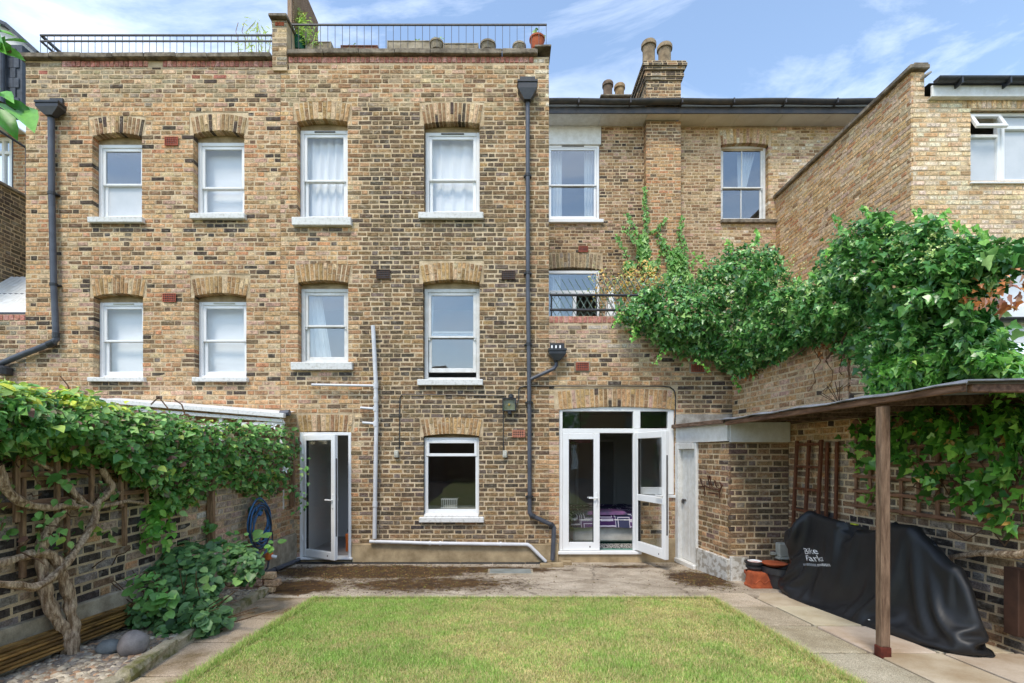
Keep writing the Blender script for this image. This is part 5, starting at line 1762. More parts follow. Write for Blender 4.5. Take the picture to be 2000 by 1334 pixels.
pipe_run(d1, [(1034.5, 1000), (1038, 1007), (1078, 1025), (1082, 1031), (1079, 1094)], .036, 'pipe', name='offset_pipe')
collar(d1, fp(1037, 1006), fp(1044, 1009.5), .044, 'pipeblack'); collar(d1, fp(1075, 1023.5), fp(1080, 1028), .045, 'pipeblack')
d2 = thing('drainpipe', tuple(fp(1088, 730)), 'short black hopper and branch pipe under the roof terrace', 'drainpipe')
hopper(MB(), FX(1088, 7.79), FZ(683, 7.79), w=.27, h=.18).build('hopper', M['pipeblack'], d2)
MB().box(FX(1074), FX(1102), FY - .02, FY - .003, FZ(684), FZ(671)).build('outlet_hole', M['darkmetal'], d2)
q = MB()
for px in (1078, 1086, 1094): q.tube([fp(px, 684, FY - .06), fp(px, 675, FY - .03)], .012, 6)
q.build('outlet_spigot', M['upvc'], d2)
pipe_run(d2, [(1086, 699), (1086.5, 713), (1082, 720), (1042, 738), (1036, 741)], .028, 'pipe')
d3 = thing('drainpipe', tuple(fp(105, 650)), 'bluish grey drainpipe with hopper, bending across the golden brick wing', 'drainpipe')
hopper(MB(), FX(99, 7.79), FZ(203, 7.79), w=.36, h=.20).build('hopper', M['pipeblack'], d3)
MB().box(FX(100), FX(125), FY - .03, FY - .003, FZ(205), FZ(194)).build('outlet_hole', M['darkmetal'], d3)
pipe_run(d3, [(100, 222), (101, 380), (105, 560), (109.5, 655)], .046, 'pipe', bracket=[(101, 378), (104.6, 556)])
pipe_run(d3, [(109.5, 652), (110, 662), (104, 669), (40, 694), (-12, 716)], .046, 'pipe', name='offset_pipe')
collar(d3, fp(109.4, 650), fp(109.5, 660), .054, 'pipeblack'); collar(d3, fp(106, 668), fp(94, 673), .054, 'pipeblack')
MB().lathe(tuple(fp(8, 722)), [(.03, -.1), (.1, -.08), (.11, .02), (.05, .06)], 12).build('gully_hopper', M['pipeblack'], d3)
# white waste pipe
w1 = thing('waste_pipe', tuple(fp(730, 1058)), 'pale plastic waste pipe stack with three stubs and a long floor run', 'waste pipe')
YW = FY - .07
def fw_(px, py): return P(px, py, YW)
o = MB().tube([fw_(728.5, 636), fw_(734, 744), fw_(735, 830), fw_(733, 940), fw_(731.5, 1052)], .034, 12).build('stack', M['pipewhite'], w1); autosmooth(o)
for (a, b, y) in ((609, 734, 752), (704, 734, 797), (708, 734, 826)):
    o = MB().tube([fw_(a, y - .5), fw_(b, y + 1.5)], .021, 10).build('branch_pipe', M['pipewhite'], w1); autosmooth(o)
for y in (753, 780, 798, 828, 985): MB().tube([fw_(734 - (y > 940) * 1.5, y - 5), fw_(734 - (y > 940) * 1.5, y + 5)], .041, 12).build('collar', M['pipewhite'], w1)
o = MB().tube([fw_(722, 1057.5), fw_(840, 1061), fw_(1030, 1063.5), fw_(1036, 1067), fw_(1066, 1097)], .029, 12).build('floor_run', M['pipewhite'], w1); autosmooth(o)
for px in (838, 858, 976): MB().tube([fw_(px, 1061 + (px - 840) * .013), fw_(px + 4, 1061 + (px - 840) * .013)], .037, 12).build('collar', M['pipewhite'], w1)
# cables, lamp, sockets
cb = thing('cable', tuple(P(880, 772, FY - .02)), 'thin black cable looping over the kitchen window to the floodlight', 'cable')
o = MB().tube([P(*p, FY - .012) for p in ((780, 878), (780.5, 800), (781, 778), (784, 771.5), (792, 770), (890, 771.5), (985, 773))], .0075, 6).build('wire', M['pipeblack'], cb)
MB().tube([P(*p, FY - .012) for p in ((983, 800), (983, 880))], .0075, 6).build('wire', M['pipeblack'], cb)
cb2 = thing('cable', tuple(P(1200, 755, FY - .02)), 'thin black cable running above the French windows', 'cable')
MB().tube([P(*p, FY - .012) for p in ((1003, 789), (1011, 786), (1013, 780), (1013, 762), (1016, 756), (1024, 754), (1150, 754), (1295, 754.5), (1309, 756), (1317, 763), (1319.5, 775), (1319, 812), (1316, 838))], .0085, 6).build('wire', M['pipeblack'], cb2)
for px, lab in ((775, 'small pale socket box on the wall near the white waste pipe'), (986, 'small pale socket box on the wall below the floodlight')):
    s_ = thing('socket_box', tuple(P(px, 890, FY - .02)), lab, 'socket', 'socket boxes')
    x, z = FX(px), FZ(887)
    MB().bbox(x - .035, x + .035, FY - .055, FY - .005, z - .055, z + .06, .008).build('body', M['boxgrey'], s_)
    MB().bbox(x - .028, x + .028, FY - .062, FY - .055, z - .03, z + .03, .004).build('cover', M['boxgrey'], s_)
    MB().bbox(x + .02, x + .042, FY - .04, FY - .01, z - .062, z - .03, .004).build('gland', M['railmetal'], s_)
fl = thing('floodlight', tuple(P(995, 790, FY - .1)), 'square black floodlight with motion sensor beside the downpipe', 'floodlight')
x0, x1, z0, z1 = FX(981, 7.8), FX(1008, 7.8), FZ(803, 7.8), FZ(777, 7.8)
MB().ring(x0, x1, z0, z1, .018, FY - .12, FY - .05, .006).build('housing', M['pipeblack'], fl)
MB().box(x0 + .015, x1 - .015, FY - .07, FY - .055, z0 + .015, z1 - .015).build('reflector', mat('lamp_reflector', H('#a8aa8c'), .3, H('#8a8c70'), nscale=9), fl)
MB().bbox(x0 + .095, x0 + .125, FY - .085, FY - .07, z0 + .09, z0 + .125, .003).build('lamp_chip', mat('lamp_chip', H('#d8b04a'), .4), fl)
MB().box(x0 + .016, x1 - .016, FY - .112, FY - .108, z0 + .016, z1 - .016).build('pane', M['glass'], fl)
MB().bbox(x0 + .085, x0 + .15, FY - .12, FY - .06, z0 - .055, z0 - .003, .012).build('sensor', M['pipeblack'], fl)
MB().lathe(((x0 + x1) / 2 + .03, FY - .05, z1 + .015), [(.02, -.02), (.042, 0), (.04, .04), (.01, .055)], 14).build('junction_box', M['pipeblack'], fl)
MB().bbox(x0 + .06, x0 + .17, FY - .05, FY - .002, z0 + .06, z0 + .16, .004).build('bracket', M['pipeblack'], fl)

# air bricks: a frame with bars, part of the wall they sit in
def air_brick(owner, px, py, w, h, m, Y=FY, surround=False, nx=7, nz=4):
    x, z = FX(px, Y), FZ(py, Y)
    e = thing('air_brick', (0, 0, 0), None, None)
    e.parent = owner
    e.matrix_parent_inverse = Matrix.Translation(-owner.location)
    if surround: MB().bbox(x - w / 2 - .025, x + w / 2 + .025, Y - .01, Y + .03, z - h / 2 - .02, z + h / 2 + .02, .004).build('cement_surround', M['concrete'], e)
    MB().box(x - w / 2, x + w / 2, Y - .013, Y - .010, z - h / 2, z + h / 2).build('opening', M['darkmetal'], e)
    q = MB().ring(x - w / 2, x + w / 2, z - h / 2, z + h / 2, .012, Y - .026, Y - .012, .002)
    for i in range(1, nx): q.box(x - w / 2 + w * i / nx - .004, x - w / 2 + w * i / nx + .004, Y - .022, Y - .0125, z - h / 2 + .01, z + h / 2 - .01)
    for i in range(1, nz): q.box(x - w / 2 + .01, x + w / 2 - .01, Y - .0225, Y - .0128, z - h / 2 + h * i / nz - .004, z - h / 2 + h * i / nz + .004)
    q.build('grille', M[m], e)
AB = mat('air_brick_clay', H('#b5624a'), .8, H('#98503c'), nscale=8); M['airbrick'] = AB
M['airdark'] = mat('dark_air_brick', H('#5f4a40'), .85, H('#48382f'), nscale=8)
M['airpink'] = mat('pink_air_brick', H('#cf8d72'), .8, H('#bd7a60'), nscale=8)
air_brick(houseB, 336, 277, .215, .14, 'airbrick')
air_brick(houseB, 332, 582, .215, .14, 'airbrick')
air_brick(houseA, 749, 536, .23, .15, 'airdark')
air_brick(houseA, 993, 538, .22, .14, 'airdark')
air_brick(houseA, 1013, 847, .21, .12, 'airpink', surround=False)
air_brick(ext, 1137, 716, .21, .13, 'airbrick', surround=True)
air_brick(ext, 1362, 719, .21, .13, 'airbrick', surround=True)
air_brick(terr, 1139, 487, .22, .14, 'airbrick', Y=YC)

# ------------------------------------------------------------------ roof railings and roof terrace things
def railing(name_label, x0, x1, zb, zt, y, pitch, z2=None, zlow=None, ret=None, m='railmetal', rb=.0045, rr=.013):
    t = thing('roof_railing', ((x0 + x1) / 2, y, zb), name_label, 'railing', 'roof railings')
    MB().bbox(x0, x1, y - rr, y + rr, zt - .015, zt + .015, .006).build('top_rail', M[m], t)
    if z2: MB().bbox(x0, x1, y - rr * .8, y + rr * .8, z2 - .014, z2 + .014, .005).build('middle_rail', M[m], t)
    if zlow: MB().bbox(x0, x1, y - rr * .8, y + rr * .8, zlow - .012, zlow + .012, .005).build('bottom_rail', M[m], t)
    n = int((x1 - x0) / pitch)
    me = None
    for i in range(n + 1):
        x = x0 + .01 + (x1 - x0 - .02) * i / n
        if me is None:
            o = MB().tube([(0, 0, 0), (0, 0, zt - zb - .02)], rb, 6).build('baluster', M[m], t)
            me = o.data
        else:
            o = bpy.data.objects.new('baluster', me)
            link(o, t)
        o.location = (x, y, zb)
    if ret:
        MB().bbox(x0 - .0, x0 + .04, y + rr, ret, zt - .022, zt + .022, .006).bbox(x0, x0 + .035, y + rr, ret, z2 - .014, z2 + .014, .005).build('return_rail', M[m], t)
        for i in range(5):
            yy = y + .2 + i * .25
            o = bpy.data.objects.new('baluster', me); link(o, t); o.location = (x0 + .02, yy, zb)
    return t
YRr = FY + .1
railing('double railed thin railing along the golden wing parapet', FX(78, YRr), FX(533, YRr), Z_B + .16, FZ(69, YRr), YRr, .112, z2=FZ(80.5, YRr), ret=YRr + 1.3)
railing('tall single railed thin railing along the brown wing parapet', FX(568, YRr), FX(1068, YRr), Z_A + .18, FZ(48.5, YRr), YRr, .118, zlow=FZ(97.5, YRr))
# slatted screen on the party wall
scr = thing('slatted_screen', (FX(572, 8.2), 8.6, 8.7), 'slatted timber privacy screen standing on the party pier', 'screen')
xs0 = FX(561, 8.0)
MB().bbox(xs0, xs0 + .07, 8.0, 8.07, FZ(46, 8.0), 9.6, .006, (1.7, 1.7, 1.7)).build('post', M['woodgrey'], scr)
for i in range(26):
    MB().bbox(xs0 + .07, xs0 + .09, 8.04, 9.1, FZ(44, 8.0) + i * .038, FZ(44, 8.0) + i * .038 + .024, .003, (1.7, 1.7, 1.7)).build('slat', M['woodgrey'], scr)
def plant_pot(px, py0, py1, Y, r, m, label, col=None, taper=.78, rim=.03):
    x = FX(px, Y)
    zb, zt = FZ(py0, Y), FZ(py1, Y)
    h = zt - zb
    t = thing('plant_pot', (x, Y, zb), label, 'plant pot', 'pots on the roof terrace')
    o = MB().lathe((x, Y, zb), [(r * taper, 0), (r * .96, h - rim), (r * 1.06, h - rim), (r * 1.06, h), (r * .93, h), (r * .9, h - .04)], 20).build('pot', M[m], t); autosmooth(o)
    if col: o.color = (*col, 1)
    MB().lathe((x, Y, zt - .05), [(r * .9, 0), (r * .6, .012), (.01, .015)], 16).build('compost', M['soil'], t)
    return t
ROOFZ = Z_A - .02
plant_pot(584, 101, 78, FY + .35, .115, 'green', 'green pot of bamboo beside the party pier on the roof')
plant_pot(1049, 99, 76, FY + .35, .125, 'terracotta', 'terracotta pot at the far corner of the roof parapet')
plant_pot(853, 99, 84, FY + .35, .11, 'concrete', 'grey pot halfway along the brown roof parapet')
plant_pot(953, 101, 88, FY + .35, .13, 'concrete', 'wide grey bowl on the roof near the corner')
plant_pot(1014, 101, 90, FY + .35, .11, 'concrete', 'small grey bowl next to the terracotta roof pot')
for (a, b, t0, lab) in ((600, 650, 88, 'pale trough planter near the party pier'), (668, 740, 95, 'low dark trough planter on the brown parapet'), (758, 842, 86, 'long pale trough planter in the middle of the roof parapet'), (866, 935, 91, 'shallow pale trough planter beside the grey roof pot')):
    t = thing('trough_planter', (FX((a + b) / 2, FY + .4), FY + .4, Z_A + .18), lab, 'planter', 'trough planters on the roof')
    x0, x1 = FX(a, FY + .4), FX(b, FY + .4)
    zt = FZ(t0, FY + .4)
    MB().ring(x0, x1, Z_A + .1, zt, .02, FY + .32, FY + .52, .004).box(x0 + .01, x1 - .01, FY + .33, FY + .51, Z_A + .1, zt - .02).build('box', M['concrete'] if t0 != 95 else M['woodbrown'], t)
    MB().box(x0 + .02, x1 - .02, FY + .34, FY + .5, zt - .019, zt - .012).build('compost', M['soil'], t)

# roof terrace railing with diamond trellis
tr = thing('terrace_railing', (FX(1150), FY + .15, Z_E + .12), 'black tubular railing with diamond trellis on the roof terrace', 'railing')
YT2 = FY + .12
def tp(px, py): return P(px, py, YT2)
for py, r in ((576, .021), (605, .021)):
    MB().tube([tp(1074, py), tp(1260, py + 1)], r, 10).build('rail', M['darkmetal'], tr)
for px in (1077, 1165, 1255): MB().tube([tp(px, 618), tp(px, 574)], .012, 8).build('post', M['darkmetal'], tr)
M['latt'] = mat('green_lattice', H('#8fa398'), .7, H('#71867a'), nscale=9)
for k in range(-3, 19):
    x = 1074 + k * 13.2
    for s_ in (1, -1):
        a, b = (x, 619), (x + s_ * 28, 571 if x < 1100 else 571)
        top = 571 if x < 1115 else (545 if x < 1180 else 540)
        b = (x + s_ * (619 - top) * .58, top)
        lo_ = a
        if lo_[0] < 1074 or b[0] < 1074 or lo_[0] > 1290: 
            # clip at the wing
            if a[0] < 1074 and b[0] > 1074:
                f_ = (1074 - a[0]) / (b[0] - a[0]); a = (1074, a[1] + (b[1] - a[1]) * f_)
            elif b[0] < 1074 and a[0] > 1074:
                f_ = (1074 - a[0]) / (b[0] - a[0]); b = (1074, a[1] + (b[1] - a[1]) * f_)
            else: continue
        y_ = YT2 + .03 + (.006 if s_ > 0 else 0)
        MB().bar(P(*a, y_), P(*b, y_), .006, .026, up=(0, 1, 0)).build('lath', M['latt'], tr)
pb_ = thing('parasol', (FX(1194, 9), 9.0, Z_E), 'folded white parasol standing on the roof terrace', 'parasol')
MB().lathe((FX(1193, 9), 9.0, 3.85), [(.02, 0), (.10, .1), (.11, .45), (.04, .95), (.01, 1.0)], 10).build('canopy', M['curtain'], pb_)
MB().tube([(FX(1193, 9), 9, 3.8), (FX(1193, 9), 9, 4.95)], .02, 8).build('pole', M['woodgrey'], pb_)

# ------------------------------------------------------------------ patio fittings
dr = thing('drain_channel', (-1.3, FY - .12, .02), 'black slotted drain channel along the foot of the brown wing', 'drain')
for i in range(8):
    x0, x1 = FX(588) + i * .52, FX(588) + (i + 1) * .52 - .008
    if x1 > FX(1070): x1 = FX(1070)
    if x0 >= x1: break
    q = MB().box(x0, x1, FY - .175, FY - .045, gz(FY - .1) - .01, gz(FY - .1) + .004)
    for j in range(20):
        xx = x0 + .01 + j * (x1 - x0 - .02) / 20
        q.bbox(xx, xx + .013, FY - .16, FY - .06, gz(FY - .1) + .004, gz(FY - .1) + .014, .002)
    q.bbox(x0, x1, FY - .177, FY - .163, gz(FY - .1) + .003, gz(FY - .1) + .018, .002)
    q.build('grate', M['pipeblack'], dr)
c = G(997, 1117)
mh = thing('manhole_cover', tuple(c), 'flat grey metal manhole cover set in the patio', 'manhole cover')
MB().obox(c + ZV * .004, UX, (0, 1, -SLOPE), (0, SLOPE, 1), .33, .19, .008, .003).build('frame', M['concrete'], mh)
MB().obox(c + ZV * .010, UX, (0, 1, -SLOPE), (0, SLOPE, 1), .30, .165, .006, .003).build('plate', mat('grey_steel', H('#8f9490'), .6, H('#757a74'), nscale=6, fine=.15), mh)
c = G(1150, 1095)
mt = MB().obox(c + ZV * .008, UX, (0, 1, -SLOPE), (0, SLOPE, 1), .29, .12, .007, .003)
for i in range(14): mt.obox(c + Vector((-.27 + i * .0415, 0, .0165)), UX, (0, 1, -SLOPE), (0, SLOPE, 1), .008, .105, .003)
tag(mt.build('door_mat', M['rubber']), 'black ribbed rubber mat in front of the French windows', 'door mat')
kb = thing('gully_surround', tuple(G(1085, 1105)), 'low cement kerb of bricks round the drain gully', 'kerb')
rk = random.Random(4)
for (px, py, w) in ((1066, 1108, .09), (1088, 1107, .10), (1106, 1103, .08), (1112, 1094, .06)):
    c = G(px, py)
    MB().obox(c + ZV * .03, UX, (0, 1, 0), ZV, w, .045, .035, .01, jit=.006, rnd=rk).build('brick', M['render'], kb)

# houses and fence behind the viewer: they show in the window glass
bh = thing('terrace_row', (0, -19, 0), 'brick terrace across the gardens, seen mirrored in the window panes', 'house')
MB().box(-22, 22, -24, -19, -.1, 5.4).build('wall', mat('far_brick', H('#8a6a4c'), .9, H('#70543c'), nscale=3), bh)
vs = [(-22.4, -18.6, 5.3), (22.4, -18.6, 5.3), (22.4, -24.4, 5.3), (-22.4, -24.4, 5.3), (-22.4, -21.5, 7.0), (22.4, -21.5, 7.0)]
MB().add(vs, [(0, 1, 5, 4), (2, 3, 4, 5), (1, 2, 5), (3, 0, 4)]).build('roof', M['slate'], bh)
for i in range(9):
    for z in (.6, 3.3):
        MB().ring(-19 + i * 4.6, -17.7 + i * 4.6, z, z + 1.7, .09, -18.98, -18.9, .006).box(-18.92 + i * 4.6, -17.78 + i * 4.6, -18.97, -18.96, z + .08, z + 1.62).build('window', M['upvc'] if (i + int(z)) % 3 else M['pipe'], bh)
for i in range(4): MB().bbox(-16 + i * 10, -14.6 + i * 10, -22, -21, 6.2, 8.4, .02).build('chimney', M['brick'], bh).color = (.4, .3, .22, 1)
fe = thing('woven_fence', (0, -4.6, 0), 'brown woven panel fence across the garden, seen mirrored in the French windows', 'fence')
for i in range(5):
    x0 = -4.2 + i * 1.75
    MB().bbox(x0 - .05, x0 + .05, -4.7, -4.6, .3, 2.3, .004).build('post', M['woodbrown'], fe)
    if i == 4: break
    for k in range(15):
        MB().bbox(x0 + .05, x0 + 1.7, -4.66 + (k % 2) * .014, -4.652 + (k % 2) * .014, .45 + k * .12, .45 + k * .12 + .112, .002).build('slat', M['woodlong'], fe)

# crumbs of moss and rotted leaf lying on the patio
def litter():
    rng = np.random.default_rng(17)
    P_, C_ = [], []
    pal = [H('#4a321d'), H('#5e4426'), H('#3a2a1a'), H('#6b5a2a'), H('#6f6a34'), H('#8a6a44')]
    vs, fs, cs = [], [], []
    n = 0
    while n < 5200:
        x, y = rng.uniform(-3.3, 3.0), rng.uniform(Y_LAWN + .02, 7.72)
        w = max(0, 1 - ((x + 1.9) / 2.1) ** 2 - ((y - 7.1) / .7) ** 2) + .6 * max(0, 1 - ((x + 1.2) / 2.0) ** 2 - ((y - 6.3) / .7) ** 2) + .8 * max(0, 1 - ((x - 2.65) / .55) ** 2 - ((y - 6.6) / .8) ** 2) + .5 * max(0, 1 - ((y - 7.62) / .12) ** 2) + .03
        w *= .35 + .9 * max(0, noise.noise(Vector((x * 5, y * 7, 0))) + .3)
        if rng.random() > w: continue
        s = rng.uniform(.004, .013) * (1.6 if rng.random() < .1 else 1)
        a = rng.uniform(0, 6.28)
        c = Vector((x, y, gz(y)))
        b0 = len(vs)
        for k in range(4):
            t = a + k * 1.57
            vs.append(c + Vector((math.cos(t) * s * rng.uniform(.6, 1.4), math.sin(t) * s * rng.uniform(.6, 1.4), -.001)))
        vs.append(c + Vector((0, 0, s * rng.uniform(.3, .9))))
        for k in range(4): fs.append((b0 + k, b0 + (k + 1) % 4, b0 + 4))
        col = pal[rng.integers(0, 6)]
        cs += [col] * 4
        n += 1
    mb = MB()
    mb.v, mb.f, mb.c = [tuple(v) for v in vs], [list(f) for f in fs], cs
    tag(mb.build('moss_litter', M['pebble']), 'crumbs of brown moss and rotted leaves strewn over the patio', 'moss', kind='stuff')
litter()

# ------------------------------------------------------------------ plants
def leaf_tpl(kind):
    if kind == 'ivy':
        half = [(.22, -.10, .05), (.55, .14, .10), (.27, .40, .06), (.20, .66, .03)]
    elif kind == 'ovate':
        half = [(.26, .14, .06), (.34, .42, .09), (.20, .74, .05)]
    elif kind == 'round':
        half = [(.34, .08, .05), (.46, .42, .09), (.28, .80, .04)]
    elif kind == 'thin':
        half = [(.08, .2, .02), (.07, .6, .02)]
    else:   # long leaf
        half = [(.17, .16, .05), (.24, .45, .08), (.16, .76, .05)]
    vs = [(0, 0, 0), (0, .45, -.02), (0, 1.0, -.12)]
    R_, L_ = [], []
    for p in half:
        R_.append(len(vs)); vs.append(p)
    for p in half:
        L_.append(len(vs)); vs.append((-p[0], p[1], p[2]))
    fs = []
    chain = [0] + R_ + [2]
    for i in range(len(chain) - 1): fs.append((chain[i], chain[i + 1], 1))
    chain = [0] + L_ + [2]
    for i in range(len(chain) - 1): fs.append((chain[i + 1], chain[i], 1))
    return np.array(vs, np.float32), fs
LT = {k: leaf_tpl(k) for k in ('ivy', 'ovate', 'round', 'thin', 'long')}
LMESH = {}
def leaf_mesh(kind, m):
    k = (kind, m)
    if k not in LMESH:
        vs, fs = LT[kind]
        me = bpy.data.meshes.new('leaf')
        me.from_pydata([tuple(map(float, v)) for v in vs], [], fs)
        me.materials.append(M[m])
        at = me.attributes.new('bcol', 'FLOAT_COLOR', 'FACE')
        at.data.foreach_set('color', [1.0] * (4 * len(fs)))
        me.polygons.foreach_set('use_smooth', [True] * len(fs))
        me.update()
        LMESH[k] = me
    return LMESH[k]
def leaves(owner, kind, m, pos, nrm, tip, size, col, n_ind=300, front=None, name='leaves'):
    # pos, nrm, tip: (n,3); size (n,) ; col (n,3). The ones that show largest become objects
    pos, nrm, tip = np.asarray(pos, float), np.asarray(nrm, float), np.asarray(tip, float)
    size, col = np.asarray(size, float), np.asarray(col, float)
    nrm /= np.linalg.norm(nrm, axis=1, keepdims=True) + 1e-9
    tip = tip - nrm * np.sum(tip * nrm, 1, keepdims=True)
    tip /= np.linalg.norm(tip, axis=1, keepdims=True) + 1e-9
    xa = np.cross(tip, nrm)
    n = len(pos)
    vis = size / np.maximum(pos[:, 1], .5)
    px = VX + pos[:, 0] * FPX / np.maximum(pos[:, 1], .3)
    py = VY - (pos[:, 2] - CAMZ) * FPX / np.maximum(pos[:, 1], .3)
    inside = (px > 3) & (px < 1997) & (py > 3) & (py < 1331)
    score = vis * np.abs(nrm[:, 1])
    if front is not None: score = score * np.asarray(front)
    score = np.where(inside, score, 0)
    order = np.argsort(-score)
    ind = set(order[:n_ind].tolist())
    me = leaf_mesh(kind, m)
    for i in order[:n_ind]:
        if score[i] <= 0: continue
        o = bpy.data.objects.new('leaf', me)
        mt = Matrix.Identity(4)
        for k in range(3):
            mt[k][0] = xa[i, k] * size[i]; mt[k][1] = tip[i, k] * size[i]; mt[k][2] = nrm[i, k] * size[i]; mt[k][3] = pos[i, k]
        o.color = (*col[i], 1)
        COL.objects.link(o)
        o.parent = owner
        o.matrix_parent_inverse = Matrix.Translation(-owner.location)
        o.matrix_basis = mt
    rest = np.array([i for i in range(n) if i not in ind or score[i] <= 0], int)
    if len(rest) == 0: return
    vs, fs = LT[kind]
    nv, nf = len(vs), len(fs)
    A = np.stack([xa[rest], tip[rest], nrm[rest]], 1)            # (n,3,3)
    W = np.einsum('vk,nkj->nvj', vs, A) * size[rest][:, None, None] + pos[rest][:, None, :]
    F = (np.array(fs)[None] + (np.arange(len(rest)) * nv)[:, None, None]).reshape(-1)
    mesh = bpy.data.meshes.new(name)
    mesh.vertices.add(len(rest) * nv)
    mesh.vertices.foreach_set('co', W.astype(np.float32).ravel())
    mesh.loops.add(len(F))
    mesh.loops.foreach_set('vertex_index', F.astype(np.int32))
    NP = len(rest) * nf
    mesh.polygons.add(NP)
    mesh.polygons.foreach_set('loop_start', np.arange(0, NP * 3, 3, dtype=np.int32))
    mesh.polygons.foreach_set('loop_total', np.full(NP, 3, dtype=np.int32))
    mesh.polygons.foreach_set('use_smooth', np.ones(NP, dtype=bool))
    mesh.materials.append(M[m])
    at = mesh.attributes.new('bcol', 'FLOAT_COLOR', 'FACE')
    cc = np.ones((NP, 4), np.float32)
    cc[:, :3] = np.repeat(col[rest], nf, 0)
    at.data.foreach_set('color', cc.ravel())
    mesh.update()
    o = bpy.data.objects.new(name, mesh)
    link(o, owner)
    o['kind'] = 'stuff'
    return o

def in_poly(x, y, poly):
    c = False
    j = len(poly) - 1
    for i in range(len(poly)):
        if (poly[i][1] > y) != (poly[j][1] > y) and x < (poly[j][0] - poly[i][0]) * (y - poly[i][1]) / (poly[j][1] - poly[i][1]) + poly[i][0]: c = not c
        j = i
    return c
def edge_dist(x, y, poly):
    d = 1e9
    for i in range(len(poly)):
        x1, y1 = poly[i - 1]; x2, y2 = poly[i]
        dx, dy = x2 - x1, y2 - y1
        t = max(0, min(1, ((x - x1) * dx + (y - y1) * dy) / (dx * dx + dy * dy + 1e-9)))
        d = min(d, math.hypot(x - x1 - t * dx, y - y1 - t * dy))
    return d
def hedge_sample(poly, Yb, n, thick, size, tab, seed, lump=60, edge=70, dens=None, droop=.7, outw=.55, spread=.5, up=.35, ragged=10, backfrac=.35):
    rnd = random.Random(seed)
    xs_, ys_ = [p[0] for p in poly], [p[1] for p in poly]
    x0, x1, y0, y1 = min(xs_) - ragged, max(xs_) + ragged, min(ys_) - ragged, max(ys_) + ragged
    pos, nr, tp_, sz, cl, fr = [], [], [], [], [], []
    def bulge(x, y):
        d = edge_dist(x, y, poly) if in_poly(x, y, poly) else 0
        e = min(1, d / edge) ** .5
        l = noise.noise(Vector((x / lump, y / lump, seed))) * .65 + noise.noise(Vector((x / lump * 2.3, y / lump * 2.3, seed + 7))) * .4
        return thick * (e * .75 + .25 + l * .55)
    tries = 0
    while len(pos) < n and tries < n * 20:
        tries += 1
        x, y = rnd.uniform(x0, x1), rnd.uniform(y0, y1)
        xr, yr = x + rnd.gauss(0, ragged * .6), y + rnd.gauss(0, ragged * .6)
        if not in_poly(xr, yr, poly): continue
        if dens is not None and rnd.random() > dens(x, y): continue
        b = bulge(x, y)
        bx_ = (bulge(x + 9, y) - b) / 9
        by_ = (bulge(x, y + 9) - b) / 9
        Y0 = Yb(x, y)
        f = 1 - backfrac * rnd.random() ** 1.5 if rnd.random() < .75 else rnd.random()
        Y = Y0 - b * f
        p = P(x, y, Y)
        m_per_px = Y / FPX
        g_ = Vector((-(bx_ / m_per_px) * .8, -1, (by_ / m_per_px) * .8))
        g_.normalize()
        g_ = g_ * outw + Vector((0, -.15, up)) + Vector((rnd.gauss(0, 1), rnd.gauss(0, 1), rnd.gauss(0, 1))) * spread * .6
        t = Vector((rnd.gauss(0, .6), rnd.gauss(0, .4) - .3, -droop + rnd.gauss(0, .35)))
        pos.append(p); nr.append(g_); tp_.append(t)
        s = size * (rnd.uniform(.45, 1.1) if rnd.random() < .8 else rnd.uniform(1.0, 1.6))
        sz.append(s)
        cl.append(pick(rnd, tab(x, y) if callable(tab) else tab, .22))
        fr.append(1.0 if f > .8 else .2)
    return [np.array([tuple(v) for v in pos]), np.array([tuple(v) for v in nr]), np.array([tuple(v) for v in tp_]), np.array(sz), np.array(cl), np.array(fr)]
def merge(*s): return [np.concatenate([a[i] for a in s]) for i in range(6)]

IVY = [(30, H('#4a7838')), (26, H('#3b682f')), (20, H('#5c8a44')), (12, H('#779f56')), (8, H('#2e5528')), (6, H('#93b06a'))]
IVYL = [(30, H('#6fa544')), (26, H('#5b9138')), (22, H('#86b455')), (12, H('#46782d')), (6, H('#a3bd62'))]
DEADL = [(3, H('#a5693a')), (2, H('#8a5330')), (1, H('#c08a55'))]
def YR_px(px):
    # depth at which the right-hand garden wall stands along this image column
    k = (px - VX) / FPX
    return (3.70 + .075 * FY) / (k + .075)
# 1 the great ivy over the parapet and the high wall
polyA = [(1205, 612), (1232, 588), (1262, 560), (1300, 552), (1345, 556), (1390, 520), (1430, 490), (1478, 480), (1518, 492), (1532, 535), (1560, 560), (1600, 540), (1640, 560), (1700, 560), (1690, 620), (1655, 655),
         (1600, 660), (1540, 690), (1490, 705), (1455, 735), (1425, 728), (1395, 702), (1340, 690), (1290, 678), (1262, 650), (1228, 640)]
def ybA(x, y):
    if x < 1430: return FY - .02
    return min(FY - .02, YR_px(x) - .02) if y > 560 else max(YR_px(x), 6.9)
polyB = [(1590, 560), (1608, 500), (1640, 455), (1690, 430), (1720, 415), (1740, 455), (1790, 440), (1830, 425), (1850, 470), (1905, 465), (1950, 480), (2010, 478), (2010, 520), (1960, 530), (1940, 570), (1930, 620), (1960, 660), (1985, 700), (2010, 705),
         (2010, 762), (1880, 756), (1760, 778), (1700, 772), (1688, 720), (1660, 690), (1640, 700), (1632, 670), (1680, 640), (1690, 600)]
def ybB(x, y):
    return max(3.45, YR_px(x) - .02) if x < 1960 else 3.75
ivy = thing('ivy', (3.6, 6.8, 2.3), 'great dark green ivy mass spilling over the parapet and boundary wall', 'ivy')
tabB = lambda x, y: IVYL if y > 690 and x > 1700 and (x + y * 3) % 7 < 5 else IVY
sA = hedge_sample(polyA, ybA, 11500, .6, .066, IVY, 3, lump=38, edge=50, droop=.9, up=.3, spread=.65, ragged=12)
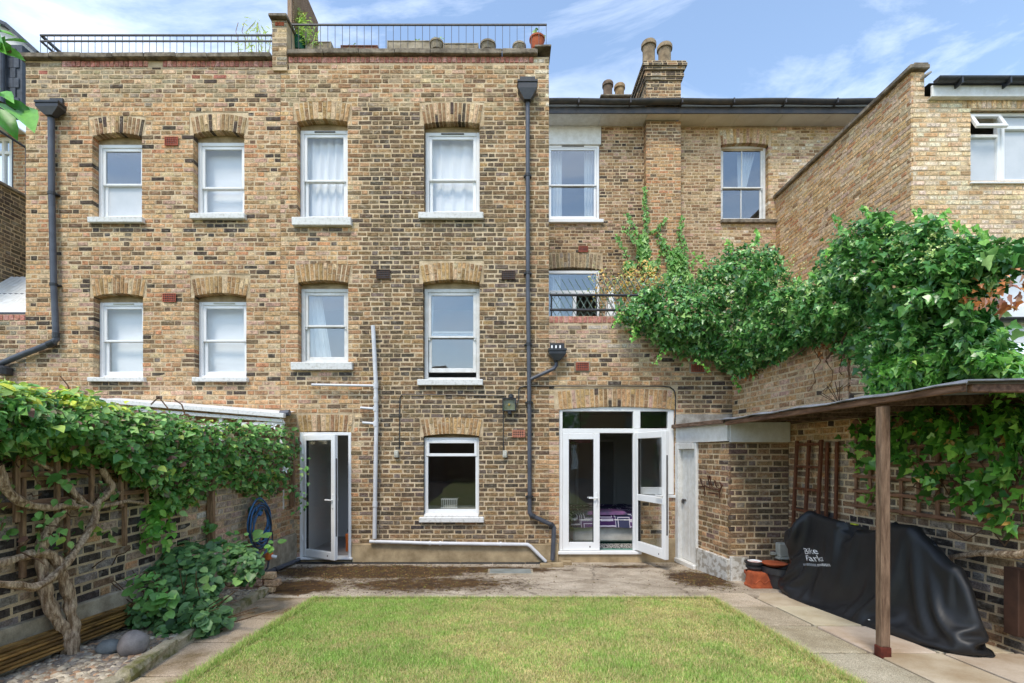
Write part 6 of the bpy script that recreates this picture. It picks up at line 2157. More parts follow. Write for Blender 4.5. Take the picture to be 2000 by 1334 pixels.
sB = hedge_sample(polyB, ybB, 11500, .6, .066, tabB, 5, lump=40, edge=55, droop=.6, up=.45, spread=.65, ragged=16)
# pale flower umbels
rnd = random.Random(6)
def umbels(poly, yb, n, seed, thick=.6):
    s = hedge_sample(poly, yb, n, thick, .02, [(1, H('#b5c07a')), (1, H('#9fb464'))], seed, ragged=4, backfrac=.05, up=.6)
    out = []
    r = random.Random(seed)
    P_, N_, T_, S_, C_, F_ = [], [], [], [], [], []
    for i in range(len(s[0])):
        for k in range(7):
            P_.append(s[0][i] + np.array([r.gauss(0, .016), r.gauss(0, .016) - .04, r.gauss(0, .016) + .03]))
            N_.append([r.gauss(0, 1), r.gauss(0, 1) - .5, r.gauss(0, 1)]); T_.append([r.gauss(0, 1), r.gauss(0, 1), 1]); S_.append(.018 * r.uniform(.7, 1.3)); C_.append(s[4][i]); F_.append(0.01)
    return [np.array(P_), np.array(N_), np.array(T_), np.array(S_), np.array(C_), np.array(F_)]
uA = umbels([(1300, 560), (1400, 520), (1520, 490), (1640, 560), (1600, 640), (1350, 650)], ybA, 170, 8)
uB = umbels([(1600, 520), (1720, 430), (1900, 470), (1900, 560), (1650, 600)], ybB, 90, 9)
dead = hedge_sample([(1868, 570), (1900, 540), (1940, 560), (1990, 520), (2005, 540), (1985, 600), (1900, 600), (1870, 620)], lambda x, y: ybB(x, y) - .5, 60, .12, .06, DEADL, 12, ragged=4, droop=1.2, dens=lambda x, y: .15 + max(0, noise.noise(Vector((x / 14, y / 14, 2))) * 2))
dead2 = hedge_sample([(1440, 700), (1480, 715), (1470, 745), (1445, 740)], lambda x, y: YR_px(x) - .05, 20, .1, .07, DEADL, 13, ragged=3)
dead3 = hedge_sample([(1590, 655), (1645, 650), (1640, 690), (1600, 700)], lambda x, y: YR_px(x) - .02, 45, .08, .05, DEADL, 14, ragged=3, droop=1.2)
S = merge(sA, sB, uA, uB, dead, dead2, dead3)
leaves(ivy, 'ivy', 'leafglossy', *S[:5], n_ind=300, front=S[5])
q = MB()
for k in range(14):
    r = random.Random(200 + k)
    x = 1300 + k * 45
    pts = []
    py = 700
    for j in range(6):
        pts.append(P(x + r.uniform(-25, 25) + j * 6, py - j * 32, (ybA(x, py - j * 32) if x < 1650 else ybB(x, py)) - .12 - r.random() * .1))
    q.tube(pts, [.012 - j * .0015 for j in range(6)], 6)
for k in range(5):
    r = random.Random(300 + k)
    x = 1600 + k * 14
    q.tube([P(x + r.uniform(-8, 8) + j * r.uniform(-6, 6), 665 + j * 20, YR_px(x) - .025) for j in range(6)], .004, 5)
for k in range(8):
    r = random.Random(400 + k)
    a = r.uniform(-1.2, 1.2)
    q.tube([P(1640 + j * 9 * math.sin(a), 790 - j * 9 * math.cos(a), YR_px(1640) - .03) for j in range(6)], .004, 5)
q.build('stems', M['twig'], ivy, kind='stuff')

# trailing shoots that break the outline
sh_p = []
r = random.Random(77)
for (x, y) in ((1610, 500), (1645, 450), (1700, 425), (1735, 440), (1800, 430), (1845, 440), (1890, 462), (1925, 470), (1480, 478), (1430, 486), (1380, 520), (1560, 555), (1590, 545), (1215, 612), (1240, 640), (1300, 682), (1360, 700), (1430, 735), (1960, 640), (1975, 690)):
    a = r.uniform(-.9, .9)
    d_ = -1 if y < 560 else 1
    L = r.uniform(14, 34)
    sh_p.append([(x, y), (x + math.sin(a) * L * .5, y + d_ * L * .5), (x + math.sin(a * 1.4) * L, y + d_ * L * .95)])
def shoot(paths, seed):
    r = random.Random(seed)
    out = [[], [], [], [], [], []]
    for p in paths:
        Y = (ybA(*p[0]) if p[0][0] < 1590 else ybB(*p[0])) - .35
        for i in range(len(p) - 1):
            for k in range(9):
                t = k / 9
                out[0].append(tuple(P(p[i][0] + (p[i + 1][0] - p[i][0]) * t + r.uniform(-5, 5), p[i][1] + (p[i + 1][1] - p[i][1]) * t + r.uniform(-4, 4), Y + r.uniform(-.06, .06))))
                out[1].append((r.gauss(0, .6), -1, .4 + r.gauss(0, .4))); out[2].append((r.gauss(0, .8), -.2, -.5)); out[3].append(.05 * r.uniform(.6, 1.3)); out[4].append(pick(r, IVYL, .2)); out[5].append(1)
    return [np.array(o) for o in out]
ss = shoot(sh_p, 5)
leaves(ivy, 'ivy', 'leaf', *ss[:5], n_ind=0, name='shoots')
# 2 self-clinging creeper strands on the set back wall
cr2 = thing('creeper', (3.2, 11.1, 4.0), 'pale green creeper strands climbing the chimney breast from the terrace', 'creeper')
def strands(paths, Y, size, tab, seed, step=5, clump=()):
    r = random.Random(seed)
    out = [[], [], [], [], [], []]
    def add(px, py, sz, yo=0):
        out[0].append(tuple(P(px, py, Y - .03 - r.random() * .05 - yo)))
        out[1].append((r.gauss(0, .35), -1, .25 + r.gauss(0, .3)))
        out[2].append((r.gauss(0, .5), -.2, -1))
        out[3].append(sz * r.uniform(.6, 1.3)); out[4].append(pick(r, tab, .15)); out[5].append(1)
    for path in paths:
        for i in range(len(path) - 1):
            (x0, y0), (x1, y1) = path[i], path[i + 1]
            L = math.hypot(x1 - x0, y1 - y0)
            n = max(1, int(L / step))
            for k in range(n):
                for s_ in (-1, 1):
                    t = (k + r.random()) / n
                    wdt = 3 + 4 * (1 - (i + t) / len(path))
                    add(x0 + (x1 - x0) * t + s_ * r.random() * wdt, y0 + (y1 - y0) * t + r.uniform(-3, 3), size)
    for (cx, cy, rx, ry, n) in clump:
        for k in range(n):
            a, q_ = r.random() * 6.28, r.random() ** .5
            add(cx + rx * q_ * math.cos(a), cy + ry * q_ * math.sin(a), size * 1.7, .05 * (1 - q_))
    return [np.array(o) for o in out]
CRE = [(3, H('#6f9a4e')), (3, H('#5b8a42')), (2, H('#88ad60')), (1, H('#46713a'))]
pths = [[(1258, 540), (1260, 480), (1261, 420), (1259, 362)], [(1232, 525), (1220, 490), (1202, 458)], [(1250, 470), (1238, 445), (1222, 415)], [(1248, 480), (1228, 455), (1214, 442)], [(1275, 530), (1290, 495), (1297, 468), (1283, 455)],
        [(1266, 455), (1280, 450), (1300, 426)], [(1315, 530), (1305, 500), (1296, 485)], [(1322, 500), (1326, 470), (1332, 420)], [(1338, 520), (1337, 465)], [(1345, 525), (1360, 505), (1372, 495)], [(1318, 520), (1300, 478), (1284, 470)]]
s2 = strands(pths, YB, .075, CRE, 21, step=3.2, clump=[(1256, 485, 11, 28, 160), (1322, 512, 16, 28, 240), (1270, 520, 14, 12, 60), (1230, 520, 10, 12, 40), (1325, 540, 26, 16, 150)])
leaves(cr2, 'ivy', 'leaf', *s2[:5], n_ind=150)
q = MB()
for p in pths: q.tube([P(a, b, YB - .02) for a, b in p], .008, 5)
q.build('stems', M['twig'], cr2)
# 3 browning honeysuckle on the terrace railing
hs = thing('honeysuckle', (FX(1230, 8.3), 8.3, Z_E), 'yellow and brown withering shrub on the roof terrace railing', 'shrub')
HSN = [(4, H('#c9a95e')), (3, H('#b8904a')), (2, H('#9aa35a')), (2, H('#7d8f4b')), (1, H('#c9bd88'))]
s3 = hedge_sample([(1190, 565), (1200, 540), (1225, 520), (1260, 512), (1290, 530), (1300, 560), (1285, 590), (1250, 605), (1225, 585)], lambda x, y: 8.35, 900, .3, .045, HSN, 31, ragged=14, edge=40)
s3b = hedge_sample([(1150, 545), (1165, 520), (1190, 530), (1210, 560), (1195, 600), (1160, 590)], lambda x, y: 8.35, 170, .2, .04, HSN, 32, ragged=12, edge=40)
S = merge(s3, s3b)
leaves(hs, 'ovate', 'leaf', *S[:5], n_ind=200)
q = MB()
for k in range(9):
    r = random.Random(k)
    x = 1170 + k * 13
    q.tube([P(x + j * r.uniform(-4, 4), 622 - j * 18, 8.25) for j in range(6)], .006, 5)
q.build('stems', M['twig'], hs)

# 4 ivy on the trellis inside the shelter
tre = thing('wall_trellis', (4.0, 4.3, 1.2), 'square wooden trellis fixed to the wall inside the bike shelter', 'trellis')
def onR(Y, z, d=.04): return Vector((XR(Y), Y, z)) + nR * d
for i, z in enumerate((1.20, 1.36, 1.52, 1.68, 1.84, 2.0, 2.11)):
    MB().bar(onR(5.36, z, .05), onR(3.1, z - .02, .05), .02, .034, b=.003, col=(1.5, 1.15, .95)).build('slat', M['woodlong'], tre)
for i in range(13):
    y = 5.34 - i * .185
    MB().bar(onR(y, 1.16, .032), onR(y, 2.14, .032), .02, .034, up=(0, 1, 0), b=.003, col=(1.3, 1.0, .85)).build('slat', M['woodgrey'], tre)
iv2 = thing('ivy', (3.9, 4.0, .6), 'bright green ivy scrambling over the trellis inside the bike shelter', 'ivy')
poly2 = [(1650, 850), (1690, 815), (1760, 795), (2010, 790), (2010, 1010), (1985, 1040), (1940, 1030), (1900, 985), (1850, 990), (1790, 960), (1735, 930), (1700, 985), (1670, 985), (1690, 930), (1655, 890)]
def dens2(x, y):
    v = .28 + 1.0 * noise.noise(Vector((x / 55, y / 38, 3))) + (.5 if y < 855 else (.15 if y < 900 else -.05)) + (.12 if x > 1850 else 0)
    return max(0.03, v)
MIX2 = [(20, H('#6fa544')), (20, H('#578a35')), (22, H('#3f6d2b')), (14, H('#315a26')), (10, H('#8fb957')), (2, H('#c49a55'))]
s4 = hedge_sample(poly2, lambda x, y: YR_px(x) - .03, 900, .16, .085, MIX2, 41, dens=dens2, ragged=10, edge=30, up=.25, outw=.8)
leaves(iv2, 'ivy', 'leafglossy', *s4[:5], n_ind=300, front=s4[5])
q = MB()
for k in range(16):
    r = random.Random(500 + k)
    y = r.uniform(3.4, 5.2); z = r.uniform(.9, 1.9)
    pts = []
    for j in range(7):
        pts.append(onR(y - j * .09 + r.uniform(-.03, .03), z + r.uniform(-.05, .05) + j * r.uniform(-.02, .05), .04 + r.random() * .05))
    q.tube(pts, .005, 5)
q.build('stems', M['twig'], iv2, kind='stuff')
MB().tube([onR(3.3, 1.18, .1), onR(3.7, 1.0, .12), onR(4.0, .95, .1), onR(4.25, .86, .08), onR(4.3, .75, .05)], [.03, .027, .024, .018, .01], 8, rough=.2, seed=3).build('ivy_trunk', M['bark'], iv2, smooth=True)
MB().obox(onR(3.78, .62, .04), dirR, -nR, ZV, .055, .04, .26, .006).build('wall_batten', mat('dark_stain', H('#4a3226'), .75, H('#38251b'), nscale=8), gr)

# folding brown trellis leaning in the corner
ft = thing('brown_trellis', (3.75, 6.1, .15), 'red brown timber trellis panel leaning in the corner behind the bike', 'trellis')
for i, y in enumerate((6.27, 6.05, 5.84)):
    MB().bar(onR(y, gz(y), .14), onR(y, 1.93, .05), .03, .045, up=(0, 1, 0), b=.003).build('stile', M['woodbrown'], ft)
for z in (.5, .78, 1.05, 1.32, 1.60, 1.88):
    MB().bar(onR(6.27, z, .05 + .09 * (1.93 - z) / 1.8), onR(5.84, z, .05 + .09 * (1.93 - z) / 1.8), .028, .03, b=.003).build('rail', M['woodbrown'], ft)
for y in (5.77, 5.62):
    MB().bar(onR(y, gz(y), .06), onR(y, 1.9, .03), .025, .04, up=(0, 1, 0), b=.003).build('stile', M['woodbrown'], ft)

# 5 climber on the left wall
def YL_px(px): return XL * FPX / (px - VX)
clm = thing('climber', (XL + .1, 4.5, .3), 'leafy climber with gnarled twisted trunk on the old garden wall', 'climber')
polyC = [(-110, 728), (40, 752), (100, 770), (150, 762), (200, 785), (260, 800), (330, 808), (400, 825), (470, 820), (540, 832), (578, 838), (582, 880), (572, 925), (548, 955), (520, 972), (470, 962), (440, 940), (405, 965), (360, 985), (330, 1000), (290, 960), (250, 930), (215, 915), (170, 905), (120, 890), (60, 885), (-110, 890)]
TABC = [(22, H('#5d8842')), (20, H('#4c7838')), (20, H('#739d54')), (14, H('#8fb066')), (8, H('#3d6530')), (5, H('#6f6a4c')), (4, H('#94a84a')), (3, H('#7c5a50'))]
TABY = [(3, H('#b9bd4a')), (3, H('#9fb24a')), (2, H('#6f9a40')), (2, H('#86a04c'))]
tabC = lambda x, y: TABY if y < 775 + x * .12 and x < 260 and (int(x * 3 + y) % 3) else TABC
s5 = hedge_sample(polyC, lambda x, y: max(2.9, YL_px(min(x, 575)) + .05 if x > 100 else YL_px(x)), 9300, .42, .068, tabC, 51, lump=45, edge=40, ragged=9, droop=.45, up=.55, outw=.45, spread=.6)
s5b = hedge_sample([(-10, 880), (60, 885), (120, 900), (230, 930), (230, 1050), (120, 1090), (-10, 1070)], lambda x, y: YL_px(x) - .05, 110, .2, .07, TABC, 52, ragged=5, droop=.4, up=.6)
s5c = hedge_sample([(290, 960), (350, 985), (330, 1080), (270, 1060)], lambda x, y: YL_px(x) - .02, 110, .2, .08, IVYL, 53, ragged=6, droop=.4, up=.6)
s5d = hedge_sample([(500, 960), (560, 940), (600, 880), (600, 1000), (560, 990)], lambda x, y: 7.5, 60, .2, .06, TABC, 54, ragged=6)
S = merge(s5, s5b, s5c, s5d)
leaves(clm, 'ovate', 'leaf', *S[:5], n_ind=300, front=S[5])
def z2(p): return (p[0] / 3.993, 1000 + p[1] / 3.993)
def z1_(p): return (p[0] / 4.236, 720 + p[1] / 4.236)
def vine(pts, r0, r1, dy0=.15, dy1=.12, n=10, seed=1):
    # resample a smooth path and twist ridges into it
    out, rad = [], []
    K = 6
    for i in range(len(pts) - 1):
        p0, p1, p2, p3 = pts[max(0, i - 1)], pts[i], pts[i + 1], pts[min(len(pts) - 1, i + 2)]
        for k in range(K):
            t = k / K
            def cr_(a, b, c, d): return .5 * ((2 * b) + (-a + c) * t + (2 * a - 5 * b + 4 * c - d) * t * t + (-a + 3 * b - 3 * c + d) * t ** 3)
            out.append((cr_(p0[0], p1[0], p2[0], p3[0]), cr_(p0[1], p1[1], p2[1], p3[1])))
    out.append(pts[-1])
    m_ = len(out)
    path = []
    for i, (x, y) in enumerate(out):
        f = i / (m_ - 1)
        path.append(P(x, y, max(2.9, YL_px(x)) - (dy0 + (dy1 - dy0) * f)))
        rad.append((r0 + (r1 - r0) * f) * (1 + .12 * math.sin(i * .9 + seed)))
    # ridged section
    mb = MB()
    vs, fs = [], []
    N = 14
    prev = None
    for i, p in enumerate(path):
        d = (path[min(i + 1, m_ - 1)] - path[max(i - 1, 0)]).normalized()
        a = (d.cross(ZV) if prev is None else prev - d * prev.dot(d))
        if a.length < 1e-3: a = d.cross(Vector((1, 0, 0)))
        a.normalize(); prev = a
        b = d.cross(a)
        for j in range(N):
            th = 2 * math.pi * j / N
            rr = rad[i] * (1 + .16 * math.sin(th * 4 + i * .35 + seed) + .08 * math.sin(th * 7 - i * .2))
            vs.append(p + a * math.cos(th) * rr + b * math.sin(th) * rr)
    for i in range(m_ - 1):
        for j in range(N):
            k = (j + 1) % N
            fs.append((i * N + j, i * N + k, (i + 1) * N + k, (i + 1) * N + j))
    return mb.add(vs, fs)
A_ = [z2(p) for p in ((560, 1230), (530, 1060), (510, 930), (440, 830), (375, 700), (350, 560), (325, 400), (330, 250), (370, 140), (450, 40), (520, -30), (560, -90))]
vine(A_, .044, .026, .16, .10, seed=1).build('trunk', M['bark'], clm, smooth=True)
B_ = [z2(p) for p in ((570, 1200), (565, 1010), (580, 900), (552, 780), (545, 680), (505, 560), (480, 470), (440, 380), (370, 325), (250, 330), (100, 370), (-40, 410))]
vine(B_, .040, .026, .2, .14, seed=2).build('trunk', M['bark'], clm, smooth=True)
C_ = [z2(p) for p in ((-40, 560), (150, 572), (260, 588), (380, 530), (500, 420), (590, 300), (680, 170), (740, 50))] + [z1_(p) for p in ((800, 1130), (860, 1060), (920, 985), (880, 900), (840, 820))]
vine(C_, .024, .026, .24, .14, seed=3).build('branch', M['bark'], clm, smooth=True)
D_ = [z1_(p) for p in ((-30, 800), (40, 980), (180, 1105), (400, 1150), (560, 1130), (700, 1150), (900, 1130), (1050, 1100), (1210, 1120))]
vine(D_, .034, .012, .2, .12, seed=4).build('branch', M['bark'], clm, smooth=True)
E_ = [z1_(p) for p in ((530, 910), (590, 1010), (680, 1100), (770, 1150))]
vine(E_, .026, .022, .1, .16, seed=5).build('branch', M['bark'], clm, smooth=True)
F_ = [z1_(p) for p in ((910, 990), (960, 1040), (1020, 1000))]
vine(F_, .02, .01, .14, .12, seed=6).build('branch', M['bark'], clm, smooth=True)
G_ = [z1_(p) for p in ((180, 700), (300, 770), (430, 840))]
vine(G_, .016, .013, .1, .1, seed=7).build('branch', M['bark'], clm, smooth=True)
q = MB()
for k in range(26):
    r = random.Random(700 + k)
    x, y = r.uniform(0, 330), r.uniform(860, 1120)
    dx, dy = r.uniform(-16, 16), r.uniform(-14, 22)
    q.tube([P(x + dx * j + r.uniform(-4, 4), y + dy * j * .6 + r.uniform(-4, 4), max(2.9, YL_px(x)) - .12 - .1 * r.random()) for j in range(5)], .0045, 5)
for (a, b, c) in (((118, 735), (132, 752), (140, 775)), ((295, 790), (310, 775), (330, 800)), ((340, 780), (355, 790), (362, 812))):
    q.tube([P(*a, 4.4), P(*b, 4.4), P(*c, 4.4)], .006, 5)
q.build('twigs', M['twig'], clm, kind='stuff')
for (px, py) in ((558, 917), (535, 832)):
    f_ = thing('flower', tuple(P(px, py, 7.1)), 'single white star flower on the climber near the back door' if px == 558 else 'pale flower at the top edge of the climber by the lean-to', 'flower')
    c = P(px, py, 7.05)
    for k in range(4):
        a = k * math.pi / 2 + .4
        MB().add([c, c + Vector((math.cos(a) * .03 - math.sin(a) * .014, -.01, math.sin(a) * .03 + math.cos(a) * .014)), c + Vector((math.cos(a) * .06, -.015, math.sin(a) * .06)), c + Vector((math.cos(a) * .03 + math.sin(a) * .014, -.01, math.sin(a) * .03 - math.cos(a) * .014))], [(0, 1, 2, 3)]).build('petal', M['curtain'], f_)

# trellis posts and slats on the left wall
tl_ = thing('wall_trellis', (XL + .04, 5, .6), 'pale timber trellis frame on the old wall behind the climber', 'trellis')
def onL(Y, z, d=.05): return Vector((XL + d, Y, z))
for (px, zb) in ((404, .68), (565, .92), (30, .9), (118, .95), (232, .95)):
    Y = YL_px(px)
    MB().bar(onL(Y, zb), onL(Y, 2.05), .07 if px > 300 else .035, .05 if px > 300 else .03, up=(0, 1, 0), b=.004, col=(1.3, 1.15, .95)).build('post', M['woodgrey'], tl_)
for z in (1.42, 1.62, 1.85, 2.0):
    MB().bar(onL(2.7, z, .075), onL(7.5, z, .075), .025, .04, b=.003, col=(1.3, 1.15, .95)).build('slat', M['woodlong'], tl_)
for i in range(8):
    y = 3.0 + i * .3
    MB().bar(onL(y, 1.3, .1), onL(y, 2.02, .1), .025, .035, up=(0, 1, 0), b=.003, col=(1.3, 1.15, .95)).build('slat', M['woodgrey'], tl_)

# 6 round leaved shrub in the gravel bed
shb = thing('shrub', (-3.0, 4.6, .2), 'low shrub with round dull green leaves spreading over the gravel bed', 'shrub')
polyS = [(165, 1225), (190, 1190), (230, 1150), (215, 1090), (225, 1060), (270, 1040), (300, 1065), (345, 1050), (400, 1062), (450, 1055), (500, 1070), (520, 1095), (500, 1130), (470, 1140), (440, 1135), (430, 1170), (455, 1205), (440, 1235), (400, 1265), (330, 1250), (310, 1275), (290, 1240), (235, 1245), (200, 1250)]
TABS = [(28, H('#4c6e40')), (26, H('#3f6036')), (20, H('#5b7d49')), (12, H('#6d8e54')), (8, H('#355232')), (6, H('#7fa058'))]
s6 = hedge_sample(polyS, lambda x, y: 5.35 - (y - 1050) / 230 * 1.15 + (.25 if x < 250 else 0), 2000, .45, .072, TABS, 61, lump=60, edge=55, ragged=6, droop=.15, up=1.0, outw=.5, spread=.45)
s6b = hedge_sample([(258, 1120), (300, 1115), (345, 1160), (330, 1200), (275, 1195), (255, 1160)], lambda x, y: 3.95, 60, .12, .072, [(2, H('#557f3f')), (1, H('#6a944c'))], 62, ragged=3, droop=.1, up=1.1)
s6c = hedge_sample([(345, 960), (360, 985), (400, 1010), (470, 1040), (540, 1050), (545, 1080), (470, 1085), (420, 1060), (340, 1000)], lambda x, y: 5.6, 60, .2, .085, [(2, H('#6d9a4a')), (2, H('#557c3e'))], 63, ragged=6, droop=.1, up=1.0)
S = merge(s6, s6b, s6c)
leaves(shb, 'round', 'leaf', *S[:5], n_ind=300, front=S[5])
q = MB()
for k in range(24):
    r = random.Random(800 + k)
    x0_, y0_ = r.uniform(300, 430), 1235
    c0 = P(x0_, 1225, 4.5)
    ang = r.uniform(-1.2, 1.2)
    q.tube([c0 + Vector((math.sin(ang) * .16 * j, -.06 * j + r.uniform(-.02, .02), .12 * j * math.cos(ang))) for j in range(6)], [.008 - .001 * j for j in range(6)], 5)
q.build('stems', M['twig'], shb, kind='stuff')

# 7 roof plants
bb = thing('bamboo', (FX(584, 8.3), 8.3, Z_A), 'light green bamboo clump rising above the party pier on the roof', 'bamboo')
s7 = hedge_sample([(566, 95), (570, 40), (585, 10), (600, 40), (606, 70), (600, 92)], lambda x, y: FY + .38, 380, .15, .10, [(2, H('#8fb04a')), (2, H('#a9bd5a')), (1, H('#7a9c40'))], 71, ragged=7, edge=20, droop=.3, up=.4)
s7b = hedge_sample([(600, 40), (618, 55), (625, 85), (604, 92)], lambda x, y: FY + .38, 60, .15, .10, [(2, H('#8fb04a')), (1, H('#a9bd5a'))], 72, ragged=10)
S = merge(s7, s7b)
leaves(bb, 'thin', 'leaf', *S[:5], n_ind=100)
q = MB()
for k in range(10):
    r = random.Random(k)
    q.tube([P(578 + r.uniform(-5, 8) + j * r.uniform(-1, 7), 92 - j * 17, FY + .36) for j in range(5)], .005, 5)
q.build('canes', M['cane'], bb)
b2 = thing('bamboo', (FX(500, 8.3), 8.3, Z_B), 'sparse wispy bamboo behind the double railed parapet', 'bamboo')
s8 = hedge_sample([(455, 100), (480, 50), (505, 30), (530, 60), (532, 105)], lambda x, y: FY + .45, 130, .15, .12, [(2, H('#b5c470')), (1, H('#a3b75a'))], 73, ragged=8)
leaves(b2, 'thin', 'leaf', *s8[:5], n_ind=80)
q = MB()
for k in range(6):
    r = random.Random(k)
    q.tube([P(465 + k * 12 + j * r.uniform(-3, 3), 112 - j * 17, FY + .45) for j in range(5)], .005, 5)
q.build('canes', M['cane'], b2)
for (px, py, lab, hgt) in ((1050, 74, 'wispy herb growing from the terracotta roof pot', 18), (853, 82, 'small green sprig in the grey roof pot', 8), (690, 93, 'little dark plant in the low trough on the roof', 8), (820, 84, 'tiny plant in the long pale trough on the roof', 6)):
    hb = thing('roof_plant', tuple(P(px, py, FY + .38)), lab, 'plant', 'small plants on the roof')
    sx = hedge_sample([(px - 12, py + 4), (px - 10, py - hgt), (px + 4, py - hgt * 1.3), (px + 12, py - hgt * .6), (px + 12, py + 4)], lambda x, y: FY + .38, 28, .06, .06, [(1, H('#5d7a4a')), (1, H('#7d9a5c'))], 90 + px, ragged=3)
    leaves(hb, 'ovate', 'leaf', *sx[:5], n_ind=28)
    q = MB()
    for k in range(4): q.tube([P(px, py + 8, FY + .36), P(px - 8 + k * 5, py - hgt * .7, FY + .36)], .003, 5)
    q.build('stems', M['twig'], hb)

# 8 large leaves of a tree reaching in at the picture edge
tb = thing('tree_branch', tuple(P(-60, 150, 1.9)), 'glossy green leaves on a tree branch reaching in at the picture edge', 'tree')
q = MB()
q.tube([P(-80, 60, 1.9), P(-20, 85, 1.9), P(20, 100, 1.9)], .006, 6).tube([P(-80, 170, 1.9), P(-20, 190, 1.9), P(30, 215, 1.9)], .006, 6).tube([P(-80, 60, 1.9), P(-80, 170, 1.9), P(-110, 330, 1.95)], .012, 6).tube([P(-80, 60, 1.9), P(-110, 330, 1.95), (-2.6, 1.9, 1.9), (-2.95, 1.85, 1.0), (-3.0, 1.85, .25)], [.012, .018, .028, .04, .055], 8)
q.build('twig', M['twig'], tb)
LV = [((-5, 78), (30, 118), .11), ((5, 80), (55, 103), .10), ((0, 95), (42, 112), .10), ((-8, 60), (18, 52), .07), ((-10, 72), (8, 100), .09), ((0, 180), (25, 200), .08), ((20, 205), (60, 243), .11), ((-12, 195), (15, 213), .09), ((10, 195), (62, 225), .10), ((-10, 210), (10, 216), .08), ((22, 100), (8, 128), .06)]
po, no, to, so, co = [], [], [], [], []
r = random.Random(3)
for (a, b, w_) in LV:
    A = P(*a, 1.9 + r.uniform(-.05, .05)); B = P(*b, 1.88 + r.uniform(-.06, .06))
    po.append(tuple(A)); to.append(tuple(B - A)); so.append((B - A).length * 1.1)
    no.append((r.uniform(-.5, .5), -.8, r.uniform(.2, 1.0))); co.append(pick(r, [(1, H('#4f8a34')), (1, H('#3f7428')), (1, H('#6ba548'))], .15))
leaves(tb, 'long', 'leaf', po, no, to, so, co, n_ind=40)
# tree beyond the far fence, mirrored in the transom lights
gt = thing('garden_tree', (1.5, -7, 0), 'leafy tree beyond the fence, seen mirrored in the transom glass', 'tree')
MB().tube([(1.5, -7, -.1), (1.6, -7, 1.6), (1.4, -6.9, 3.2)], [.16, .12, .07], 10).build('trunk', M['bark'], gt)
rng = np.random.default_rng(2)
N_ = 2600
v_ = rng.normal(size=(N_, 3)); v_ /= np.linalg.norm(v_, axis=1, keepdims=True)
rad_ = (.55 + .45 * rng.random((N_, 1)) ** .5)
pp = np.array([1.2, -7.0, 3.1]) + v_ * rad_ * np.array([2.6, 1.1, 1.25]) * (1 + .25 * np.sin(v_ * 5).sum(1, keepdims=True))
leaves(gt, 'ovate', 'leaf', pp, v_ + rng.normal(size=(N_, 3)) * .5, rng.normal(size=(N_, 3)) + np.array([0, 0, -.5]), .16 * (.6 + .7 * rng.random(N_)), np.array([H('#5a8a3c')]) * (.7 + .6 * rng.random((N_, 1))), n_ind=0, name='crown')

# ------------------------------------------------------------------ gravel bed
BEDUP = .05
def bed_z(Y): return gz(Y) + BEDUP
def KX(Y): return -2.80 + .115 * (5.45 - Y)      # line of the kerb
q = MB().quad((XL + .05, 2.6, bed_z(2.6) - .02), (KX(2.6), 2.6, bed_z(2.6) - .02), (KX(5.75), 5.75, bed_z(5.75) - .02), (XL + .05, 5.75, bed_z(5.75) - .02))
tag(q.build('gravel_bed_soil', M['soil']), 'dark soil of the raised gravel bed', 'soil', kind='structure')
def pebbles():
    rng = np.random.default_rng(8)
    n = 6000
    y = 2.75 + 3.0 * rng.random(n)
    x = XL + .08 + (KX(y) - .04 - XL - .08) * rng.random(n)
    # low-poly squashed stones
    base = np.array([(0, 0, 1), (1, 0, .1), (.3, .95, .1), (-.8, .6, .1), (-.8, -.6, .1), (.3, -.95, .1), (.6, .3, .75), (-.2, .55, .75), (-.55, -.1, .75), (.1, -.6, .75)], np.float32)
    fs = [(0, 6, 7), (0, 7, 8), (0, 8, 9), (0, 9, 6), (6, 1, 2), (6, 2, 7), (7, 2, 3), (7, 3, 8), (8, 3, 4), (8, 4, 9), (9, 4, 5), (9, 5, 1), (9, 1, 6)]
    s = .015 + .021 * rng.random(n) ** 1.4
    a = rng.random(n) * 6.283
    el = 1 + .7 * rng.random(n)
    ca, sa = np.cos(a), np.sin(a)
    B = np.repeat(base[None], n, 0) * (1 + .15 * rng.normal(size=(n, 10, 3)))
    X = B[:, :, 0] * (s * el)[:, None]; Yv = B[:, :, 1] * s[:, None]; Z = B[:, :, 2] * (s * .75)[:, None]
    W = np.stack([x[:, None] + X * ca[:, None] - Yv * sa[:, None], y[:, None] + X * sa[:, None] + Yv * ca[:, None], (bed_z(y) - .02 + .012 * rng.random(n))[:, None] + Z], 2)
    F = (np.array(fs)[None] + (np.arange(n) * 10)[:, None, None]).reshape(-1)
    me = bpy.data.meshes.new('gravel')
    me.vertices.add(n * 10); me.vertices.foreach_set('co', W.astype(np.float32).ravel())
    me.loops.add(len(F)); me.loops.foreach_set('vertex_index', F.astype(np.int32))
    NP = n * len(fs)
    me.polygons.add(NP)
    me.polygons.foreach_set('loop_start', np.arange(0, NP * 3, 3, dtype=np.int32)); me.polygons.foreach_set('loop_total', np.full(NP, 3, dtype=np.int32))
    me.polygons.foreach_set('use_smooth', np.ones(NP, dtype=bool))
    me.materials.append(M['pebble'])
    pal = np.array([H('#b3a48e'), H('#988a78'), H('#c2b39c'), H('#7a7066'), H('#b08e70'), H('#968c80'), H('#ccbfa8')])
    c = pal[rng.integers(0, len(pal), n)] * (.8 + .4 * rng.random((n, 1)))
    at = me.attributes.new('bcol', 'FLOAT_COLOR', 'FACE')
    cc = np.ones((NP, 4), np.float32); cc[:, :3] = np.repeat(c, len(fs), 0)
    at.data.foreach_set('color', cc.ravel())
    me.update()
    o = bpy.data.objects.new('gravel', me)
    COL.objects.link(o)
    tag(o, 'rounded brown and grey pebbles filling the bed under the vine', 'gravel', kind='stuff')
pebbles()
rb = random.Random(12)
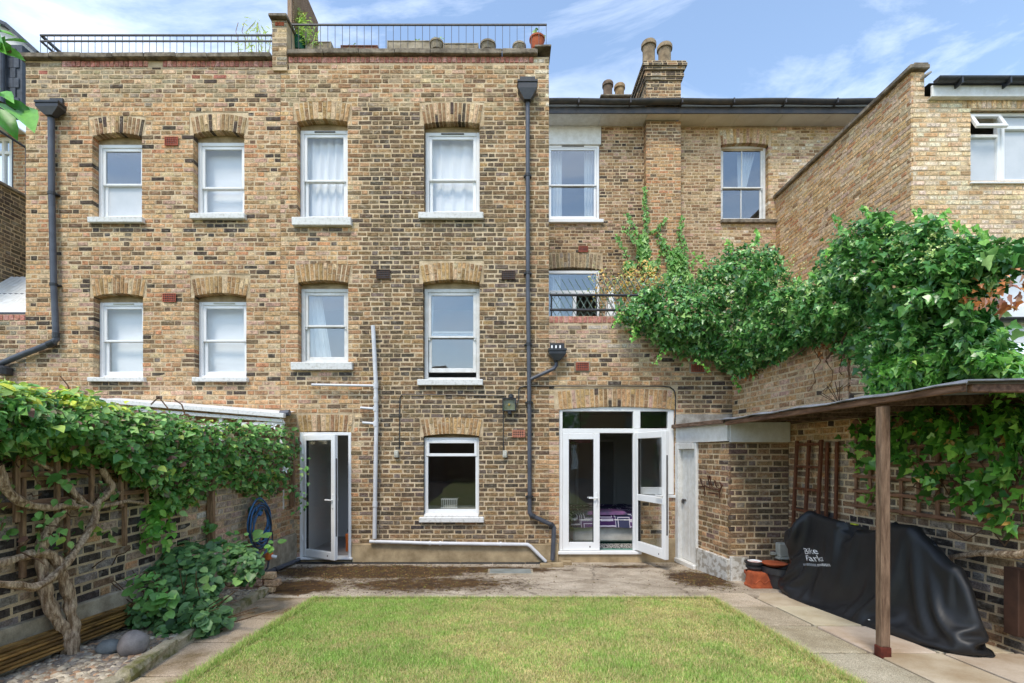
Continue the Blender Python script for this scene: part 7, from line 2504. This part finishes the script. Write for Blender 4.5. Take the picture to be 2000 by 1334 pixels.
kerb = MB().bar((KX(2.6), 2.6, gz(2.6) - .04), (KX(5.7), 5.7, gz(5.7) - .04), .05, .03)
kerb = tag(kerb.build('bed_kerb', M['soil']), 'broken stone kerb along the gravel bed', 'kerb', kind='structure')
y = 2.6
while y < 5.7:
    L = rb.uniform(.45, .8)
    L = min(L, 5.75 - y)
    c = (KX(y + L / 2) + rb.uniform(-.012, .012), y + L / 2, gz(y + L / 2) + .015)
    MB().obox(c, (1, .115 + rb.uniform(-.05, .05), rb.uniform(-.1, .1)), (-.115, 1, rb.uniform(-.07, 0)), ZV, .05, L / 2 - .008, .065, .016, jit=.02, rnd=rb).build('kerb_stone', M['mosskerb'], kerb)
    y += L
# low brick stack closing the bed
lw = thing('low_brick_wall', (-3.05, 5.8, .1), 'little loose brick wall closing the far end of the gravel bed', 'wall')
for r_ in range(3):
    for i in range(3):
        x = -3.36 + i * .215 + (r_ % 2) * .06
        w_ = .1 if i < 2 else .085
        col = pick(rb, [(1, BUFF), (1, H('#b89a78')), (1, PINK)])
        MB().obox((x + .1, 5.82 + rb.uniform(-.02, .02), gz(5.8) + .04 + r_ * .078), (1, rb.uniform(-.06, .06), 0), (0, 1, 0), ZV, w_, .05, .035, .008, col=col, jit=.005, rnd=rb).build('brick', M['brick'], lw)
# boulders
def boulder(px, py, Y, rx, ry, rz, label, seed, m='stone'):
    c = P(px, py, Y)
    vs, fs = [], []
    nu, nv = 16, 10
    for j in range(nv + 1):
        for i in range(nu):
            th, ph = 2 * math.pi * i / nu, math.pi * j / nv
            d = Vector((math.sin(ph) * math.cos(th), math.sin(ph) * math.sin(th), math.cos(ph)))
            k = 1 + .12 * noise.noise(d * 1.4 + Vector((seed, 0, 0)))
            vs.append(c + Vector((d.x * rx * k, d.y * ry * k, d.z * rz * k)))
    for j in range(nv):
        for i in range(nu):
            a, b = j * nu + i, j * nu + (i + 1) % nu
            fs.append((a, a + nu, b + nu, b))
    o = MB().add(vs, fs).build('boulder', M[m], smooth=True)
    return tag(o, label, 'boulder', 'boulders in the gravel')
boulder(260, 1258, 3.66, .105, .09, .10, 'pale upright rounded boulder at the edge of the gravel', 1)
M['stone2'] = mat('blue_grey_stone', H('#6f7678'), .8, H('#585e60'), nscale=9, fine=.1)
boulder(214, 1264, 3.68, .09, .08, .06, 'flatter blue grey boulder beside the pale one', 2, 'stone2')
# bamboo canes along the foot of the wall
for i in range(18):
    r = random.Random(60 + i)
    yA, yB_ = 2.7, 5.15 + r.uniform(-.4, .15)
    z = .06 + (i // 3) * .026
    x = XL + .075 + (i % 3) * .03 + r.uniform(-.004, .004)
    a, b = Vector((x, yA, bed_z(yA) + z)), Vector((x + r.uniform(-.01, .02), yB_, bed_z(yB_) + z + r.uniform(-.01, .01)))
    q = MB()
    K = 9
    pts, rad = [], []
    for k in range(K):
        f = k / (K - 1)
        for e, rr in ((-.004, .0115), (0, .0135), (.004, .0115)):
            p = a.lerp(b, f * .98 + .01 + e)
            pts.append(p); rad.append(rr)
    q.tube(pts, rad, 8)
    o = q.build('bamboo_cane', M['cane'])
    k = r.uniform(.35, 1.15)
    o.color = (k, k * .95, k * .85, 1)
    tag(o, 'long bamboo cane lying in the bundle along the foot of the vine wall', 'cane', 'bamboo canes along the wall')

# ------------------------------------------------------------------ hose on the wall
hz = thing('garden_hose', tuple(Vector((XL + .1, 6.3, .6))), 'coiled blue garden hose hanging on the wall near the back door', 'hose')
Yh = YL_px(488)
cH = Vector((XL + .10, Yh, FZ(1022, Yh)))
rh = random.Random(5)
for k in range(9):
    pts = []
    R1 = .27 + rh.uniform(-.05, .03)
    ox, oz = rh.uniform(-.03, .03), rh.uniform(-.06, .03)
    for j in range(33):
        t = 2 * math.pi * j / 32
        pts.append(cH + Vector((.01 + .012 * k * .6 + .01 * math.sin(3 * t + k), math.cos(t) * R1 * .95 + ox, math.sin(t) * R1 * 1.05 + oz)))
    o = MB().tube(pts, .0105, 8, cap=False).build('coil', M['hoseblue'] if k % 4 else M['hosegrey'], hz, smooth=True)
MB().tube([cH + Vector((.05, .24, -.05)), cH + Vector((.06, .30, -.2)), cH + Vector((.06, .28, -.42)), cH + Vector((.05, .2, -.5))], .0105, 8).build('tail', M['hosegrey'], hz, smooth=True)
MB().tube([cH + Vector((.05, -.2, -.3)), cH + Vector((.07, -.05, -.42)), cH + Vector((.07, .1, -.40)), cH + Vector((.07, .22, -.25))], .0105, 8).build('tail', M['hoseblue'], hz, smooth=True)
MB().obox(cH + Vector((-.03, .02, .18)), (1, 0, 0), (0, 1, 0), ZV, .05, .13, .06, .03).build('bracket', M['green'], hz)
for dz in (.14, -.13): MB().obox(cH + Vector((.09, -.1 if dz > 0 else .1, dz)), (1, 0, 0), (0, .8, .5), (0, -.5, .8), .02, .04, .016, .006).build('connector', M['hoseblue'], hz)
rl_ = thing('hose_gun', tuple(G(513, 1120)), 'orange and white tap connector hanging below the hose', 'hose connector')
Yo = YL_px(513)
c = Vector((XL + .14, Yo - .1, FZ(1083, Yo)))
MB().obox(c, (1, 0, 0), (0, 1, .1), ZV, .04, .06, .05, .02).build('body', M['orange'], rl_)
MB().tube([c + Vector((.03, .0, 0)), c + Vector((.09, .03, -.02))], .022, 10).build('nozzle', M['upvc'], rl_)
MB().tube([c + Vector((0, 0, .05)), c + Vector((0, .02, .2))], .016, 8).build('stem', M['hosegrey'], rl_)
MB().tube([c + Vector((0, 0, -.05)), c + Vector((0, -.04, -.15)), Vector((XL + .3, 5.95, gz(5.95) + .02))], .012, 8).build('lead', M['hosegrey'], rl_)
fp_ = thing('floor_pipe', (XL + .1, 7, .05), 'grey plastic pipe lying along the foot of the concrete plinth', 'pipe')
o = MB().tube([(XL + .11, 6.2, gz(6.2) + .04), (XL + .10, 7.0, gz(7) + .045), (XL + .10, 7.85, gz(7.85) + .05)], .032, 10).build('pipe', M['pipe'], fp_); autosmooth(o)
for y_ in (6.65, 7.0): MB().tube([(XL + .10, y_, gz(y_) + .045), (XL + .10, y_ + .03, gz(y_) + .045)], .038, 10).build('collar', M['pipeblack'], fp_)

# ------------------------------------------------------------------ flower pots by the outhouse
def rim_pot(px, py, Y, r, h, z0, m, label, col=None, saucer=False, inner=None):
    x = FX(px, Y)
    t = thing('flower_pot', (x, Y, z0), label, 'flower pot', 'pots beside the outhouse')
    o = MB().lathe((x, Y, z0), [(r * .74, 0), (r * .92, h * .72), (r, h * .72), (r * 1.02, h), (r * .88, h), (r * .68, h * .15)], 24).build('pot', M[m], t); autosmooth(o)
    if col: o.color = (*col, 1)
    if inner:
        o = MB().lathe((x, Y, z0 + h * .3), [(r * .5, 0), (r * .72, h * .72), (r * .62, h * .74), (r * .4, h * .3)], 20).build('inner_pot', M[inner], t); autosmooth(o)
    return t
Y1 = 6.22
g1 = gz(Y1)
def sz_(py): return FZ(py, Y1)
rim_pot(1476, 1110, Y1, .135, .115, g1 + .06, 'terracotta', 'orange clay saucer pot under the stack of black pots')
rim_pot(1476, 1100, Y1 + .0, .118, .075, g1 + .172, 'pipeblack', 'lower black plastic pot in the small stack by the outhouse')
rim_pot(1474, 1090, Y1 + .0, .122, .07, g1 + .235, 'pipeblack', 'upper black plastic pot holding a white rimmed pot', inner='terracotta')
o = MB().lathe((FX(1474, Y1), Y1, g1 + .27), [(.07, 0), (.085, .04), (.07, .043), (.06, .01)], 20).build('flower_pot', M['upvc'])
tag(o, 'white rimmed pot nested in the top black pot', 'flower pot', 'pots beside the outhouse')
rim_pot(1526, 1125, 6.1, .235, .26, gz(6.1), 'pipeblack', 'wide dark plastic tub behind the terracotta trough')
o = MB().lathe((FX(1512, 6.12), 6.12, gz(6.12) + .262), [(.10, 0), (.15, .03), (.155, .04), (.13, .042), (.02, .035)], 24).build('saucer', M['terracotta']); autosmooth(o)
tag(o, 'terracotta saucer lying on the wide dark tub', 'saucer')
# upturned rectangular terracotta trough
tt = thing('terracotta_trough', tuple(G(1490, 1145)), 'upturned rectangular terracotta trough with garland relief', 'trough')
cT = G(1491, 1146)
w0, d0, hT = .195, .10, .19
vs = [cT + Vector((sx * w, sy * d, z)) for (w, d, z) in ((w0, d0, 0.002), (w0, d0, .03), (w0 * .96, d0 * .94, .032), (w0 * .86, d0 * .8, hT - .012), (w0 * .83, d0 * .76, hT)) for sx, sy in ((-1, -1), (1, -1), (1, 1), (-1, 1))]
fs = []
for i in range(4):
    for j in range(4):
        k = (j + 1) % 4
        fs.append((i * 4 + j, i * 4 + k, i * 4 + 4 + k, i * 4 + 4 + j))
fs.append((16, 17, 18, 19))
MB().add(vs, fs).build('body', M['terracotta'], tt)
pts = []
for j in range(25):
    u = -1 + 2 * j / 24
    z = .085 + .02 * math.sin(u * 9)
    pts.append(cT + Vector((u * w0 * .88, -d0 * (.94 - .14 * z / hT) - .002, z)))
MB().tube(pts, .007, 6).build('garland', M['terracotta'], tt)
MB().lathe(cT + Vector((0, 0, hT)), [(.016, -.002), (.016, .001), (.006, .0005)], 10).build('drain_hole', M['woodbrown'], tt)
bxp = thing('junction_box', (FX(1545, 6.4), 6.42, .45), 'pale grey plastic box on the outhouse wall above the tubs', 'junction box')
x0, x1, z0, z1 = FX(1521, 6.4), FX(1552, 6.4), FZ(1088, 6.4), FZ(1061, 6.4)
MB().bbox(x0, x1, 6.38, 6.485, z0, z1, .01).build('body', M['boxgrey'], bxp)
MB().bbox(x0 - .012, x1 + .012, 6.37, 6.485, z0 - .03, z0 - .001, .006).build('base', M['boxgrey'], bxp)
MB().bbox(x0 - .07, x0 - .013, 6.43, 6.487, z0 + .015, z0 + .055, .006).build('outlet', M['boxgrey'], bxp)

# ------------------------------------------------------------------ bicycle under its cover
cov = thing('bike_cover', (3.6, 4.8, .15), 'black fabric bicycle cover with white lettering under the shelter', 'bike cover')
RA, RB = Vector((3.50, 5.72, 0)), Vector((3.66, 4.0, 0))      # ridge ends (handlebar, rear)
def ridge_h(t):
    # t 0 at the handlebar, 1 at the rear wheel
    pts = ((0, 1.02), (.06, 1.05), (.25, 1.0), (.42, .93), (.55, .90), (.68, .98), (.78, .98), (.88, .90), (1.0, .74))
    for i in range(len(pts) - 1):
        if pts[i][0] <= t <= pts[i + 1][0]:
            f = (t - pts[i][0]) / (pts[i + 1][0] - pts[i][0])
            f = f * f * (3 - 2 * f)
            return pts[i][1] + (pts[i + 1][1] - pts[i][1]) * f
    return pts[-1][1]
ax = (RB - RA); LA = ax.length; ax.normalize()
nl = Vector((ax.y, -ax.x, 0))
if nl.x > 0: nl = -nl            # towards the lawn
TOT = 2 * LA + 2 * math.pi * .3
def cover_pt(u, v):
    # u in 0..1 round the hem (0 at the lawn side, handlebar end), v 0 hem .. 1 ridge
    s = (u % 1.0)
    seg = [LA / TOT, (math.pi * .3) / TOT, LA / TOT, (math.pi * .3) / TOT]
    if s < seg[0]:
        t = s / seg[0]; out = nl; base = RA.lerp(RB, t)
    elif s < seg[0] + seg[1]:
        f = (s - seg[0]) / seg[1]; t = 1.0
        th = math.pi * f
        out = nl * math.cos(th) + ax * math.sin(th); base = RB
    elif s < seg[0] + seg[1] + seg[2]:
        t = 1 - (s - seg[0] - seg[1]) / seg[2]; out = -nl; base = RA.lerp(RB, t)
    else:
        f = (s - seg[0] - seg[1] - seg[2]) / seg[3]; t = 0.0
        th = math.pi * f
        out = -nl * math.cos(th) - ax * math.sin(th); base = RA
    wall_side = out.dot(nl) < -.2
    bar = math.exp(-((t - .04) / .10) ** 2)        # handlebar pushes the cloth out
    sad = math.exp(-((t - .74) / .10) ** 2)
    endd = .20 + .05 * t if abs(out.dot(ax)) > .3 else .22
    w_hem = (.24 + .05 * math.sin(t * 3)) if not wall_side else .20
    w_hem += .06 * max(0, out.dot(ax)) * (1 if t > .5 else .6)
    h = ridge_h(t)
    # profile from ridge outwards: drops steeply, tighter where something holds it out
    rr = 1 - v
    kx = 1.3 - .75 * max(0, (t - .6) / .4)
    prof = rr ** kx
    shoulder = (.20 * bar + .05 * sad) * math.exp(-((v - .80) / .22) ** 2) * (1 if abs(out.dot(nl)) > .5 else .5)
    w = w_hem * (prof * .86 + .14 * rr) + shoulder * (0.0 if wall_side else 1)
    y = (base + out * w).y
    ground = gz(y)
    lift = .02 + .10 * max(0, .25 - t) * 4 * .4 + .012 * math.sin(s * 40)
    z = ground + lift + (h - lift) * v ** .92
    # folds: tension lines fanning from handlebar and saddle
    fold = .018 * math.sin(s * 62 + 3 * math.sin(v * 3 + s * 9)) * (1 - v) ** .8 * (.4 + .6 * abs(math.sin(s * 11)))
    sharp = abs(math.sin(s * 30 + 2.2 * noise.noise(Vector((s * 9, v * 2, 2)))))
    fold += .03 * (1 - sharp) ** 3 * (.3 + .7 * (1 - v)) * (1 if v < .95 else 0)
    fold += .022 * noise.noise(Vector((s * 16, v * 3.2, 1.0))) + .012 * noise.noise(Vector((s * 40 + v * 6, v * 7, 4.0)))
    p = base + out * (w + fold * .25)
    return Vector((p.x, p.y, max(z, ground + .008)))
NU, NV_ = 168, 40
def drape():
    # hang the cloth: position based dynamics over the bicycle's hard points
    X = np.array([[tuple(cover_pt(i / NU, j / NV_)) for i in range(NU)] for j in range(NV_ + 1)], float)
    ctr = X.mean((0, 1))
    def rest(A, B): return np.linalg.norm(A - B, axis=-1)
    J, I = np.meshgrid(np.arange(NV_ + 1), np.arange(NU), indexing='ij')
    idx = J * NU + I
    groups = []
    def grp(a, b, k, st, ex):
        groups.append((a.ravel(), b.ravel(), k, st, ex))
    for par in (0, 1):
        s_ = np.arange(par, NU, 2)
        grp(idx[:, s_], idx[:, (s_ + 1) % NU], 1.0, 1, 1.05)
        s_ = np.arange(par, NV_, 2)
        grp(idx[s_], idx[s_ + 1], 1.0, 1, 1.04)
        s_ = np.arange(par, NV_, 2)
        grp(idx[s_], np.roll(idx[s_ + 1], -1, 1), .5, 1, 1.045)
        grp(idx[s_], np.roll(idx[s_ + 1], 1, 1), .5, 1, 1.045)
    for par in range(4):
        s_ = np.arange(par, NU - 2, 4)
        grp(idx[:, s_], idx[:, s_ + 2], .12, 2, 1.02)
        s_ = np.arange(par, NV_ - 1, 4)
        grp(idx[s_], idx[s_ + 2], .12, 2, 1.02)
    x = X.reshape(-1, 3).copy()
    rl = [rest(x[a], x[b]) * ex for a, b, k, st, ex in groups]
    # hem gathered by its cord
    hem = np.zeros(len(x), bool)
    hem[:NU * 2] = True
    for q_ in range(2):
        a, b, k, st, ex = groups[q_ * 4]
        both = hem[a] & hem[b]
        rl[q_ * 4][both] *= .90
    caps = []
    def cap(a, b, r): caps.append((np.array(a, float), np.array(b, float), r))
    cap((3.37, 5.52, 1.07), (3.72, 5.60, 1.07), .045)
    cap((3.36, 5.40, 1.03), (3.38, 5.55, 1.07), .045)
    cap((3.52, 5.50, 1.04), (3.55, 4.95, .99), .05)
    cap((3.55, 4.95, .97), (3.60, 4.62, .88), .05)
    cap((3.61, 4.55, 1.04), (3.62, 4.30, 1.06), .075)
    cap((3.62, 4.25, .85), (3.65, 3.95, .80), .07)
    for (cx, cy) in ((3.50, 5.48), (3.65, 4.13)):
        for k in range(12):
            t0, t1 = 2 * math.pi * k / 12, 2 * math.pi * (k + 1) / 12
            cz = gz(cy) + .345
            cap((cx, cy + .32 * math.cos(t0), cz + .32 * math.sin(t0)), (cx, cy + .32 * math.cos(t1), cz + .32 * math.sin(t1)), .045)
    # the two sides meet along the ridge: weld them
    top = np.arange(NV_ * NU, (NV_ + 1) * NU)
    axn = np.array(tuple(ax)); ra = np.array(tuple(RA))
    tt_ = np.clip(((x[top] - ra) @ axn) / LA, 0, 1)
    bins = np.round(tt_ * 56).astype(int)
    cnt = np.bincount(bins, minlength=57).astype(float)[:, None]
    cnt[cnt == 0] = 1
    def weld(p):
        acc = np.zeros((57, 3))
        np.add.at(acc, bins, p[top])
        p[top] = (acc / cnt)[bins]
    v = np.zeros_like(x)
    dt, GRAV = 1 / 60, .55
    rng = np.random.default_rng(1)
    x += rng.normal(size=x.shape) * .003
    for step in range(90):
        v[:, 2] -= GRAV * dt
        v *= .955
        p = x + v * dt
        for it in range(9):
            for (a, b, k, st, ex), L in zip(groups, rl):
                d = p[b] - p[a]
                n_ = np.linalg.norm(d, axis=1) + 1e-9
                c_ = (n_ - L) / n_
                if st == 2: c_ = np.minimum(c_, 0)      # bending: resist folding only
                d *= (.5 * k * c_)[:, None]
                p[a] += d
                p[b] -= d
            weld(p)
            if it % 3 == 2:
                for (A, B, r) in caps:
                    lo, hi = np.minimum(A, B) - r, np.maximum(A, B) + r
                    m_ = np.all((p > lo) & (p < hi), axis=1)
                    if not m_.any(): continue
                    q_ = p[m_]
                    t = np.clip(((q_ - A) @ (B - A)) / ((B - A) @ (B - A)), 0, 1)
                    c0 = A + t[:, None] * (B - A)
                    d = q_ - c0
                    n_ = np.linalg.norm(d, axis=1) + 1e-9
                    inside = n_ < r
                    q_[inside] = c0[inside] + d[inside] / n_[inside][:, None] * r
                    p[m_] = q_
                gr_ = SLOPE * (FY - p[:, 1]) + .008
                low = p[:, 2] < gr_
                p[low, 2] = gr_[low]
                p[low, :2] = x[low, :2] + (p[low, :2] - x[low, :2]) * .3
                wl_ = 3.70 + .075 * (FY - p[:, 1]) - .03
                p[:, 0] = np.minimum(p[:, 0], wl_)
        v = (p - x) / dt
        x = p
    return x
xd = drape()
vs = [Vector(tuple(map(float, p_))) for p_ in xd]
fs = []
for j in range(NV_):
    for i in range(NU):
        k = (i + 1) % NU
        fs.append((j * NU + i, j * NU + k, (j + 1) * NU + k, (j + 1) * NU + i))
def grid_pt(u, v):
    return vs[int(round(v * NV_)) * NU + int(round(u * NU)) % NU]
cloth = MB().add(vs, fs).build('cloth', M['fabric'], cov, smooth=True)
lb = len(vs)
# hem cord and eyelet
MB().tube([vs[i % NU] for i in range(NU + 1)], .007, 6, cap=False).build('hem', M['fabric'], cov, smooth=True)
c = grid_pt(.23, .05)
MB().lathe(c + nl * .01, [(.004, -.004), (.011, 0), (.004, .004)], 10).build('eyelet', M['upvc'], cov)
MB().obox(grid_pt(.13, 1.0) + ZV * .012, (0, 1, 0), (1, 0, 0), ZV, .04, .02, .006, .004).build('yellow_tab', mat('yellow_tape', H('#c6cf3c'), .6), cov)
# lettering printed on the cloth: laid on a flat patch, then pressed onto the fabric
from mathutils.bvhtree import BVHTree
bvh = BVHTree.FromPolygons(vs, fs)
EYE = Vector((0, 0, CAMZ))
def cloth_at(px, py):
    h_ = bvh.ray_cast(EYE, (P(px, py, 5) - EYE).normalized())
    return h_[0]
def text_mesh(body, size):
    cu = bpy.data.curves.new('lettering', 'FONT')
    cu.body = body
    cu.size = size
    cu.offset = .004 * size
    cu.space_character = 1.0
    ob = bpy.data.objects.new('lettering_source', cu)
    COL.objects.link(ob)
    dg = bpy.context.evaluated_depsgraph_get()
    me = bpy.data.meshes.new_from_object(ob.evaluated_get(dg))
    tv = [tuple(v.co) for v in me.vertices]
    tf = [tuple(p.vertices) for p in me.polygons]
    bpy.data.objects.remove(ob)
    return tv, tf
p0, p1, p2 = cloth_at(1576, 1096), cloth_at(1612, 1096), cloth_at(1568, 1068)
if p0 is None or p1 is None or p2 is None: p0, p1, p2 = P(1576, 1096, 5.55), P(1612, 1096, 5.2), P(1568, 1068, 5.55)
ux, uy = (p1 - p0) / 36, (p2 - p0) / 28
nn = ux.cross(uy).normalized()
if nn.y > 0: nn = -nn
def on_cloth(a, b, up=.004):
    q_ = p0 + ux * a + uy * b
    h_ = bvh.ray_cast(q_ + nn * .3, -nn, .6)
    return (h_[0] if h_[0] is not None else q_) + nn * up
for body, off, x_off in (('Bike', 13.5, .5), ('Parka', 0, 0)):
    tv, tf = text_mesh(body, 16.5)
    MB().add([on_cloth(x * .92 + x_off, y + off) for x, y, z in tv], tf).build('lettering', M['print'], cov)
qa, qb = MB(), MB()
for i in range(24):
    a = -10 + i * 2.1 + (1.5 if i > 10 else 0)
    w_ = 1.7 if i <= 10 else 1.0
    (qa if i <= 10 else qb).add([on_cloth(a, -9), on_cloth(a + w_, -9), on_cloth(a + w_, -4.5), on_cloth(a, -4.5)], [(0, 1, 2, 3)])
qa.build('grey_bar_print', M['printgrey'], cov)
qb.build('bar_print', M['print'], cov)
